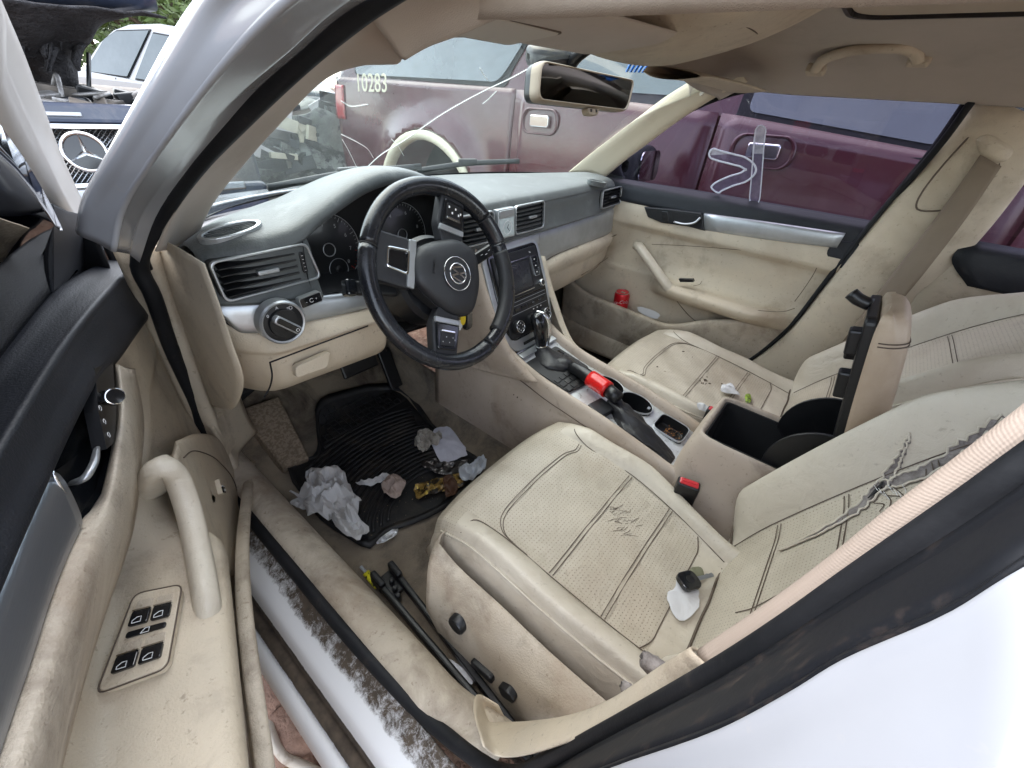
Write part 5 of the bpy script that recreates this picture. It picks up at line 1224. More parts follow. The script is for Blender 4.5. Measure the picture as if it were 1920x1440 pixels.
patch('door_panel', [[D(s, n, z) for n, z in prof(s)] for s in SS], m_doorp, door, nu=4, nv=4, t=.004)
# bright ridge moulding beside the latch, continuing rearwards
e1_ = [(213, 684), (219, 770), (207, 850), (190, 925), (147, 990), (100, 1093), (50, 1243), (0, 1387), (-40, 1500)]
e2_ = [(222, 684), (230, 765), (220, 855), (205, 935), (176, 1010), (136, 1115), (92, 1250), (42, 1400), (5, 1520)]
e3_ = [(236, 690), (247, 780), (240, 870), (224, 950), (202, 1020), (170, 1115), (128, 1250), (86, 1400), (56, 1520)]
e4_ = [(262, 690), (278, 790), (272, 890), (256, 975), (234, 1050), (204, 1135), (164, 1262), (122, 1420), (92, 1540)]
patch('panel_ridge', [[PD(a, b, n) for a, b in e] for e, n in ((e1_, .128), (e1_, .139), (e2_, .152), (e3_, .153), (e4_, .102))], m_trimdirty, door, nu=5, nv=5, t=.002)
# pull handle
HP = [PD(288, 915, .125), PD(292, 888, .150), PD(306, 874, .166), PD(328, 890, .172), PD(353, 955, .173), PD(372, 1040, .175), PD(386, 1120, .178), PD(389, 1150, .174)]
tube('pull_handle', HP, .02, m_plain, door, n=16, seg=6, radii=[.022, .0205, .0185, .019, .0195, .0195, .0195, .020], flat=.75, p=2.5)
# pod with the boot release
pod = [(330, 830), (372, 815), (425, 832), (458, 880), (462, 960), (458, 1050), (430, 1078), (395, 1062), (352, 960), (322, 880)]
pc = np.mean(np.array(pod), axis=0)
def podrow(k, n): return loopp([PD(pc[0] + (a - pc[0]) * k, pc[1] + (b - pc[1]) * k, n) for a, b in pod])
# follows the panel, so give every ring its own depth
patch('lower_pod', [podrow(1.02, .150), podrow(1.0, .166), podrow(.93, .172), podrow(.6, .173), podrow(.05, .173)], m_trim, door, nu=3, nv=3)
tube('panel_gap', [PD(a, b, .174) for a, b in ((345, 858), (360, 846), (385, 850), (410, 865), (440, 905), (452, 950))], .0011, m_seam, door, n=5, seg=5)
c = Vector(PD(413, 912, .178)); Fp = frame3(c, Vector(PD(427, 926, .178)) - Vector(PD(402, 917, .178)), Vector(PD(408, 890, .178)) - c)
if Fp[3].dot(Vector(dn)) < 0: Fp = (Fp[0], -Fp[1], Fp[2], -Fp[3])
prism('boot_release', rrect(-.011, .011, -.016, .014, .003), Fp, -.006, .003, m_trim, door, .0015)
prism('release_key', rrect(-.0095, .0095, -.0145, -.002, .002), Fp, .0025, .0055, m_gloss, door, .001)
box('key_strip', (loc3(Fp, 0, -.0015, .0045), Fp[1], Fp[2], Fp[3]), .019, .0016, .002, m_print, door, 0)
stroke('key_mark', [(-.003, -.009), (.001, -.007), (.004, -.009), (.001, -.011), (-.003, -.009)], (Fp[0] + Fp[3] * .0056, Fp[1], Fp[2], Fp[3]), .0006, m_print, door)
# window switch block on the armrest
c4 = [np.array(P(a, b, z=z)) for (a, b), z in (((262, 1122), .676), ((348, 1104), .676), ((322, 1258), .662), ((193, 1306), .662))]
o = sum(c4) / 4; e1 = Vector(c4[1] - c4[0] + c4[2] - c4[3]).normalized(); e2 = Vector(c4[0] - c4[3] + c4[1] - c4[2]); Fs = frame3(o + np.array((0, 0, .0125)), e1, e2)
loc2 = [((Vector(q) - Fs[0]).dot(Fs[1]), (Vector(q) - Fs[0]).dot(Fs[2])) for q in c4]
so_ = rpoly(loc2, .010, 5)
sb = prism('window_switch_block', so_, Fs, -.012, .0015, m_trim, door, .0015)
def q2(u, v):      # bilinear in the block
    a, b, c_, d = [Vector(x) for x in (loc2[3], loc2[2], loc2[0], loc2[1])]
    return (a * (1 - u) + b * u) * (1 - v) + (c_ * (1 - u) + d * u) * v
def wkey(u0, u1, v0, v1, mat, h0, h1, name='window_key', bevel=.001, r=.0025):
    return prism(name, rpoly([tuple(q2(u, v)) for u, v in ((u0, v0), (u1, v0), (u1, v1), (u0, v1))], r), Fs, h0, h1, mat, door, bevel)
for v0 in (.13, .60):
    for u0 in (.14, .54):
        wkey(u0, u0 + .34, v0, v0 + .30, m_trimdirty, -.002, .0022, 'key_well', .0005)
        wkey(u0, u0 + .35, v0, v0 + .165, m_gloss, .001, .0058)
        wkey(u0, u0 + .35, v0 + .165, v0 + .18, m_chrome, .001, .0062, 'key_edge', 0, .0002)
        p0 = q2(u0 + .15, v0 + .055); k = .0042
        for pts in ([(-k, -k * .8), (k, -k * .8), (k, k * .6), (0, k * .6), (-k, -k * .1), (-k, -k * .8)],):
            stroke('key_mark', [(p0.x + a, p0.y + b) for a, b in pts], (Fs[0] + Fs[3] * .0060, Fs[1], Fs[2], Fs[3]), .0006, m_print, door, seg=1)
wkey(.16, .86, .475, .545, m_gloss, .001, .0045, 'lock_key', .001, .004)
p0 = q2(.5, .51); stroke('key_mark', [(p0.x - .004, p0.y - .003), (p0.x + .004, p0.y - .003), (p0.x + .004, p0.y + .002), (p0.x, p0.y + .002), (p0.x - .004, p0.y - .003)], (Fs[0] + Fs[3] * .0046, Fs[1], Fs[2], Fs[3]), .0006, m_print, door, seg=1)
tube('panel_gap', [loc3(Fs, a * 1.03, b * 1.02, .0005) for a, b in so_] , .0009, m_seam, door, n=4, seg=1, closed=True)
# map-pocket rail, the lowest and innermost moulding
mp = [(470, 870), (462, 940), (455, 1020), (456, 1110), (468, 1230), (485, 1350), (500, 1460), (520, 1600)]
MPn = [.200, .198, .196, .195, .194, .192, .190, .188]
rail = [PD(a, b, n) for (a, b), n in zip(mp, MPn)]
sweep('pocket_rail', cr(rail, 6), ell(.008, .011, 12, 2.6), m_trimdirty, door, up=tuple(dn))
rl2 = [tuple(np.array(p) + np.array((0, 0, -.05)) - dn * .02) for p in rail]; rl3 = [tuple(np.array(p) + np.array((0, 0, -.16)) - dn * .03) for p in rail]
patch('map_pocket', [rail, rl2, rl3], m_trimdirty, door, nu=5, nv=4, t=.004)
# window frame, mirror corner, glass
fr_r = [(-25, -40), (0, 10), (50, 133), (100, 267), (157, 393), (175, 440)]; fr_l = [(-25, 130), (0, 190), (57, 300), (103, 385), (130, 430), (150, 470)]
R_ = resamp([PDL(a, b) for a, b in fr_r], 9); L_f = resamp([PDL(a, b, -.306) for a, b in fr_l], 9)
m_frame = M('shade_toned_frame_paint', (.36, .345, .32), .4, coat=.2, dirt=(.25, .22, .19), dscale=8, dlo=.55, dhi=.8, damt=.4)  # white frame paint; its shade is put into the grey-beige base colour
patch('window_frame', [[tuple(np.array(p) - dn * .03) for p in R_], R_, [tuple((np.array(p) + np.array(q)) / 2 + dn * .004) for p, q in zip(R_, L_f)], L_f, [tuple(np.array(p) - dn * .03) for p in L_f]], m_frame, door, nu=3, nv=3, t=.003)
sail = [(100, 380), (130, 395), (160, 400), (190, 430), (215, 478), (205, 500), (150, 520), (100, 550)]
q = [PDL(a, b, -.296) for a, b in sail]; v = [tuple(p) for p in q] + [tuple(np.array(p) - dn * .02) for p in q]; n = len(q)
bev(pyd('mirror_corner', v, [tuple(range(n)), tuple(range(2 * n - 1, n - 1, -1))] + [(i, n + i, n + (i + 1) % n, (i + 1) % n) for i in range(n)], m_dark, door, False), .004, 2)
m_tint = glass('dark_door_glass', (.03, .035, .06), .8, .02, 8, (.03, .035, .07))
gq = [PDL(-10, 165, -.322), PDL(110, 410, -.322), PDL(100, 560, -.322), PDL(-10, 680, -.322)]
g0 = [D(.16, .075, .96), D(.30, .118, 1.04), D(.55, .175, 1.18), D(.85, .215, 1.28), D(1.1, .22, 1.29)]
g1 = [D(.16, .075, .93), D(.30, .078, .945), D(.55, .082, .955), D(.85, .085, .96), D(1.1, .087, .965)]
patch('door_glass', [g1, [tuple((np.array(a) + np.array(b)) / 2 - dn * .006) for a, b in zip(g0, g1)], g0], m_tint, door, nu=4, nv=4, t=.003)
# outside mirror beyond the glass
mr = part('driver_mirror', car)
c = np.array(D(.20, -.10, 1.02))
rws = []
for a, k in ((-.13, .35), (-.12, .7), (-.06, .98), (.0, 1.0), (.05, .9), (.085, .6), (.09, .2)):
    rws.append([tuple(c + dn * a + ds * (.055 * k * x) + np.array((0, 0, .085 * k * y))) for x, y in ell(1, 1, 16, 3.0) + [(1, 0)]])
patch('mirror_housing', rws, m_dark, mr, nu=2, nv=3)
box('mirror_arm', (Vector(D(.18, -.02, .965)), Vector(dn), Vector(ds), Vector((0, 0, 1))), .12, .05, .03, m_dark, mr, .008)
# outer skin of the door
patch('door_skin', [[D(s, n, z) for n, z in ((.10, .20), (.02, .22), (-.01, .4), (-.03, .6), (-.025, .8), (.0, .93), (.075, .955))] for s in (.0, .3, .7, 1.08)], m_white, door, nu=4, nv=4, t=.003)
tube('door_edge_seal', [D(.0, .10, .95), D(-.005, .10, .8), D(-.005, .11, .6), D(-.005, .11, .4), D(.01, .10, .25)], .009, m_rubber, door, n=8, seg=4)
# ================================================================ passenger side
pd_ = part('passenger_door', car)
yl = [.34, .24, .14, .04, -.04, -.10, -.16, -.24, -.34, -.44, -.50, -.55, -.60]
def pprof(y):
    k = sm(-.02, -.14, y) * (1 - .95 * sm(-.44, -.58, y)); r = sm(.14, .0, y)
    return [(.700, .935), (.690, .915), (.685, .885), (.686, .860), (.694 + .004 * r, .846), (.700 + .008 * r, .835), (.714, .79), (.714, .735), (.708 - .02 * k, .694), (.706 - .066 * k, .688 + .004 * k), (.703 - .086 * k, .680), (.703 - .084 * k, .660), (.703 - .06 * k, .638), (.703 - .012 * k, .622), (.704, .60), (.706, .53), (.708, .46), (.700, .36), (.69, .27)]
patch('door_panel', [[(x, y, z) for x, z in pprof(y)] for y in yl], m_trim, pd_, nu=4, nv=4, t=.004)
patch('belt_pad', [[(.752, y, .985), (.742, y, 1.0 + .004 * (y < 0)), (.722, y, .998), (.702, y, .985), (.694, y, .955), (.692, y, .932), (.705, y, .926)] for y in (.36, .25, .1, -.1, -.3, -.5, -.66)], m_dark, pd_, nu=4, nv=4, t=.003)
# dark end of the pad by the pillar, silver strip
sp = [(1320, 402), (1450, 420), (1584, 440), (1570, 463), (1450, 449), (1322, 430)]
q = [P(a, b, x=.684) for a, b in sp]
rt = [q[0], q[1], q[2]]; rb = [q[5], q[4], q[3]]
patch('silver_strip', [[(p[0] + .006, p[1], p[2] + .002) for p in rt], rt, [tuple((np.array(a) + np.array(b)) / 2 - np.array((.004, 0, 0))) for a, b in zip(rt, rb)], rb, [(p[0] + .006, p[1], p[2] - .002) for p in rb]], m_silver, pd_, nu=5, nv=4, t=.002)
fe = frame3((.692, -.60, .905), (0, -1, 0), (0, 0, 1)); prism('pad_end', rpoly([(-.03, -.035), (.06, -.035), (.06, .04), (-.045, .04), (-.05, .0)], .01), fe, -.006, .006, m_dark, pd_, .003)
# latch
lb = [(1207, 388), (1255, 392), (1316, 400), (1321, 433), (1290, 425), (1240, 418), (1214, 407)]
def slab(name, px, x0, x1, mat, par, bevel=.002):
    q = [P(a, b, x=x0) for a, b in px]; n = len(q); v = q + [(x1, p[1], p[2]) for p in q]
    o = pyd(name, v, [tuple(range(n)), tuple(range(2 * n - 1, n - 1, -1))] + [(i, n + i, n + (i + 1) % n, (i + 1) % n) for i in range(n)], mat, par, False)
    if bevel: bev(o, bevel, 2)
    return o
slab('latch_bezel', lb, .679, .70, m_black, pd_, .003)
slab('latch_bowl', [(1258, 397), (1312, 404), (1315, 428), (1262, 420)], .6775, .70, m_void, pd_, .002)
slab('lock_key', [(1240, 396), (1252, 397), (1254, 417), (1243, 415)], .677, .69, m_gloss, pd_, .001)
tube('latch_pull', [P(1264, 416, x=.672), P(1285, 420, x=.668), P(1303, 417, x=.668), P(1313, 408, x=.672)], .006, m_silver, pd_, n=8, seg=5, flat=.6)
# insert outline and panel joints
tube('panel_gap', [P(a, b, x=.690) for a, b in ((1222, 458), (1290, 461), (1400, 470), (1500, 482), (1533, 490), (1530, 505), (1505, 545), (1490, 565))], .0010, m_seam, pd_, n=5, seg=6)
tube('panel_gap', [P(a, b, x=.697) for a, b in ((1265, 622), (1255, 590), (1245, 560), (1240, 540))][:0] or [P(a, b, x=.694) for a, b in ((1245, 535), (1262, 555), (1290, 590), (1318, 612))], .0012, m_seam, pd_, n=5, seg=4)
# pull handle
hp = [P(1196, 461, x=.692), P(1200, 465, x=.664), P(1214, 484, x=.650), P(1231, 508, x=.644), P(1248, 532, x=.638), P(1257, 543, x=.640)]
tube('pull_handle', hp, .019, m_plain, pd_, n=14, seg=5, flat=.8, radii=[.020, .0175, .0175, .018, .0185, .019], p=3)
slab('window_switch', [(1272, 523), (1298, 524), (1300, 529), (1275, 529)], .6418, .66, m_black, pd_, .0005)
tube('panel_gap', [P(a, b, x=.645) for a, b in ((1316, 527), (1312, 533), (1300, 536))], .0008, m_seam, pd_, n=4, seg=3)
tube('panel_gap', [P(a, b, x=.642) for a, b in ((1262, 562), (1330, 572), (1420, 582), (1470, 584), (1490, 578))], .001, m_seam, pd_, n=4, seg=4)
# map pocket wall with its rail
rp = [(1062, 505), (1075, 530), (1100, 551), (1150, 572), (1200, 592), (1252, 610), (1330, 602), (1400, 603), (1450, 602), (1492, 600)]
RX = [.66, .648, .640, .636, .634, .634, .650, .668, .686, .70]
R_ = [P(a, b, x=x) for (a, b), x in zip(rp, RX)]
rows = [[(p[0] + .02, p[1], p[2] - .012) for p in R_], [(p[0] + .008, p[1], p[2] + .001) for p in R_], [(p[0] - .003, p[1], p[2] + .001) for p in R_], [(p[0] - .007, p[1], p[2] - .008) for p in R_], [(p[0] - .002, p[1], p[2] - .06) for p in R_], [(p[0] + .005, p[1], p[2] * .4 + .36 * .6) for p in R_], [(p[0] + .03, p[1], .285) for p in R_]]
patch('map_pocket', rows, m_trimdirty, pd_, nu=4, nv=3, t=.003)
# sill trim beyond the passenger footwell
patch('passenger_sill_trim', [[(.63, y, .30), (.645, y, .385), (.67, y, .40), (.72, y, .40)] for y in (.5, .2, -.1, -.5, -1.2)], m_trimdirty, car, t=.003)
# passenger kick panel / lower dash side
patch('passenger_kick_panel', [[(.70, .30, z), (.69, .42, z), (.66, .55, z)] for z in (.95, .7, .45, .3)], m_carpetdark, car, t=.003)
# side glass with sprayed mark
m_sg = glass('tinted_side_glass', (.40, .37, .47), 1.0, .03, 14, (.25, .24, .32))
def PG(px, py, off=1.14): return plane(px, py, (1, 0, .4), off)
gb = [PG(1120, 336, 1.135), PG(1250, 356, 1.135), PG(1400, 380, 1.135), PG(1520, 398, 1.135), PG(1650, 416, 1.135)]
gt = [PG(1120, 330, 1.135), PG(1260, 225, 1.135), PG(1400, 160, 1.135), PG(1600, 150, 1.135), PG(1835, 170, 1.135)]
gb = [(p[0], p[1], p[2] - .012) for p in gb]
sg = patch('passenger_glass', [gb, [tuple((np.array(a) + np.array(b)) / 2) for a, b in zip(gb, gt)], gt], m_sg, pd_, nu=5, nv=5)
m_spray = veil('thin_white_spray', (.55, .56, .66), .6)
m_haze = M('pale_spray_edge', (.62, .64, .74), .8)
def spray(name, pts, r):
    q = [PG(a, b, 1.130) for a, b in pts]
    tube(name, q, r, m_spray, sg, n=10, seg=5, flat=.12, up=(1, 0, .4)); 
for pts in ([(1428, 236), (1424, 262), (1421, 300), (1418, 340), (1414, 384)], [(1331, 286), (1348, 292), (1375, 299), (1395, 305), (1408, 318), (1396, 331), (1370, 340), (1345, 352), (1340, 358)]):
    pp = np.array(cr([(a, b, 0) for a, b in pts], 6))[:, :2]; tg = np.gradient(pp, axis=0); tg /= np.linalg.norm(tg, axis=1)[:, None]; nn = np.stack([-tg[:, 1], tg[:, 0]], 1)
    wv = 9.5 + .0 * pp[:, 0]; wv[0] *= .4; wv[-1] *= .4; wv[1] *= .85; wv[-2] *= .85
    ed = [tuple(p) for p in pp + nn * wv[:, None]] + [tuple(p) for p in (pp - nn * wv[:, None])[::-1]]
    patch('spray_mark', [[PG(a, b, 1.1325) for a, b in pp + nn * wv[:, None]], [PG(a, b, 1.1325) for a, b in pp], [PG(a, b, 1.1325) for a, b in pp - nn * wv[:, None]]], m_spray, sg, nu=1, nv=2)
    tube('spray_edge', [PG(a, b, 1.131) for a, b in ed], .0030, m_haze, sg, n=6, seg=2, closed=True, flat=.4)
q = [PG(a, b, 1.128) for a, b in ((1428, 250), (1430, 262), (1428, 272))]
tube('window_rear_seal', [PG(1645, 412, 1.12), PG(1700, 345, 1.12), PG(1770, 262, 1.12), PG(1822, 190, 1.12)], .008, m_rubber, pd_, n=8, seg=4)
tube('window_top_seal', [PG(a, b, 1.125) for a, b in ((1130, 330), (1200, 275), (1300, 205), (1400, 170), (1520, 160), (1700, 160), (1822, 182))], .006, m_rubber, pd_, n=8, seg=4)
# centre pillar
pf = [(1830, 175), (1760, 275), (1690, 360), (1640, 420), (1600, 470), (1545, 540), (1488, 612), (1440, 655), (1390, 690)]
pfx = [.645, .665, .68, .688, .690, .690, .690, .688, .680]
pr_ = [(1990, 240), (1930, 330), (1870, 410), (1820, 468), (1780, 510), (1730, 560), (1680, 620), (1640, 680), (1600, 740)]
prx = [.64, .66, .68, .69, .695, .70, .70, .70, .70]
A = [P(a, b, x=x) for (a, b), x in zip(pf, pfx)]; B = [P(a, b, x=x) for (a, b), x in zip(pr_, prx)]
m1 = [tuple(np.array(a) * .85 + np.array(b) * .15 - np.array((.02, 0, 0))) for a, b in zip(A, B)]
m2 = [tuple(np.array(a) * .5 + np.array(b) * .5 - np.array((.03, 0, 0))) for a, b in zip(A, B)]
m3 = [tuple(np.array(a) * .15 + np.array(b) * .85 - np.array((.016, 0, 0))) for a, b in zip(A, B)]
patch('passenger_pillar_trim', [[(p[0] + .03, p[1] + .004, p[2]) for p in A], A, m1, m2, m3, B, [(p[0] + .04, p[1], p[2]) for p in B]], m_trim, car, nu=5, nv=4, t=.003)
tube('passenger_door_seal', [tuple(np.array(p) + np.array((.0, .008, .0))) for p in A], .007, m_rubber, car, n=8, seg=4)
# slot with the belt guide
bg = part('seat_belt', car)
slot = [(1835, 245), (1868, 250), (1880, 290), (1820, 380), (1760, 395), (1720, 392), (1722, 372), (1790, 285)]
tube('guide_slot', [P(a, b, x=.636) for a, b in slot], .0022, m_seam, bg, n=5, seg=4, closed=True)
q = [P(a, b, x=.628) for a, b in ((1830, 262), (1850, 250), (1880, 262), (1900, 282), (1888, 300), (1862, 305), (1838, 290))]
cc = np.mean(q, axis=0)
patch('belt_guide', [loopp([(p[0] + .02, p[1], p[2]) for p in q]), loopp(q), loopp([tuple((np.array(p) + cc) / 2 - np.array((.012, 0, 0))) for p in q]), [tuple(cc - np.array((.014, 0, 0)))] * (len(q) + 1)], m_trim, bg, nu=3, nv=3)
m_web = M('brown_seat_belt_webbing', (.21, .165, .12), .75, bump=.8, bscale=500, var=(.17, .13, .095), vscale=9, stretch=(1, .3, .3))
l0 = [P(1838, 290, x=.622), P(1760, 400, x=.622), P(1660, 530, x=.618), P(1580, 640, x=.612)]; l1 = [P(1878, 312, x=.612), P(1815, 405, x=.612), P(1735, 510, x=.608), P(1660, 600, x=.602), ]
patch('webbing', [l0, [tuple((np.array(a) + np.array(b)) / 2 - np.array((.003, 0, 0))) for a, b in zip(l0, l1)], l1], m_web, bg, nu=6, nv=3, t=.0015)
# rear door and rear window behind the pillar
rd = part('rear_passenger_door', car)
patch('rear_panel', [[(.69, y, z) for y in (-.80, -1.1, -1.5, -1.9)] for z in (.98, .8, .6, .3)], m_trim, rd, t=.003)
patch('rear_belt_pad', [[(.72, y, 1.0) for y in (-.82, -1.1, -1.9)], [(.685, y, .99) for y in (-.82, -1.1, -1.9)], [(.675, y, .955) for y in (-.82, -1.1, -1.9)], [(.678, y, .90) for y in (-.88, -1.1, -1.9)]], m_dark, rd, t=.003)
patch('rear_glass', [[(.73, y, .99) for y in (-.80, -1.3, -1.9)], [(.64, y, 1.26) for y in (-.80, -1.3, -1.9)]], m_sg, rd)
# rear bench and back, seen past the seats from other positions
rbm = part('rear_bench', car)
patch('bench_cushion', [[(-.62, y, z), (-.3, y, z + .01), (0, y, z), (.3, y, z + .01), (.62, y, z)] for y, z in ((-1.22, .40), (-1.24, .50), (-1.35, .52), (-1.6, .49), (-1.72, .50))], m_plain, rbm, t=.004)
patch('bench_back', [[(-.62, y, z), (0, y + .02, z), (.62, y, z)] for y, z in ((-1.68, .45), (-1.72, .6), (-1.86, .95), (-1.92, 1.02))], m_plain, rbm, t=.06)
patch('rear_wall', [[(-.75, -1.95, .3), (.75, -1.95, .3)], [(-.75, -2.0, 1.0), (.75, -2.0, 1.0)]], m_trim, car, t=.01)
patch('parcel_shelf', [[(-.72, -1.9, 1.0), (.72, -1.9, 1.0)], [(-.72, -2.3, 1.02), (.72, -2.3, 1.02)]], m_dark, car, t=.01)
# passenger mirror outside
pm = part('passenger_mirror', car)
c = np.array((.93, .22, 1.035)); rws = []
for a, k in ((-.12, .3), (-.115, .7), (-.06, .98), (.02, 1.0), (.07, .92), (.105, .6), (.11, .2)):
    rws.append([tuple(c + np.array((a, .05 * k * x, .072 * k * y))) for x, y in ell(1, 1, 16, 3) + [(1, 0)]])
patch('mirror_housing', rws, m_dark, pm, nu=2, nv=3)
m_mir = M('mirror_silver', (.35, .36, .40), .06, metal=1)
prism('mirror_plate', rrect(-.095, .085, -.055, .055, .03, 6), frame3((.93, .168, 1.035), (1, 0, 0), (0, .05, 1)), -.002, .003, m_mir, pm)
box('mirror_arm', frame3((.81, .23, .985), (1, 0, 0), (0, 1, 0)), .12, .05, .03, m_dark, pm, .008)
sl = frame3((.735, .27, 1.03), (0, -1, 0), (0, 0, 1)); prism('mirror_sail', [(-.06, -.04), (.10, -.04), (.06, .02), (-.06, .09)][:3] + [(-.0, .05)], sl, -.006, .006, m_dark, pm, .003)
# right-hand outer skin of the car
patch('right_flank', [[(.90, y, .25), (.91, y, .6), (.90, y, .85), (.80, y, .985), (.755, y, .99)] for y in (.42, .3, -.3, -1, -2)] , m_white, car, t=.003)
patch('left_flank', [[(-.90, y, .25), (-.91, y, .6), (-.895, y, .85), (-.86, y, .97), (-.80, y, .985)] for y in (-.76, -1.0, -1.5, -2.2)], m_white, car, t=.003)
# ================================================================ fittings overhead
# interior mirror
im = part('interior_mirror', car)
mc = [np.array(plane(a, b, (.26, -.96, .1), -.02)) for a, b in ((1003, 112), (1184, 150), (1170, 212), (998, 188))]
mc = [np.array(P(a, b, y=y)) for (a, b), y in (((1006, 112), .015), ((1186, 150), .015), ((1172, 210), .0), ((1000, 190), .0))]
o = sum(mc) / 4; F = frame3(o, Vector(mc[1] - mc[0] + mc[2] - mc[3]), Vector(mc[0] - mc[3] + mc[1] - mc[2]))
l2 = [((Vector(q) - F[0]).dot(F[1]), (Vector(q) - F[0]).dot(F[2])) for q in mc]
mo = rpoly(l2, .022, 6); sc = lambda k, l=mo: [(a * (1 - (1 - k) * .35), b * k) for a, b in l]
m_mframe = M('beige_mirror_frame', (.33, .275, .21), .6)
rws = [[tuple(loc3(F, a, b, h)) for a, b in sc(k) + [sc(k)[0]]] for k, h in ((.87, .0065), (.91, .010), (.96, .008), (1.0, 0), (1.0, -.012))]
patch('mirror_rim', rws, m_mframe, im, nu=1, nv=3)
rws = [[tuple(loc3(F, a, b, h)) for a, b in sc(k) + [sc(k)[0]]] for k, h in ((1.0, -.012), (.95, -.028), (.6, -.042), (.02, -.046))]
patch('mirror_back', rws, m_black, im, nu=1, nv=3)
m_mglass = M('dim_mirror_glass', (.05, .05, .055), .05, metal=1)
prism('mirror_glass', sc(.88), F, 0, .0068, m_mglass, im)
prism('mirror_chin', rpoly([(-.028, -.008), (.028, -.008), (.02, -.022), (-.02, -.022)], .006), (loc3(F, .012, l2[3][1] * .95 + .004, 0), F[1], F[2], F[3]), -.012, .006, m_mframe, im, .003)
for s in (-1, 1): box('mirror_key', (loc3(F, .012 + s * .012, l2[3][1] * .95 - .009, .0065), F[1], F[2], F[3]), .006, .006, .002, m_black, im, .0005)
st_top = Vector(P(1105, 88, y=-.035)); st_b = F[0] + F[1] * -.05 + F[2] * .02 - F[3] * .04
tube('mirror_stalk', [st_b, (st_b + st_top) / 2 + Vector((0, 0, .01)), st_top], .012, m_black, im, n=8, seg=4)
q = Vector(P(1030, 105, y=.06)); rws = []
for a, k in ((-.05, .25), (-.045, .8), (.0, 1.0), (.04, .9), (.06, .3)):
    rws.append([tuple(q + Vector((.9, -.45, .1)).normalized() * a + Vector((.4, .8, .2)).normalized() * (.03 * k * x) + Vector((0, 0, .022 * k * y))) for x, y in ell(1, 1, 12, 2.6) + [(1, 0)]])
patch('sensor_cover', rws, m_black, im, nu=2, nv=3)
# sun visors
vd = part('sun_visor', car); vd['label'] = 'driver sun visor with a mirror flap, folded up to the roof'
vq = [P(850, 62, z=1.312), P(990, 92, z=1.300), P(1085, 62, z=1.318), P(1110, 15, z=1.325), P(1010, -25, z=1.325), P(900, 10, z=1.318)]
va = [(-.475, -.10, 1.298), (-.36, -.085, 1.302), (-.24, -.078, 1.305), (-.12, -.075, 1.308)]
vb_ = [(x, y - .16 - .01 * i, z + .022) for i, (x, y, z) in enumerate(va)]
mid = [tuple((np.array(a) + np.array(b)) / 2 - np.array((0, 0, .012))) for a, b in zip(va, vb_)]
top = [tuple((np.array(a) + np.array(b)) / 2 + np.array((0, 0, .008))) for a, b in zip(va, vb_)]
patch('visor_board', [va, [tuple(np.array(a) * .85 + np.array(b) * .15 - np.array((0, 0, .010))) for a, b in zip(va, vb_)], mid, [tuple(np.array(a) * .12 + np.array(b) * .88 - np.array((0, 0, .010))) for a, b in zip(va, vb_)], vb_, top, va], m_cloth, vd, nu=6, nv=4)
Fv = frame3(tuple(np.array(mid[1]) + np.array((-.045, .01, -.0025))), (1, .06, .02), (0, 1, -.14))
if Fv[3].z > 0: Fv = (Fv[0], Fv[1], -Fv[2], -Fv[3])
prism('mirror_flap', rrect(-.07, .07, -.045, .04, .008), Fv, -.002, .003, M('pale_flap', (.5, .46, .40), .6), vd, .0015)
ring('flap_gap', rrect(-.073, .073, -.048, .043, .009), rrect(-.0705, .0705, -.0455, .0405, .008), Fv, -.002, .0022, m_seam, vd)
hk = Vector(P(1115, 30, z=1.335))
tube('visor_clip', [hk + Vector((0, 0, .02)), hk, hk + Vector((.0, .012, -.008)), hk + Vector((0, .016, -.022))], .008, m_trim, vd, n=8, seg=4, radii=[.014, .012, .008, .006])
pv = part('sun_visor', car); pv['label'] = 'passenger sun visor hanging slightly open'
vq0 = [P(1215, 141, y=-.095), P(1240, 132, y=-.10), P(1300, 122, y=-.115), P(1380, 118, y=-.145), P(1475, 120, y=-.20)]
ax_ = [(.165, -.085, 1.297), (.25, -.09, 1.300), (.34, -.10, 1.300), (.43, -.115, 1.298), (.52, -.14, 1.292)]
bx_ = [(x + .005, y - .13, z - .004) for x, y, z in ax_]
rows = [ax_, [(x, y - .02, z - .008) for x, y, z in ax_], [tuple((np.array(a) + np.array(b)) / 2 - np.array((0, 0, .010))) for a, b in zip(ax_, bx_)], bx_, [tuple((np.array(a) + np.array(b)) / 2 + np.array((0, 0, .010))) for a, b in zip(ax_, bx_)], [(x, y - .01, z + .010) for x, y, z in ax_], ax_]
patch('visor_board', rows, m_trim, pv, nu=6, nv=4)
# roof console with reading lamps
rc = part('roof_console', car)
rows = []
for y, w, dz in ((-.085, .10, .0), (-.10, .135, -.012), (-.16, .150, -.028), (-.24, .150, -.032), (-.33, .135, -.026), (-.40, .115, -.010), (-.42, .10, .004)):
    z = 1.352 if y > -.2 else 1.372
    z = float(np.interp(-y, [.085, .2, .42], [1.316, 1.350, 1.392]))
    rows.append([(-w - .02, y, z + .004), (-w, y, z + dz * .4), (-w + .03, y, z + dz), (0, y, z + dz - .004), (w - .03, y, z + dz), (w, y, z + dz * .4), (w + .02, y, z + .004)])
patch('console_shell', rows, m_trim, rc, nu=5, nv=5, t=.003, off=1)
m_lamp = M('lamp_lens', (.6, .58, .52), .25)
for x in (-.05, .05):
    prism('reading_lamp', rrect(-.028, .028, -.02, .02, .008), frame3((x, -.125, 1.318), (1, 0, 0), (0, -1, .3)), -.004, .004, m_lamp, rc, .002)
for k in range(5): box('lamp_key', frame3((-.06 + .03 * k, -.165, 1.3215), (1, 0, 0), (0, -1, .2)), .022, .016, .006, m_trim, rc, .002)
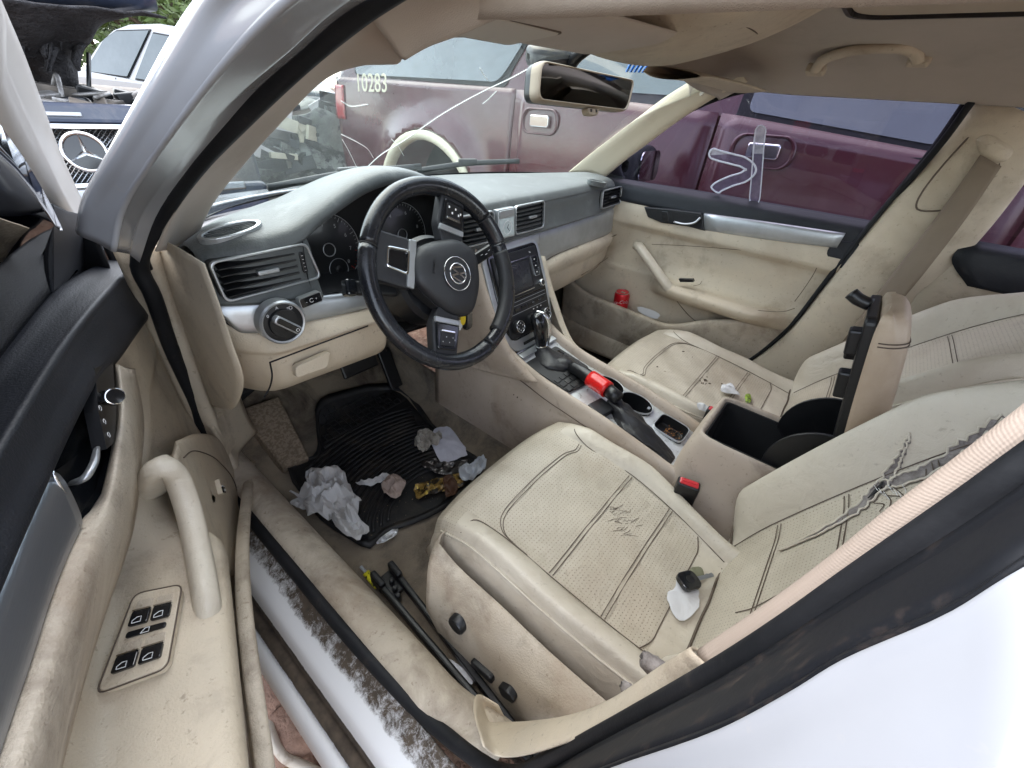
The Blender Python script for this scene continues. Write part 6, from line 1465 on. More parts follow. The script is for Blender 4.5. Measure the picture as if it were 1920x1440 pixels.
tube('panel_gap', [(x, -.20 - .02 * (1 - (x / .13) ** 2), 1.3305 + .016 * abs(x / .13) ** 3) for x in np.linspace(-.125, .125, 9)], .0012, m_seam, rc, n=5, seg=3)
tube('panel_gap', [(x, -.32 - .02 * (1 - (x / .13) ** 2), 1.345 + .012 * abs(x / .13) ** 3) for x in np.linspace(-.115, .115, 9)], .0012, m_seam, rc, n=5, seg=3)
# grab handle over the passenger door
gh = part('grab_handle', car)
gp = [P(1527, 134, x=.44), P(1543, 113, x=.42), P(1590, 97, x=.395), P(1640, 91, x=.39), P(1690, 91, x=.395), P(1716, 99, x=.42), P(1722, 116, x=.44)]
tube('handle_bar', gp, .012, m_trim, gh, n=12, seg=5, flat=.7, radii=[.011, .0125, .012, .012, .012, .0125, .011])
for c in (gp[0], gp[-1]): box('handle_foot', frame3((c[0] + .012, c[1], c[2] + .004), (0, 1, 0), (.3, 0, 1)), .04, .02, .03, m_trim, gh, .006)
# ================================================================ things lying about
def floorz(x, y):
    return float(np.interp(y, [-1.7, 0, .35, .5, .65, .8], [.272, .272, .277, .302, .422, .582]))
def onfloor(px, py, up=.004):
    r = ray(px, py); t0 = None
    for t in np.linspace(.5, 2.2, 1200):
        q = CAM + r * t
        if q[2] < floorz(q[0], q[1]) + up: return tuple(q)
    return tuple(CAM + r * 2.2)
# rubber mat
mat_out = [(541, 884), (560, 868), (588, 860), (597, 838), (592, 775), (603, 752), (640, 738), (735, 722), (770, 742), (812, 800), (862, 842), (908, 872), (900, 892), (835, 955), (772, 985), (722, 1004), (694, 1030), (655, 1012), (600, 975), (566, 930)]
mo = [onfloor(a, b, .004) for a, b in mat_out]
mo = [tuple(p) for p in cr(mo, 2, True)]
bm_v = [(p[0], p[1], p[2] + .002) for p in mo] + [(p[0], p[1], p[2] + .009) for p in mo]; n = len(mo)
c_ = np.mean(mo, axis=0); inner = [tuple(np.array(p) * .94 + c_ * .06) for p in mo]
floor_mat = thing('floor_mat', 'black ribbed rubber mat on the driver footwell floor, littered with paper', 'floor mat', (c_[0], c_[1], .27))
v = [(p[0], p[1], p[2] + .002) for p in mo] + [(p[0], p[1], p[2] + .012) for p in mo] + [(p[0], p[1], floorz(p[0], p[1]) + .015) for p in inner] + [(p[0], p[1], floorz(p[0], p[1]) + .008) for p in inner]
f = []
for k in range(3): f += [(k * n + i, k * n + (i + 1) % n, (k + 1) * n + (i + 1) % n, (k + 1) * n + i) for i in range(n)]
pyd('mat_border', v, f, m_mat, floor_mat)
# the mat's sheet
bmm = bmesh.new(); vs = [bmm.verts.new((p[0], p[1], floorz(p[0], p[1]) + .0085)) for p in inner]; bmm.faces.new(vs); bmesh.ops.triangulate(bmm, faces=bmm.faces[:])
for _ in range(3): bmesh.ops.subdivide_edges(bmm, edges=bmm.edges[:], cuts=1, use_grid_fill=True)
for q in bmm.verts: q.co.z = floorz(q.co.x, q.co.y) + .0085
me = bpy.data.meshes.new('mat_sheet'); bmm.to_mesh(me); bmm.free(); lnk('mat_sheet', me, m_mat, floor_mat)
def inpoly(x, y, poly):
    c = False; j = len(poly) - 1
    for i in range(len(poly)):
        xi, yi = poly[i][:2]; xj, yj = poly[j][:2]
        if (yi > y) != (yj > y) and x < (xj - xi) * (y - yi) / (yj - yi) + xi: c = not c
        j = i
    return c
inn2 = [tuple(np.array(p) * .90 + c_ * .10) for p in mo]
def matrib(pts, r=.0052):
    run = []
    def flush():
        if len(run) > 2: tube('rib', [(x, y, floorz(x, y) + .0105) for x, y in run], r, m_mat, floor_mat, n=5, seg=1, flat=.9)
    for x, y in pts:
        if inpoly(x, y, inn2): run.append((x, y))
        else: flush(); run = []
    flush()
for k in range(26):                                  # arcs in the heel area
    R = .14 + k * .0165
    if R < .44: matrib([(-.40 + R * 1.2 * math.sin(a), -.02 + R * math.cos(a)) for a in np.linspace(-1.5, 1.5, 50)])
for k in range(10): matrib([(x, .425 + k * .022) for x in np.linspace(-.68, -.14, 40)], .0026)
for k in range(22): matrib([(-.62 + k * .022, y) for y in np.linspace(.425, .64, 24)], .0026)
# pedals and the dark clutter above the mat
pe = part('brake_pedal', car)
F = frame3((-.30, .50, .47), (1, 0, 0), (0, .35, 1)); box('pedal_pad', F, .13, .06, .015, m_black, pe, .006)
tube('pedal_arm', [(-.30, .51, .49), (-.305, .56, .62), (-.31, .58, .75)], .012, m_black, pe, n=8, seg=3)
pe = part('accelerator_pedal', car)
F = frame3((-.185, .50, .40), (1, 0, 0), (0, .45, 1)); box('pedal_pad', F, .05, .15, .015, m_black, pe, .005)
tube('pedal_arm', [(-.185, .52, .46), (-.19, .58, .6), (-.19, .6, .72)], .010, m_black, pe, n=8, seg=3)

m_paper = M('white_paper', (.58, .575, .57), .85, var=(.58, .56, .54), vscale=10, dirt=(.42, .34, .27), dscale=14, dlo=.6, dhi=.8, damt=.6)
m_clean = M('clean_white_paper', (.60, .60, .61), .8)
m_lav = M('printed_lavender_paper', (.60, .60, .68), .8, var=(.52, .52, .60), vscale=20)
m_tissue = M('greyed_tissue', (.42, .39, .34), .95, var=(.3, .27, .23), vscale=30, bump=.8, bscale=150, bumpdist=.003)
m_tan = M('tan_napkin', (.45, .35, .30), .95, var=(.36, .28, .235), vscale=20)
m_foil = M('crinkled_foil', (.7, .71, .72), .3, metal=.7)
m_wrapk = M('black_wrapper', (.02, .018, .018), .3, coat=.3, var=(.30, .27, .26), vscale=70, vlo=.56, vhi=.6)
m_wrapg = M('gold_brown_wrapper', (.30, .19, .05), .3, metal=.2, var=(.02, .014, .01), vscale=45, vlo=.44, vhi=.52, dirt=(.75, .55, .10), dscale=60, dlo=.58, dhi=.62)
m_bag = M('milky_plastic_bag', (.55, .58, .62), .35, coat=.2, var=(.42, .45, .5), vscale=20)
def vnoise(x, y, s):
    def h(i, j): return math.sin(i * 12.9898 + j * 78.233 + s * 37.7) * 43758.5453 % 1
    i, j = math.floor(x), math.floor(y); a, b = x - i, y - j; a = a * a * (3 - 2 * a); b = b * b * (3 - 2 * b)
    return (h(i, j) * (1 - a) + h(i + 1, j) * a) * (1 - b) + (h(i, j + 1) * (1 - a) + h(i + 1, j + 1) * a) * b
def sheet(name, label, cat, outline, h, mat, seed=1, base=.012, freq=5, on=None, group=None, n=18, ridge=True, parent=None):
    """a crumpled sheet: outline in plan (sight-line feet on the surface it lies on)"""
    pts = [Vector((on or onfloor)(a, b)) for a, b in outline]
    pts = [Vector(p) for p in cr([tuple(p) for p in pts], 4, True)]
    c = sum(pts, Vector()) / len(pts); m = len(pts); v = []; f = []
    K = 14
    for k in range(K + 1):
        t = k / K
        for i, p in enumerate(pts):
            q = c + (p - c) * t
            w = vnoise(q.x * freq * 14 + seed * 3.1, q.y * freq * 14 + seed * 1.7, seed); w2 = vnoise(q.x * freq * 37, q.y * freq * 37 + 9, seed)
            z = (1 - abs(2 * w - 1) if ridge else w) * h + w2 * h * .35
            z *= (1 - .35 * t ** 4)
            jit = (vnoise(i * .9, seed, seed) - .5) * .10 * t
            q = c + (p - c) * (t * (1 + jit)); v.append((q.x, q.y, q.z + base + z))
    for k in range(K):
        for i in range(m):
            j = (i + 1) % m; f.append((k * m + i, k * m + j, (k + 1) * m + j, (k + 1) * m + i))
    o = pyd(name, v, f, mat, parent, False)
    if parent is None:
        o.location = (0, 0, 0); tag(o, label, cat, group)
    solid(o, .0008, 1); return o
sheet('crumpled_paper', 'large crumpled white paper bag on the floor mat beside the door sill', 'paper', [(580, 905), (608, 902), (640, 898), (660, 930), (682, 960), (672, 985), (693, 1000), (680, 1034), (650, 1025), (620, 990), (585, 985), (570, 950), (552, 948), (580, 930)], .055, m_paper, 2, .014, 2.2)
sheet('paper_tail', 'thin torn flap of white paper sticking out by the sill trim', 'paper', [(548, 952), (575, 940), (590, 950), (575, 965), (556, 958)], .01, m_paper, 4, .016, 4)
sheet('paper_strip', 'narrow twisted white paper strip in the middle of the floor mat', 'paper', [(668, 912), (700, 908), (722, 896), (736, 904), (715, 912), (690, 918)], .014, m_paper, 5, .012, 5)
sheet('tan_napkin', 'small crumpled tan napkin on the ribs of the floor mat', 'napkin', [(722, 912), (740, 906), (762, 916), (752, 940), (735, 946), (720, 935)], .035, m_tan, 6, .012, 4)
sheet('envelope', 'lavender printed envelope lying by the console side of the floor mat', 'envelope', [(815, 815), (838, 808), (862, 835), (875, 862), (852, 872), (832, 878), (812, 848), (806, 830)], .012, m_lav, 7, .018, 1.6, ridge=False)
sheet('wadded_tissue', 'grey wadded tissue against the lavender envelope', 'tissue', [(785, 828), (805, 822), (828, 828), (822, 845), (808, 850), (798, 863), (783, 855), (779, 840)], .035, m_tissue, 8, .016, 5)
sheet('dark_wrapper', 'black printed snack wrapper under the lavender envelope', 'wrapper', [(788, 874), (815, 868), (850, 876), (876, 872), (868, 888), (840, 898), (805, 890)], .010, m_wrapk, 9, .013, 3)
sheet('gold_wrapper', 'gold and brown snack wrapper in front of the driver seat', 'wrapper', [(778, 922), (800, 910), (840, 902), (872, 895), (876, 915), (850, 928), (805, 936), (784, 944)], .014, m_wrapg, 10, .014, 3)
m_choc = M('brown_food_scrap', (.075, .032, .015), .6)
sheet('brown_food_scrap', 'brown lump of food lying on the gold wrapper', 'food scrap', [(832, 912), (845, 908), (858, 925), (852, 945), (838, 948), (834, 930)], .014, m_choc, 11, .03, 4)
sheet('plastic_bag', 'milky clear plastic bag half under the driver seat front', 'plastic bag', [(862, 892), (885, 885), (905, 868), (912, 882), (900, 905), (872, 920)], .03, m_bag, 12, .02, 3)
sheet('foil_strip', 'silver foil strip at the rear edge of the floor mat', 'foil', [(706, 1028), (722, 1010), (748, 998), (744, 1010), (725, 1022)], .010, m_foil, 13, .012, 5)
sheet('paper_scrap', 'white paper scrap wedged beside the driver seat valance', 'paper', [(838, 1245), (850, 1250), (886, 1283), (884, 1292), (866, 1282), (845, 1258)], .006, m_clean, 14, .02, 3)
m_dlabel = M('yellow_tube_label', (.75, .68, .03), .5, var=(.03, .03, .02), vscale=140, vlo=.52, vhi=.56)
tb = thing('pen_tube', 'thin clear tube with a yellow label by the seat rail', 'tube', onfloor(700, 1090))
a, b = Vector(onfloor(678, 1068)) + Vector((0, 0, .012)), Vector(onfloor(742, 1142)) + Vector((0, 0, .012))
tube('tube_body', [a, b], .004, m_bag, tb, n=8, seg=2); tube('tube_label', [a.lerp(b, .16), a.lerp(b, .52)], .0085, m_dlabel, tb, n=10, seg=2, flat=.5)
# small litter: crumbs on the carpet
m_crumb = M('pale_crumbs', (.42, .34, .24), .9, var=(.2, .12, .07), vscale=90)
v, f = [], []; rr = random.Random(5)
for k in range(420):
    px, py = rr.uniform(560, 960), rr.uniform(820, 1120); q = Vector(onfloor(px, py, .010)); 
    if q.x > -.16 or q.x < -.62 or (q.y < -.12 and q.x > -.58): continue
    s0 = rr.uniform(.0008, .0028); b = len(v); pts = [Vector((rr.uniform(-1, 1), rr.uniform(-1, 1), rr.uniform(-.5, .7))) * s0 + q for _ in range(4)]
    v += [tuple(x) for x in pts]; f += [(b, b + 1, b + 2), (b, b + 2, b + 3), (b, b + 3, b + 1), (b + 1, b + 3, b + 2)]
tag(pyd('floor_crumbs', v, f, m_crumb, None, False), 'crumbs and grit scattered over the footwell carpet', 'crumbs', kind='stuff')

# ---- on the driver seat: tag paper, key, olive scrap
def onseat_px(px, py, up=.002):
    r = ray(px, py)
    for t in np.linspace(.4, 1.3, 900):
        q = CAM + r * t; w = .228; u = (q[0] + .345) / w
        if abs(u) < .98 and -.70 < q[1] < -.13 and q[2] < SD(u, q[1])[2] + up: return tuple(q)
    return tuple(CAM + r * .9)
sheet('folded_note', 'small folded white note on the rear corner of the driver seat', 'paper', [(1270, 1085), (1300, 1082), (1308, 1115), (1308, 1140), (1272, 1166), (1252, 1135), (1250, 1115), (1262, 1108)], .006, m_clean, 21, .004, 1.5, on=onseat_px, ridge=False)
m_olive = M('olive_scrap', (.16, .16, .10), .8)
sheet('olive_scrap', 'small olive green scrap lying beyond the car key on the driver seat', 'scrap', [(1292, 1070), (1312, 1068), (1318, 1084), (1298, 1086)], .004, m_olive, 22, .004, 3, on=onseat_px)
key = thing('car_key', 'black car key with bare metal blade on the white note on the driver seat', 'key', onseat_px(1288, 1098))
q = Vector(onseat_px(1287, 1098)) + Vector((0, 0, .016)); q2v = Vector(onseat_px(1335, 1084)) + Vector((0, 0, .014))
F = frame3(q, q2v - q, (0, 1, .1)); 
if F[3].z < 0: F = (F[0], F[1], -F[2], -F[3])
prism('key_fob', rrect(-.022, .020, -.018, .018, .012, 6), F, -.006, .006, m_gloss, key, .003, 3); lathe('fob_dimple', [(.008, .005), (.008, .0068), (.006, .0064), (.0005, .0062)], (loc3(F, 0, 0, 0), F[1], F[2], F[3]), m_black, key, 20)
prism('key_blade', [(.018, -.004), (.060, -.004), (.062, .0), (.060, .004), (.052, .003), (.048, .0045), (.040, .003), (.018, .004)], F, -.0012, .0012, m_alu, key, .0003)
# ---- keys hanging from the ignition
kr = thing('key_ring', 'bunch of keys with black fob, yellow tag and white tag hanging from the ignition', 'keys', P(872, 575, y=.0))
q = Vector(P(874, 576, y=.0))
tube('split_ring', [q + Vector((.011 * math.cos(a), 0, .011 * math.sin(a))) for a in np.linspace(0, 6.2832, 18, endpoint=False)], .0013, m_chrome, kr, n=5, seg=1, closed=True)
F = frame3(P(877, 597, y=.0), (1, .2, 0), (0, 0, 1)); prism('key_fob', rrect(-.013, .013, -.026, .022, .008), F, -.006, .006, m_gloss, kr, .003)
m_ytag = M('yellow_key_tag', (.75, .55, .02), .5); m_wtag = M('white_key_tag', (.7, .7, .68), .6)
F = frame3(P(868, 598, y=-.008), (1, .2, .15), (-.1, 0, 1)); prism('yellow_tag', ell(.010, .015, 16), F, -.001, .001, m_ytag, kr, .0003)
F = frame3(P(862, 610, y=-.01), (1, .2, 0), (0, 0, 1)); prism('white_tag', ell(.009, .012, 16), F, -.001, .001, m_wtag, kr, .0003)
lathe('ignition_barrel', [(.016, -.02), (.016, .006), (.011, .008), (.0005, .008)], frame3((-.245, .045, .865), (1, 0, 0), (0, .4, 1)), m_black, col_, 20)
# ---- white rod pieces on the console
rd1 = thing('white_rod', 'thin broken white plastic rod lying along the console beside the gear lever', 'rod', P(1100, 705, z=.58))
pts = [P(1063, 673, z=.60), P(1073, 688, z=.597), P(1100, 702, z=.592), P(1125, 714, z=.585), P(1155, 731, z=.578)]
tube('rod_stem', pts[1:], .005, m_clean, rd1, n=8, seg=2); tube('rod_end', pts[:2], .0055, m_clean, rd1, n=8, seg=2)
# ---- on the passenger seat
def onpseat(px, py, up=.002):
    r = ray(px, py)
    for t in np.linspace(.6, 2.2, 1400):
        q = CAM + r * t; xx = -(q[0]); u = (xx + .375) / .228; y = q[1] - .022
        if abs(u) < .98 and -.70 < y < -.13 and q[2] < SP(u, y)[2] + .015 + up: return tuple(q)
    return tuple(CAM + r * 1.5)
sheet('crumpled_receipt', 'crumpled white receipt on the passenger seat cushion', 'paper', [(1352, 728), (1366, 725), (1380, 742), (1384, 748), (1364, 742), (1350, 738)], .014, m_clean, 31, .004, 4, on=onpseat)
sheet('torn_receipt', 'torn white scrap behind the passenger belt buckle', 'paper', [(1304, 765), (1312, 764), (1328, 776), (1322, 780), (1308, 776)], .010, m_clean, 32, .01, 4, on=onpseat)
m_lime = M('lime_wrapper', (.28, .42, .03), .4, var=(.04, .05, .02), vscale=120)
sheet('lime_scrap', 'little lime green wrapper beside the storage box on the passenger seat', 'wrapper', [(1395, 746), (1403, 742), (1405, 758), (1398, 760)], .006, m_lime, 33, .006, 4, on=onpseat)
# ---- in the passenger door pocket: soda can and a leaflet
can = thing('soda_can', 'red soda can with white script standing in the passenger door pocket', 'can', P(1166, 580, x=.672))
cc = np.array(P(1166, 556, x=.670)); F = frame3(tuple(cc), (0, -1, 0), (-.15, .05, 1)); CZ = F
F = (F[0], F[1], F[1].cross(F[2]) * 1, F[2])
m_can = M('red_can', (.55, .012, .02), .3, metal=.4, coat=.3)
Fc = (Vector(cc), Vector((0, -1, 0)), Vector((1, 0, .1)).normalized(), Vector((-.10, .03, 1)).normalized())
lathe('can_body', [(.024, -.10), (.031, -.092), (.031, .008), (.028, .018), (.0265, .020)], Fc, m_can, can, 28)
lathe('can_lid', [(.0268, .0195), (.027, .0225), (.0255, .0225), (.025, .019), (.0005, .0185)], Fc, m_chrome, can, 28)
tab = box('can_tab', (loc3(Fc, .004, -.002, .0205), Fc[1], Fc[2], Fc[3]), .018, .011, .0016, m_chrome, can, .0005)
o = words('can_script', 'Coca-Cola', frame3((0, 0, 0), (1, 0, 0), (0, 1, 0)), .021, m_print, can, .0002, shear=.3)
for vv in o.data.vertices:
    a = vv.co.x / .0312 - 1.6 ; hgt = vv.co.y - .016 + .006 * math.sin(vv.co.x * 60)
    q = loc3(Fc, .0314 * math.cos(a), .0314 * math.sin(a), hgt); vv.co = q
sheet('leaflet', 'folded white leaflet in the passenger door pocket behind the soda can', 'leaflet', [(1196, 576), (1236, 588), (1235, 596), (1228, 598), (1198, 584)], .001, m_clean, 34, .0, 2, on=lambda a, b: P(a, b, x=.668), ridge=False)
# scuffs: dark fan stain on the console flank, yellow crumbs
for k in range(120):
    a = rr.uniform(0, math.pi); r_ = rr.uniform(.2, 1) ** .5
    px, py = 962 + 26 * math.cos(a) * r_ - 4, 760 - 20 * math.sin(a) * r_ + rr.gauss(0, 2); q = P(px, py, x=-.1285)
    F = frame3(q, (0, -1, 0), (.25, 0, 1)); r0 = rr.uniform(.0008, .0024)
    prism('scuff', [(r0 * rr.uniform(.5, 1.4) * math.cos(t), r0 * rr.uniform(.5, 1.4) * math.sin(t)) for t in np.linspace(0, 5.5, 6)], F, -.004, .0015, m_stain, con) if k < 60 else None
m_egg = M('dried_yellow_spill', (.62, .38, .10), .6)
sheet('dried_spill', 'dried yellow spill on the console edge beside the driver seat', 'spill', [(1016, 745), (1024, 740), (1034, 750), (1026, 756), (1018, 754)], .003, m_egg, 41, .0, 4, on=lambda a, b: P(a, b, x=-.1175))
# ================================================================ the yard
m_dirt = M('reddish_yard_dirt', (.19, .105, .07), .95, bump=1, bscale=40, bumpdist=.02, var=(.11, .065, .045), vscale=7, dirt=(.30, .21, .15), dscale=22, dlo=.5, dhi=.7)
G = [[(x, y, .01 * math.sin(x * 3.1 + y * 1.7) * (abs(x) + abs(y) > 1)) for x in np.concatenate([np.linspace(-80, -4, 8), np.linspace(-3, 3, 25), np.linspace(4, 80, 8)])] for y in np.concatenate([np.linspace(-80, -4, 8), np.linspace(-3, 3, 25), np.linspace(4, 120, 10)])]
tag(grid_mesh('ground', G, m_dirt), kind='structure', label=None)
rr = random.Random(21)
m_rock = M('dull_red_rock', (.24, .14, .10), .9, bump=1, bscale=60, bumpdist=.006, var=(.15, .09, .065), vscale=14)
m_wood = M('split_wood', (.36, .23, .12), .85, bump=.8, bscale=80, bumpdist=.004, stretch=(8, 1, 1), var=(.2, .12, .06), vscale=20)
def rock(name, label, c, r, mat, cat='rock', group=None, sq=(1, 1, .7)):
    v = []; f = []; nu_, nv_ = 12, 8
    for j in range(nv_ + 1):
        for i in range(nu_):
            a = 2 * math.pi * i / nu_; b = math.pi * j / nv_ - math.pi / 2; k = r * (1 + .35 * (vnoise(2 * math.cos(a) + 5 * c[0] + 3, 2 * math.sin(b) + 2 * math.sin(a) + c[1] * 7, 3) - .5))
            v.append((c[0] + k * math.cos(b) * math.cos(a) * sq[0], c[1] + k * math.cos(b) * math.sin(a) * sq[1], c[2] + k * math.sin(b) * sq[2]))
    for j in range(nv_):
        for i in range(nu_): f.append((j * nu_ + i, j * nu_ + (i + 1) % nu_, (j + 1) * nu_ + (i + 1) % nu_, (j + 1) * nu_ + i))
    return tag(pyd(name, v, f, mat, None, True), label, cat, group)
q = P(545, 1340, z=.06); rock('rock', 'rounded brown rock on the dirt under the door gap', q, .10, m_rock, sq=(.8, 1.2, .7))
q = P(610, 1430, z=.03); rock('rock', 'smaller dark rock at the foot of the sill', q, .06, m_rock)
wd = thing('wood_stick', 'split pale wood stick on the dirt below the door', 'wood', P(512, 1340, z=.02))
a, b = Vector(P(500, 1290, z=.03)), Vector(P(528, 1450, z=.03)); tube('stick', [a, (a + b) / 2 + Vector((0, 0, .01)), b], .022, m_wood, wd, n=7, seg=3, flat=.6)
m_cable = M('dusty_white_cable', (.48, .42, .35), .7, dirt=(.2, .14, .1), dscale=20)
tag(tube('cable', [P(a, b, z=z) for a, b, z in ((522, 1260, .10), (506, 1310, .11), (508, 1370, .11), (530, 1415, .10), (575, 1440, .08), (640, 1470, .05))], .010, m_cable, None, n=8, seg=6), 'dusty white cable looping over the dirt under the sill', 'cable')
v, f = [], []
for k in range(900):
    x, y = rr.uniform(-1.6, -.7), rr.uniform(-.9, 1.2); s0 = rr.uniform(.004, .02); b = len(v); c = Vector((x, y, .008))
    pts = [Vector((rr.uniform(-1, 1), rr.uniform(-1, 1), rr.uniform(-.4, .8))) * s0 + c for _ in range(5)]
    v += [tuple(p) for p in pts]; f += [(b, b + 1, b + 2), (b, b + 2, b + 3), (b, b + 3, b + 4), (b, b + 4, b + 1), (b + 1, b + 2, b + 3), (b + 1, b + 3, b + 4)]
tag(pyd('gravel', v, f, m_rock, None, False), 'gravel and clods scattered on the dirt', 'gravel', kind='stuff')

# ---------------------------------------------------------------- maroon sport utility parked alongside, tail forward
SX_ = 1.27
suv = thing('maroon_suv', 'maroon sport utility vehicle parked close along the passenger side', 'car', (SX_ + .9, 0, 0))
def so(px, py, x=SX_): return P(px, py, x=x)
zb_ = so(1390, 205)[2]; zbelt = 1.29
def yat(px, py, x=SX_): return so(px, py, x)[1]
ysA, ysB = yat(960, 320), yat(1335, 270)          # door seams (rear edge of rear door, rear edge of front door)
yT = yat(560, 240)                                 # tail
def side(y, z):
    b = .030 * math.sin((z - .45) / .85 * math.pi) if .45 < z < 1.3 else 0
    return SX_ - b + (.10 * ((z - 1.29) / .5) if z > 1.29 else 0)
def zbl(y): return float(np.interp(y, [-1.6, -.7, 0, 1.0, 4], [1.12, 1.19, 1.252, 1.285, 1.285]))
def sidepanel(name, y0, y1, z0, z1, mat, par, dx=0, t=.006):
    G = [[(side(y, z0 + (z1 - z0) * k) + dx, y, z0 + (min(z1, zbl(y) - .02) - z0) * k) for y in np.linspace(y0, y1, 14)] for k in np.linspace(0, 1, 14)]
    o = grid_mesh(name, G, mat, par); solid(o, t, 1); return o
g = .006
sidepanel('front_door', ysB - g, ysB - 1.05, .52, 1.27, m_maroon, suv)
sidepanel('rear_door', ysA - g, ysB + g, .52, 1.27, m_maroon, suv)
sidepanel('front_fender', ysB - 1.06, ysB - 2.3, .52, 1.2, m_maroon, suv)
# quarter panel with its wheel opening
wc = (1.875, .49); WR = .53
yT2 = wc[0] + 1.05
def quarter():
    ysn, zsn = 46, 26; v = []; f = []; idx = {}
    for j in range(zsn):
        for i in range(ysn):
            y = ysA + g + (yT2 - ysA - g) * i / (ysn - 1); z = .45 + (1.27 - .45) * j / (zsn - 1); d = math.hypot(y - wc[0], z - wc[1])
            if d < WR and d > 1e-6:      # push to the arch line
                y, z = wc[0] + (y - wc[0]) / d * WR, wc[1] + (z - wc[1]) / d * WR
            flare = -.045 * math.exp(-((math.hypot(y - wc[0], z - wc[1]) - WR) / .09) ** 2)
            v.append((side(y, z) + flare, y, z)); idx[i, j] = d
    for j in range(zsn - 1):
        for i in range(ysn - 1):
            if all(idx[a] < WR for a in ((i, j), (i + 1, j), (i + 1, j + 1), (i, j + 1))): continue
            f.append((j * ysn + i, j * ysn + i + 1, (j + 1) * ysn + i + 1, (j + 1) * ysn + i))
    o = pyd('quarter_panel', v, f, m_maroon, suv); solid(o, .006, 1)
quarter()
m_cream = M('faded_cream_moulding', (.62, .60, .46), .6, var=(.52, .50, .38), vscale=9)
arc = [(SX_ - .052, wc[0] + (WR - .035) * math.cos(a), wc[1] + (WR - .035) * math.sin(a)) for a in np.linspace(-.3, math.pi + .3, 30)]
sweep('arch_moulding', arc, ell(.03, .045, 10, 3), m_cream, suv, up=(1, 0, 0))
m_tyre = M('dusty_tyre', (.03, .029, .028), .85, bump=.5, bscale=60, bumpdist=.004)
wh = part('wheel', suv); Fw = frame3((SX_ + .12, wc[0], .40), (0, -1, 0), (0, 0, 1))
lathe('tyre', [(.24, -.10), (.36, -.11), (.385, -.07), (.385, .07), (.36, .11), (.24, .10)], Fw, m_tyre, wh, 36)
lathe('rim', [(.235, .06), (.23, .085), (.20, .07), (.06, .06), (.05, .075), (.0005, .075)], Fw, m_alu, wh, 30)
for k in range(5):
    a = k * 1.2566; box('rim_spoke', frame3(loc3(Fw, .13 * math.cos(a), .13 * math.sin(a), .075), loc3(Fw, math.cos(a), math.sin(a), 0) - Fw[0], Fw[1] * -math.sin(a) + Fw[2] * math.cos(a)), .17, .05, .02, m_alu, wh, .004)
wh2 = part('wheel', suv); Fw = frame3((SX_ + .12, wc[0] - 2.9, .40), (0, -1, 0), (0, 0, 1)); lathe('tyre', [(.24, -.10), (.36, -.11), (.385, -.07), (.385, .07), (.36, .11), (.24, .10)], Fw, m_tyre, wh2, 36)
prism('wheel_house', [(.5 * math.cos(a), .5 * math.sin(a)) for a in np.linspace(-.2, math.pi + .2, 24)], frame3((SX_ + .3, wc[0], wc[1]), (0, -1, 0), (0, 0, 1)), -.3, -.01, m_void, suv)
# lower cladding, sills, tail
sidepanel('sill_cladding', yT2, ysB - 2.3, .32, .50, m_dark, suv, -.01)
patch('tail', [[(SX_ + .02, yT2, z), (SX_ + .12, yT2 + .06, z), (SX_ + .9, yT2 + .10, z), (SX_ + 1.75, yT2, z)] for z in (.45, .8, 1.27)], m_maroon, suv, t=.01)
m_tail = M('broken_red_lamp', (.22, .008, .012), .15, coat=.5, var=(.35, .01, .015), vscale=30)
tl = part('tail_lamp', suv)
G = [[(side(y, z) - .012, y, z) for y in np.linspace(yT2 - .10, yT2 + .01, 6)] for z in np.linspace(1.0, 1.22, 10)]
solid(grid_mesh('lamp_lens', G, m_tail, tl), .01, 1)
# windows (privacy glass) with dark surrounds, pillars, roof
m_sglass = M('dark_privacy_glass', (.035, .05, .055), .06, coat=1.0, spec=.8, var=(.06, .08, .085), vscale=3)
def gpt(y, z): return (SX_ + .02 + .26 * (z - 1.29), y, z)
def window(name, poly, mat, d=0, t=.01):
    v = [(gpt(y, z)[0] + d, y, z) for y, z in poly] + [(gpt(y, z)[0] + d + t, y, z) for y, z in poly]; n = len(poly)
    return pyd(name, v, [tuple(range(n)), tuple(range(2 * n - 1, n - 1, -1))] + [(i, n + i, n + (i + 1) % n, (i + 1) % n) for i in range(n)], mat, suv, False)
ZR = 1.80
qy0 = yat(945, 130); qy1 = yT2 - .22
zq = so(880, 150)[2]
window('quarter_window', rpoly([(qy0, zq + .07), (qy0 + .06, zq), (qy1, zq - .005), (qy1, ZR - .1), (qy0 - .22, ZR - .1)], .05), m_sglass, -.004)
window('quarter_window_seal', rpoly([(qy0 - .02, zq + .05), (qy0, zq - .025), (qy1 + .02, zq - .01), (qy1 + .02, ZR - .08), (qy0 - .25, ZR - .08)], .05), m_rubber, .004)
window('body_shoulder', [(yT2, 1.26), (1.0, 1.26), (0, 1.22), (ysB - 1.0, 1.10), (ysB - 1.3, ZR), (yT2 - .15, ZR)], m_maroon, .012)
zrd = so(1150, 190)[2] if False else zq - .01
window('rear_door_window', rpoly([(ysA - .12, zq - .01), (ysB + .12, zq - .012), (ysB + .12, ZR - .1), (ysA - .35, ZR - .1)], .04), m_sglass, -.002)
window('rear_window_seal', rpoly([(ysA - .09, zq - .05), (ysB + .08, zq - .05), (ysB + .08, ZR - .08), (ysA - .33, ZR - .08)], .04), m_rubber, .004)
zf = zq - .012
window('front_door_window', rpoly([(ysB - .10, zbl(ysB - .1)), (ysB - .74, zbl(ysB - .74)), (ysB - .80, zbl(ysB - .8) + .10), (ysB - .55, ZR - .1), (ysB - .10, ZR - .1)], .03), m_sglass, -.002)
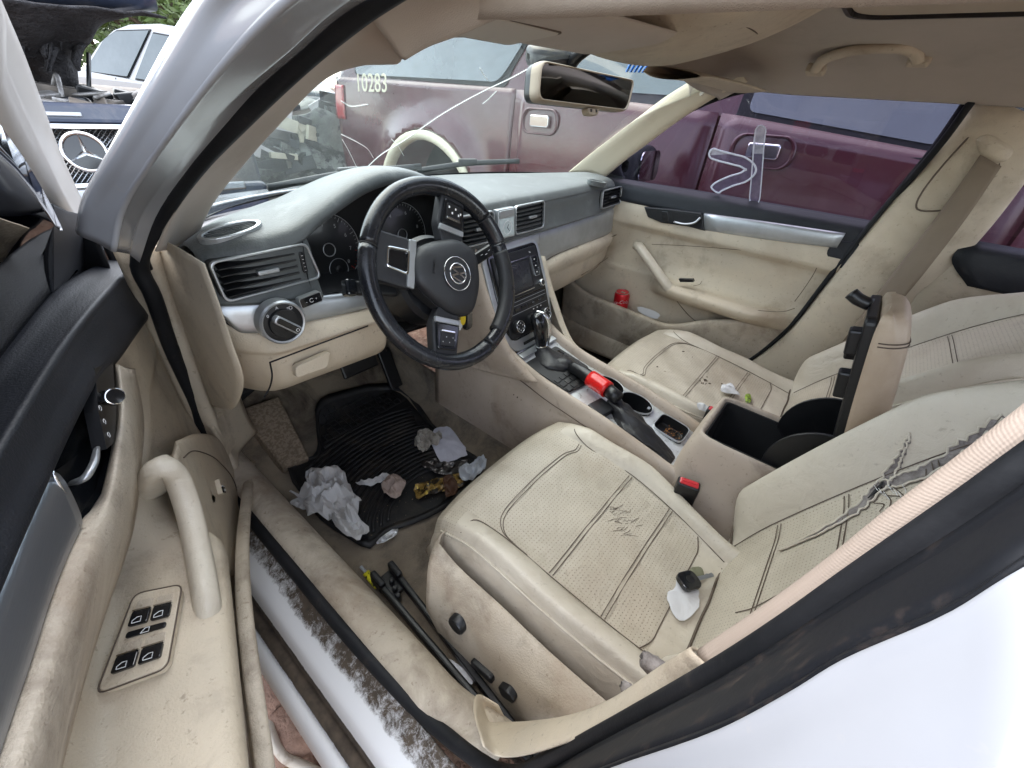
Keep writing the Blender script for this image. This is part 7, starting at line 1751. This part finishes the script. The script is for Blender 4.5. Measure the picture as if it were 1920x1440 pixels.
window('front_window_seal', rpoly([(ysB - .06, zbl(ysB) - .05), (ysB - 1.02, zbl(ysB - 1.02) - .05), (ysB - 1.05, zf + .12), (ysB - .72, ZR - .08), (ysB - .06, ZR - .08)], .03), m_rubber, .004)
patch('roof', [[(SX_ + .14, y, ZR - .02), (SX_ + .30, y, ZR + .06), (SX_ + .9, y, ZR + .09), (SX_ + 1.5, y, ZR + .06), (SX_ + 1.68, y, ZR - .02)] for y in (yT2 - .1, ysA, ysB - .7)], m_maroon, suv, t=.01)
patch('far_side', [[(SX_ + 1.8, y, z) for y in (yT2, ysA, ysB - 2.3)] for z in (.35, 1.27, ZR)], m_maroon, suv, t=.01)
patch('bonnet', [[(SX_ + .05, y, z), (SX_ + .9, y, z + .05), (SX_ + 1.75, y, z)] for y, z in ((ysB - 1.05, 1.24), (ysB - 2.3, 1.15))], m_maroon, suv, t=.01)
# door handles
for (px, py) in ((1011, 228), (1427, 284)):
    hd = part('door_handle', suv); c = Vector(so(px, py, SX_ - .03)); F = frame3(c, (0, -1, .02), (0, 0, 1))
    w_, h_ = .118, .058
    lathe_o = rrect(-w_, w_, -h_, h_, .05, 7)
    rws = [[tuple(loc3(F, a * k, b * k, d)) for a, b in lathe_o + [lathe_o[0]]] for k, d in ((1.05, .002), (1.0, .006), (.93, .004), (.85, -.018), (.02, -.022))]
    patch('handle_cup', rws, m_maroon, hd, nu=1, nv=3)
    prism('handle_well', [(a * .82, b * .82) for a, b in lathe_o], F, -.03, -.016, m_void, hd)
    prism('handle_bar', rrect(-.055, .07, -.026, .030, .012), F, -.004, .018, m_chrome, hd, .006, 3)
# marker number on the quarter panel
m_mark = M('pale_marker', (.68, .66, .50), .7)
c = Vector(so(697, 158, SX_ - .034)); c.x = side(c.y, c.z) - .012
words('marker_number', '10283', frame3((SX_ - .045, yat(705, 158), so(705, 158)[2]), (0, -1, .03), (0, 0, 1)), .15, m_mark, suv, .003, shear=.12)
# ---------------------------------------------------------------- wrecked grey car seen through the windscreen corner
m_grey = M('scuffed_pale_panel', (.22, .235, .21), .5, var=(.10, .11, .10), vscale=5, dirt=(.02, .02, .02), dscale=6, dlo=.5, dhi=.58)
wr = thing('wrecked_car', 'wrecked pale grey car with a crushed front and dangling parts', 'car', P(600, 330, y=3.6))
def wob(p, s=.05): return (p[0] + rr.uniform(-s, s), p[1] + rr.uniform(-s, s), p[2] + rr.uniform(-s, s))
wy = 3.7
rows = [[wob((x, wy + .25 * math.sin(x * 3), z), .05) for x in np.linspace(.75, 2.6, 12)] for z in (.25, .45, .65, .85, 1.0)]
patch('crushed_front', rows, m_grey, wr, nu=3, nv=3, t=.01)
rows = [[wob((x, wy + dy, z + .05 * math.sin(5 * x)), .04) for x in np.linspace(.75, 2.6, 10)] for dy, z in ((0, 1.0), (.5, 1.05), (1.0, 1.08))]
patch('buckled_bonnet', rows, m_grey, wr, nu=3, nv=3, t=.01)
patch('screen', [[(1.0, wy + 1.0, 1.08), (1.7, wy + 1.05, 1.10), (2.4, wy + 1.0, 1.08)], [(1.2, wy + 1.6, 1.40), (1.7, wy + 1.65, 1.42), (2.3, wy + 1.6, 1.40)]], m_sglass, wr, t=.01)
patch('roof', [[(1.2, wy + 1.6, 1.40), (2.3, wy + 1.6, 1.40)], [(1.2, wy + 2.8, 1.4), (2.3, wy + 2.8, 1.4)]], m_grey, wr, t=.02)
patch('flank', [[(.75, wy + .1, z), (.85, wy + 1.5, z), (1.0, wy + 3.2, z)] for z in (.3, .7, 1.05)], m_grey, wr, t=.01)
for k in range(110):
    x, z = rr.uniform(.75, 1.9), rr.uniform(.55, 1.12); F = frame3((x, wy - .14 + rr.uniform(-.05, .05), z), (1, rr.uniform(-.5, .5), rr.uniform(-.6, .6)), (rr.uniform(-.4, .4), 0, 1))
    box('broken_part', F, rr.uniform(.05, .28), rr.uniform(.02, .12), rr.uniform(.01, .04), rr.choice([m_black, m_black, m_dark, m_grey, m_paper, m_cream]), wr, .003)
for k, (px, py) in enumerate(((585, 255), (608, 258))):
    F = frame3(P(px, py, y=wy - .12), (1, .2, .3), (0, 0, 1)); box('red_lamp_shard', F, .09, .06, .02, m_tail, wr, .004)
# ---------------------------------------------------------------- dark sedan with its bonnet up, nose towards us
NY = 3.0
bz_ = thing('dark_sedan', 'dark blue sedan with raised bonnet and a round star emblem in its grille', 'car', (-.45, NY + 2, 0))
m_navy = M('dusty_navy_paint', (.035, .045, .075), .3, coat=.5, dirt=(.25, .22, .2), dscale=6, dlo=.5, dhi=.8, damt=.5)
BX = P(160, 286, y=NY)[0]; BZ = P(160, 286, y=NY)[2]
FG = frame3((BX, NY, BZ), (1, -.12, 0), (0, .18, 1))
prism('grille_back', rpoly([(-.42, -.16), (.42, -.16), (.46, .12), (-.46, .12)], .04), FG, -.10, -.05, m_void, bz_)
ring('grille_frame', rpoly([(-.44, -.18), (.44, -.18), (.48, .14), (-.48, .14)], .05), rpoly([(-.41, -.155), (.41, -.155), (.45, .115), (-.45, .115)], .04), FG, -.06, .012, m_chrome, bz_, .004)
for k in range(40):
    for s in (-1, 1):
        a0 = -.46 + k * .024
        p0, p1 = (a0, -.15), (a0 + s * .27, .115)
        if k % 1 == 0: 
            pts = [(a0 + s * .265 * t, -.15 + .265 * t) for t in (0, 1)]
            if min(pts[0][0], pts[1][0]) > -.45 and max(pts[0][0], pts[1][0]) < .45: tube('grille_mesh', [loc3(FG, *pts[0], -.035 + .004 * s), loc3(FG, *pts[1], -.035 + .004 * s)], .0026, m_chrome, bz_, n=4, seg=1)
box('grille_bar', (loc3(FG, 0, -.005, -.01), FG[1], FG[2], FG[3]), .86, .055, .03, m_silver, bz_, .008)
em = part('star_emblem', bz_); RE = .095
Fst = (loc3(FG, 0, 0, .02), FG[1], FG[2], FG[3])
lathe('emblem_disc', [(RE, -.02), (RE, .004), (.0005, .006)], Fst, m_gloss, em, 40)
tube('emblem_ring', [loc3(Fst, RE * math.cos(a), RE * math.sin(a), .008) for a in np.linspace(0, 6.2832, 48, endpoint=False)], .010, m_chrome, em, n=8, seg=1, closed=True)
for k in range(3):
    a = math.pi / 2 + k * 2.0944; t_ = (math.cos(a), math.sin(a)); p_ = (-t_[1], t_[0]); w_ = .015
    v = [loc3(Fst, t_[0] * RE, t_[1] * RE, .008), loc3(Fst, p_[0] * w_ - t_[0] * .012, p_[1] * w_ - t_[1] * .012, .008), loc3(Fst, -p_[0] * w_ - t_[0] * .012, -p_[1] * w_ - t_[1] * .012, .008), loc3(Fst, 0, 0, .022)]
    pyd('star_arm', v, [(0, 1, 3), (0, 3, 2), (1, 2, 3), (0, 2, 1)], m_chrome, em, False)
prism('bumper', rpoly([(-.85, -.55), (.85, -.55), (.9, -.19), (-.9, -.19)], .06), FG, -.25, .06, m_navy, bz_, .03, 3)
box('bumper_strip', (loc3(FG, 0, -.215, .055), FG[1], FG[2], FG[3]), 1.5, .05, .03, m_silver, bz_, .01)
box('slam_panel', (loc3(FG, 0, .20, -.12), FG[1], FG[2], FG[3]), 1.5, .10, .14, m_navy, bz_, .02)
box('latch_plate', (loc3(FG, -.02, .19, -.04), FG[1], FG[2], FG[3]), .16, .02, .02, m_silver, bz_, .004)
for s in (-1, 1): prism('headlamp', ell(.16, .11, 24), (loc3(FG, s * .68, .0, -.06), FG[1], FG[2], FG[3]), -.1, .03, m_bag, bz_, .02)
# engine bay clutter: every lump its own part
m_grime = M('grimy_engine_part', (.06, .052, .045), .6, var=(.13, .11, .09), vscale=9, metal=.2)
m_gal = M('dull_metal_part', (.28, .27, .26), .5, metal=.6, var=(.12, .11, .10), vscale=20)
for k in range(110):
    x, y, z = BX + rr.uniform(-.70, .70), NY + rr.uniform(.2, 1.15), BZ + rr.uniform(.02, .20) + .05
    F = frame3((x, y, z), (1, rr.uniform(-.5, .5), rr.uniform(-.3, .3)), (rr.uniform(-.4, .4), 1, rr.uniform(-.3, .3)))
    if k % 3: box('engine_part', F, rr.uniform(.06, .26), rr.uniform(.05, .2), rr.uniform(.04, .14), rr.choice([m_grime, m_grime, m_black, m_gal]), bz_, .008)
    else: tube('hose', [(x, y, z), (x + rr.uniform(-.15, .15), y + .1, z + rr.uniform(0, .12)), (x + rr.uniform(-.3, .3), y + .2, z)], rr.uniform(.010, .022), rr.choice([m_black, m_gal]), bz_, n=7, seg=4)
box('oil_cap', frame3((P(213, 228, y=NY + .5)), (1, 0, .1), (0, 1, 0)), .12, .05, .03, M('yellow_cap', (.7, .52, .03), .4), bz_, .01)
patch('bay_floor', [[(BX - .8, y, .5), (BX + .8, y, .5)] for y in (NY + .1, NY + 1.3)], m_void, bz_, t=.01)
for s in (-1, 1):
    patch('wing', [[(BX + s * (.72), y, BZ + .16 + dz), (BX + s * .80, y, BZ + .17 + dz), (BX + s * .90, y, BZ + .06), (BX + s * .93, y, .3)] for y, dz in ((NY + .02, -.08), (NY + .3, 0), (NY + .8, .04), (NY + 1.4, .07))], m_navy, bz_, t=.006)
patch('scuttle', [[(BX - .75, NY + 1.2, BZ + .2), (BX, NY + 1.15, BZ + .25), (BX + .75, NY + 1.2, BZ + .2)], [(BX - .75, NY + 1.4, BZ + .28), (BX, NY + 1.35, BZ + .3), (BX + .75, NY + 1.4, BZ + .28)]], m_grime, bz_, t=.01)
for dx in (-.5,): tube('wiper_arm', [(BX + dx - .35, NY + 1.3, BZ + .30), (BX + dx, NY + 1.25, BZ + .34), (BX + dx + .3, NY + 1.2, BZ + .27)], .018, m_black, bz_, n=7, seg=4)
# raised bonnet with drooping lining, prop rod
hd0 = NY + 1.25
m_lining = M('tattered_black_lining', (.014, .013, .015), .85, bump=1, bscale=25, bumpdist=.03, var=(.04, .04, .045), vscale=6)
hb_ = [[(-60, 150), (0, 160), (60, 150), (100, 158), (128, 150)], [(-60, 90), (0, 95), (60, 95), (120, 95), (160, 62)], [(-60, 30), (0, 32), (70, 40), (150, 40), (205, 30)], [(-60, -20), (0, -15), (90, 0), (210, 12), (302, 28)], [(-60, -60), (0, -60), (100, -40), (220, -30), (300, 5)]]
hy_ = [NY + 1.2, NY + .95, NY + .7, NY + .45, NY + .40]
patch('raised_bonnet', [[tuple(np.array(P(a, b, y=y)) + np.array((0, .05, .02))) for a, b in r] for r, y in zip(hb_, hy_)], m_navy, bz_, nu=3, nv=3, t=.02)
def droop(G):
    for i in range(G.shape[0]):
        for j in range(G.shape[1]):
            p = G[i, j]; G[i, j] = p + np.array((.03, -.10, -.06)) * vnoise(p[0] * 7, p[2] * 7, 4) + np.array((0, -.02, 0)) * vnoise(p[0] * 22, p[2] * 22, 5)
    return G
patch('bonnet_lining', [[P(a, b, y=y - .04) for a, b in r] for r, y in zip(hb_[:4], hy_)], m_lining, bz_, nu=10, nv=10, t=.012, fn=droop)
for k in range(9):
    px = rr.uniform(20, 150); py = rr.uniform(60, 130); pts = [P(px, py - 30, y=NY + .8), P(px + rr.uniform(-10, 10), py, y=NY + .78), P(px + rr.uniform(-14, 14), py + rr.uniform(15, 40), y=NY + .76)]
    tube('lining_shred', pts, .04, m_lining, bz_, n=6, seg=3, flat=.25, radii=[.07, .05, .015])
tube('bonnet_prop', [P(167, 190, y=NY + .75), P(166, 100, y=NY + .85)], .012, m_black, bz_, n=8, seg=2)
patch('cabin_screen', [[(BX - 1.3, NY + 1.4, BZ + .28), (BX - .15, NY + 1.5, BZ + .25)], [(BX - 1.5, NY + 2.1, BZ + .6), (BX - .55, NY + 2.1, BZ + .6)]], m_sglass, bz_, t=.01)
patch('cabin_roof', [[(BX - 1.5, NY + 2.1, BZ + .6), (BX - .55, NY + 2.1, BZ + .6)], [(BX - 1.9, NY + 3.4, BZ + .58), (BX - .95, NY + 3.4, BZ + .58)]], m_navy, bz_, t=.01)
# ---------------------------------------------------------------- white saloon beyond it
ws = thing('white_saloon', 'bright white four door saloon parked behind the dark sedan', 'car', P(260, 190, z=.5))
ZB = 1.10
A0, A1 = np.array(P(130, 128, y=6.1)), np.array(P(290, 160, y=5.2)); A0[2] = A1[2] = ZB
dw = (A1 - A0); dw /= np.linalg.norm(dw); nw = np.array((dw[1], -dw[0], 0)); 
if (CAM - A0) @ nw < 0: nw = -nw
Lw = np.linalg.norm(A1 - A0)
def W_(s, z, n=0): return tuple(A0 + dw * s + nw * n + np.array((0, 0, z - ZB)))
m_wh2 = M('bright_white_paint', (.36, .365, .37), .25, coat=.3)
def wpoly(name, pts, mat, n0, n1, par=ws, tum=.35):
    def nn(z, n): return n - (max(0, z - ZB) * tum)
    v = [W_(s, z, nn(z, n0)) for s, z in pts] + [W_(s, z, nn(z, n1)) for s, z in pts]; n = len(pts)
    return pyd(name, v, [tuple(range(n)), tuple(range(2 * n - 1, n - 1, -1))] + [(i, n + i, n + (i + 1) % n, (i + 1) % n) for i in range(n)], mat, par, False)
k_ = Lw / 1.0
top = np.array(P(240, 42, z=1.45)) if False else None
def sz(px, py):       # station and height on the saloon's flank for a sight line
    p = plane(px, py, tuple(nw), float(A0 @ nw)); p = np.array(p); return float((p - A0) @ dw), float(p[2])
ztop = sz(240, 45)[1]
body = [(-.9, .35), (Lw + 1.2, .35), (Lw + 1.2, sz(340, 166)[1]), sz(340, 166), sz(290, 157), sz(200, 141), sz(120, 126), (-.9, sz(120, 126)[1] - .05)]
wpoly('flank', body, m_wh2, 0, -1.5)
s_a, s_b, s_c = sz(175, 65)[0], sz(243, 110)[0], sz(325, 70)[0]
cab = [sz(142, 134), sz(160, 78), sz(178, 52), sz(205, 40), sz(262, 38), sz(320, 48), sz(360, 66), (sz(400, 170)[0], sz(340, 166)[1])]
wpoly('cabin', cab, m_wh2, -.03, -1.45)
m_pale = glass('pale_window', (.5, .6, .58), 1.0, .1, 6, (.45, .55, .52))
m_palew = M('dark_saloon_pane', (.035, .05, .05), .08, coat=.6, var=(.08, .10, .10), vscale=1.5)  # dark pane colour with slightly paler mottling under a clear coat
w1 = [sz(a, b) for a, b in ((152, 132), (168, 70), (185, 54), (247, 52), (232, 143))]
w2 = [sz(a, b) for a, b in ((248, 146), (256, 58), (300, 66), (325, 78), (300, 155))]
for w in (w1, w2):
    wd_ = part('side_window', ws); wpoly('window_frame', rpoly([(a + (a - sum(p[0] for p in w) / 5) * .05, b + (b - sum(p[1] for p in w) / 5) * .07) for a, b in w], .012), m_rubber, -.025, -.05, wd_); wpoly('pane', rpoly(w, .012), m_palew, -.015, -.04, wd_)
s0, z0 = sz(231, 190); wpoly('door_seam', [(s0, .5), (s0 + .008, .5), (s0 + .008, sz(231, 147)[1]), (s0, sz(231, 147)[1])], m_seam, .003, -.01)
a, b = sz(208, 180), sz(218, 183); wpoly('door_handle', rpoly([(a[0] - .01, a[1] - .012), (b[0] + .03, b[1] - .012), (b[0] + .03, b[1] + .012), (a[0] - .01, a[1] + .012)], .006), m_wh2, .02, -.01)
for s0 in (-.5, Lw + .2):
    wq = part('wheel', ws); F = frame3(W_(s0, .36, .01), tuple(dw), (0, 0, 1)); lathe('tyre', [(.18, -.1), (.30, -.1), (.31, 0), (.30, .02), (.18, .02)], F, m_tyre, wq, 24)
# ---------------------------------------------------------------- trees at the edge of the yard
m_leaf = M('green_leaves', (.085, .14, .035), .6, var=(.14, .20, .055), vscale=2)
m_bark = M('grey_bark', (.12, .095, .07), .9, bump=1, bscale=30, bumpdist=.01)
def tree(c, h, r, label, seed):
    t = thing('tree', label, 'tree', c, 'trees at the edge of the yard'); q = random.Random(seed)
    tr = tube('trunk', [(c[0], c[1], 0), (c[0] + .1, c[1], h * .35), (c[0] - .05, c[1] + .1, h * .75)], .2, m_bark, t, n=8, seg=4, radii=[.22, .16, .05])
    for k in range(6):
        a = q.uniform(0, 6.28); tube('limb', [(c[0], c[1], h * (.3 + .06 * k)), (c[0] + r * .4 * math.cos(a), c[1] + r * .4 * math.sin(a), h * (.45 + .06 * k)), (c[0] + r * .7 * math.cos(a), c[1] + r * .7 * math.sin(a), h * (.55 + .06 * k))], .06, m_bark, t, n=5, seg=3, radii=[.07, .04, .01])
    v, f = [], []; clumps = [(q.gauss(0, .5), q.gauss(0, .5), q.uniform(-.6, .9), q.uniform(.22, .42)) for _ in range(26)]
    for (a, b, d, rr_) in clumps:
        for k in range(300):
            u = Vector((q.gauss(0, 1), q.gauss(0, 1), q.gauss(0, 1))).normalized() * (q.random() ** .4) * rr_
            p = Vector((c[0] + (a + u.x) * r, c[1] + (b + u.y) * r, h * .5 + (d + u.z) * h * .40)); s = q.uniform(.06, .13)
            e1 = Vector((q.gauss(0, 1), q.gauss(0, 1), q.gauss(0, .5))).normalized() * s; e2 = e1.orthogonal().normalized() * s * .6; bb = len(v)
            v += [tuple(p - e1), tuple(p + e2), tuple(p + e1), tuple(p - e2)]; f.append((bb, bb + 1, bb + 2, bb + 3))
    o = pyd('crown', v, f, m_leaf, t, False)
for k, (px, dist, h, r, lab) in enumerate(((330, 17, 5.2, 2.6, 'leafy green tree above the white saloon roof'), (250, 19, 5.6, 2.8, 'tall green tree left of the leafy one behind the saloon'), (450, 21, 6.0, 3.0, 'green tree hidden mostly behind the front pillar'), (150, 22, 6.0, 3.0, 'green tree behind the raised bonnet of the dark sedan'))):
    r_ = ray(px, 60); t_ = dist / math.hypot(r_[0], r_[1]); p = CAM + r_ * t_; tree((p[0], p[1], 0), h, r, lab, 50 + k)
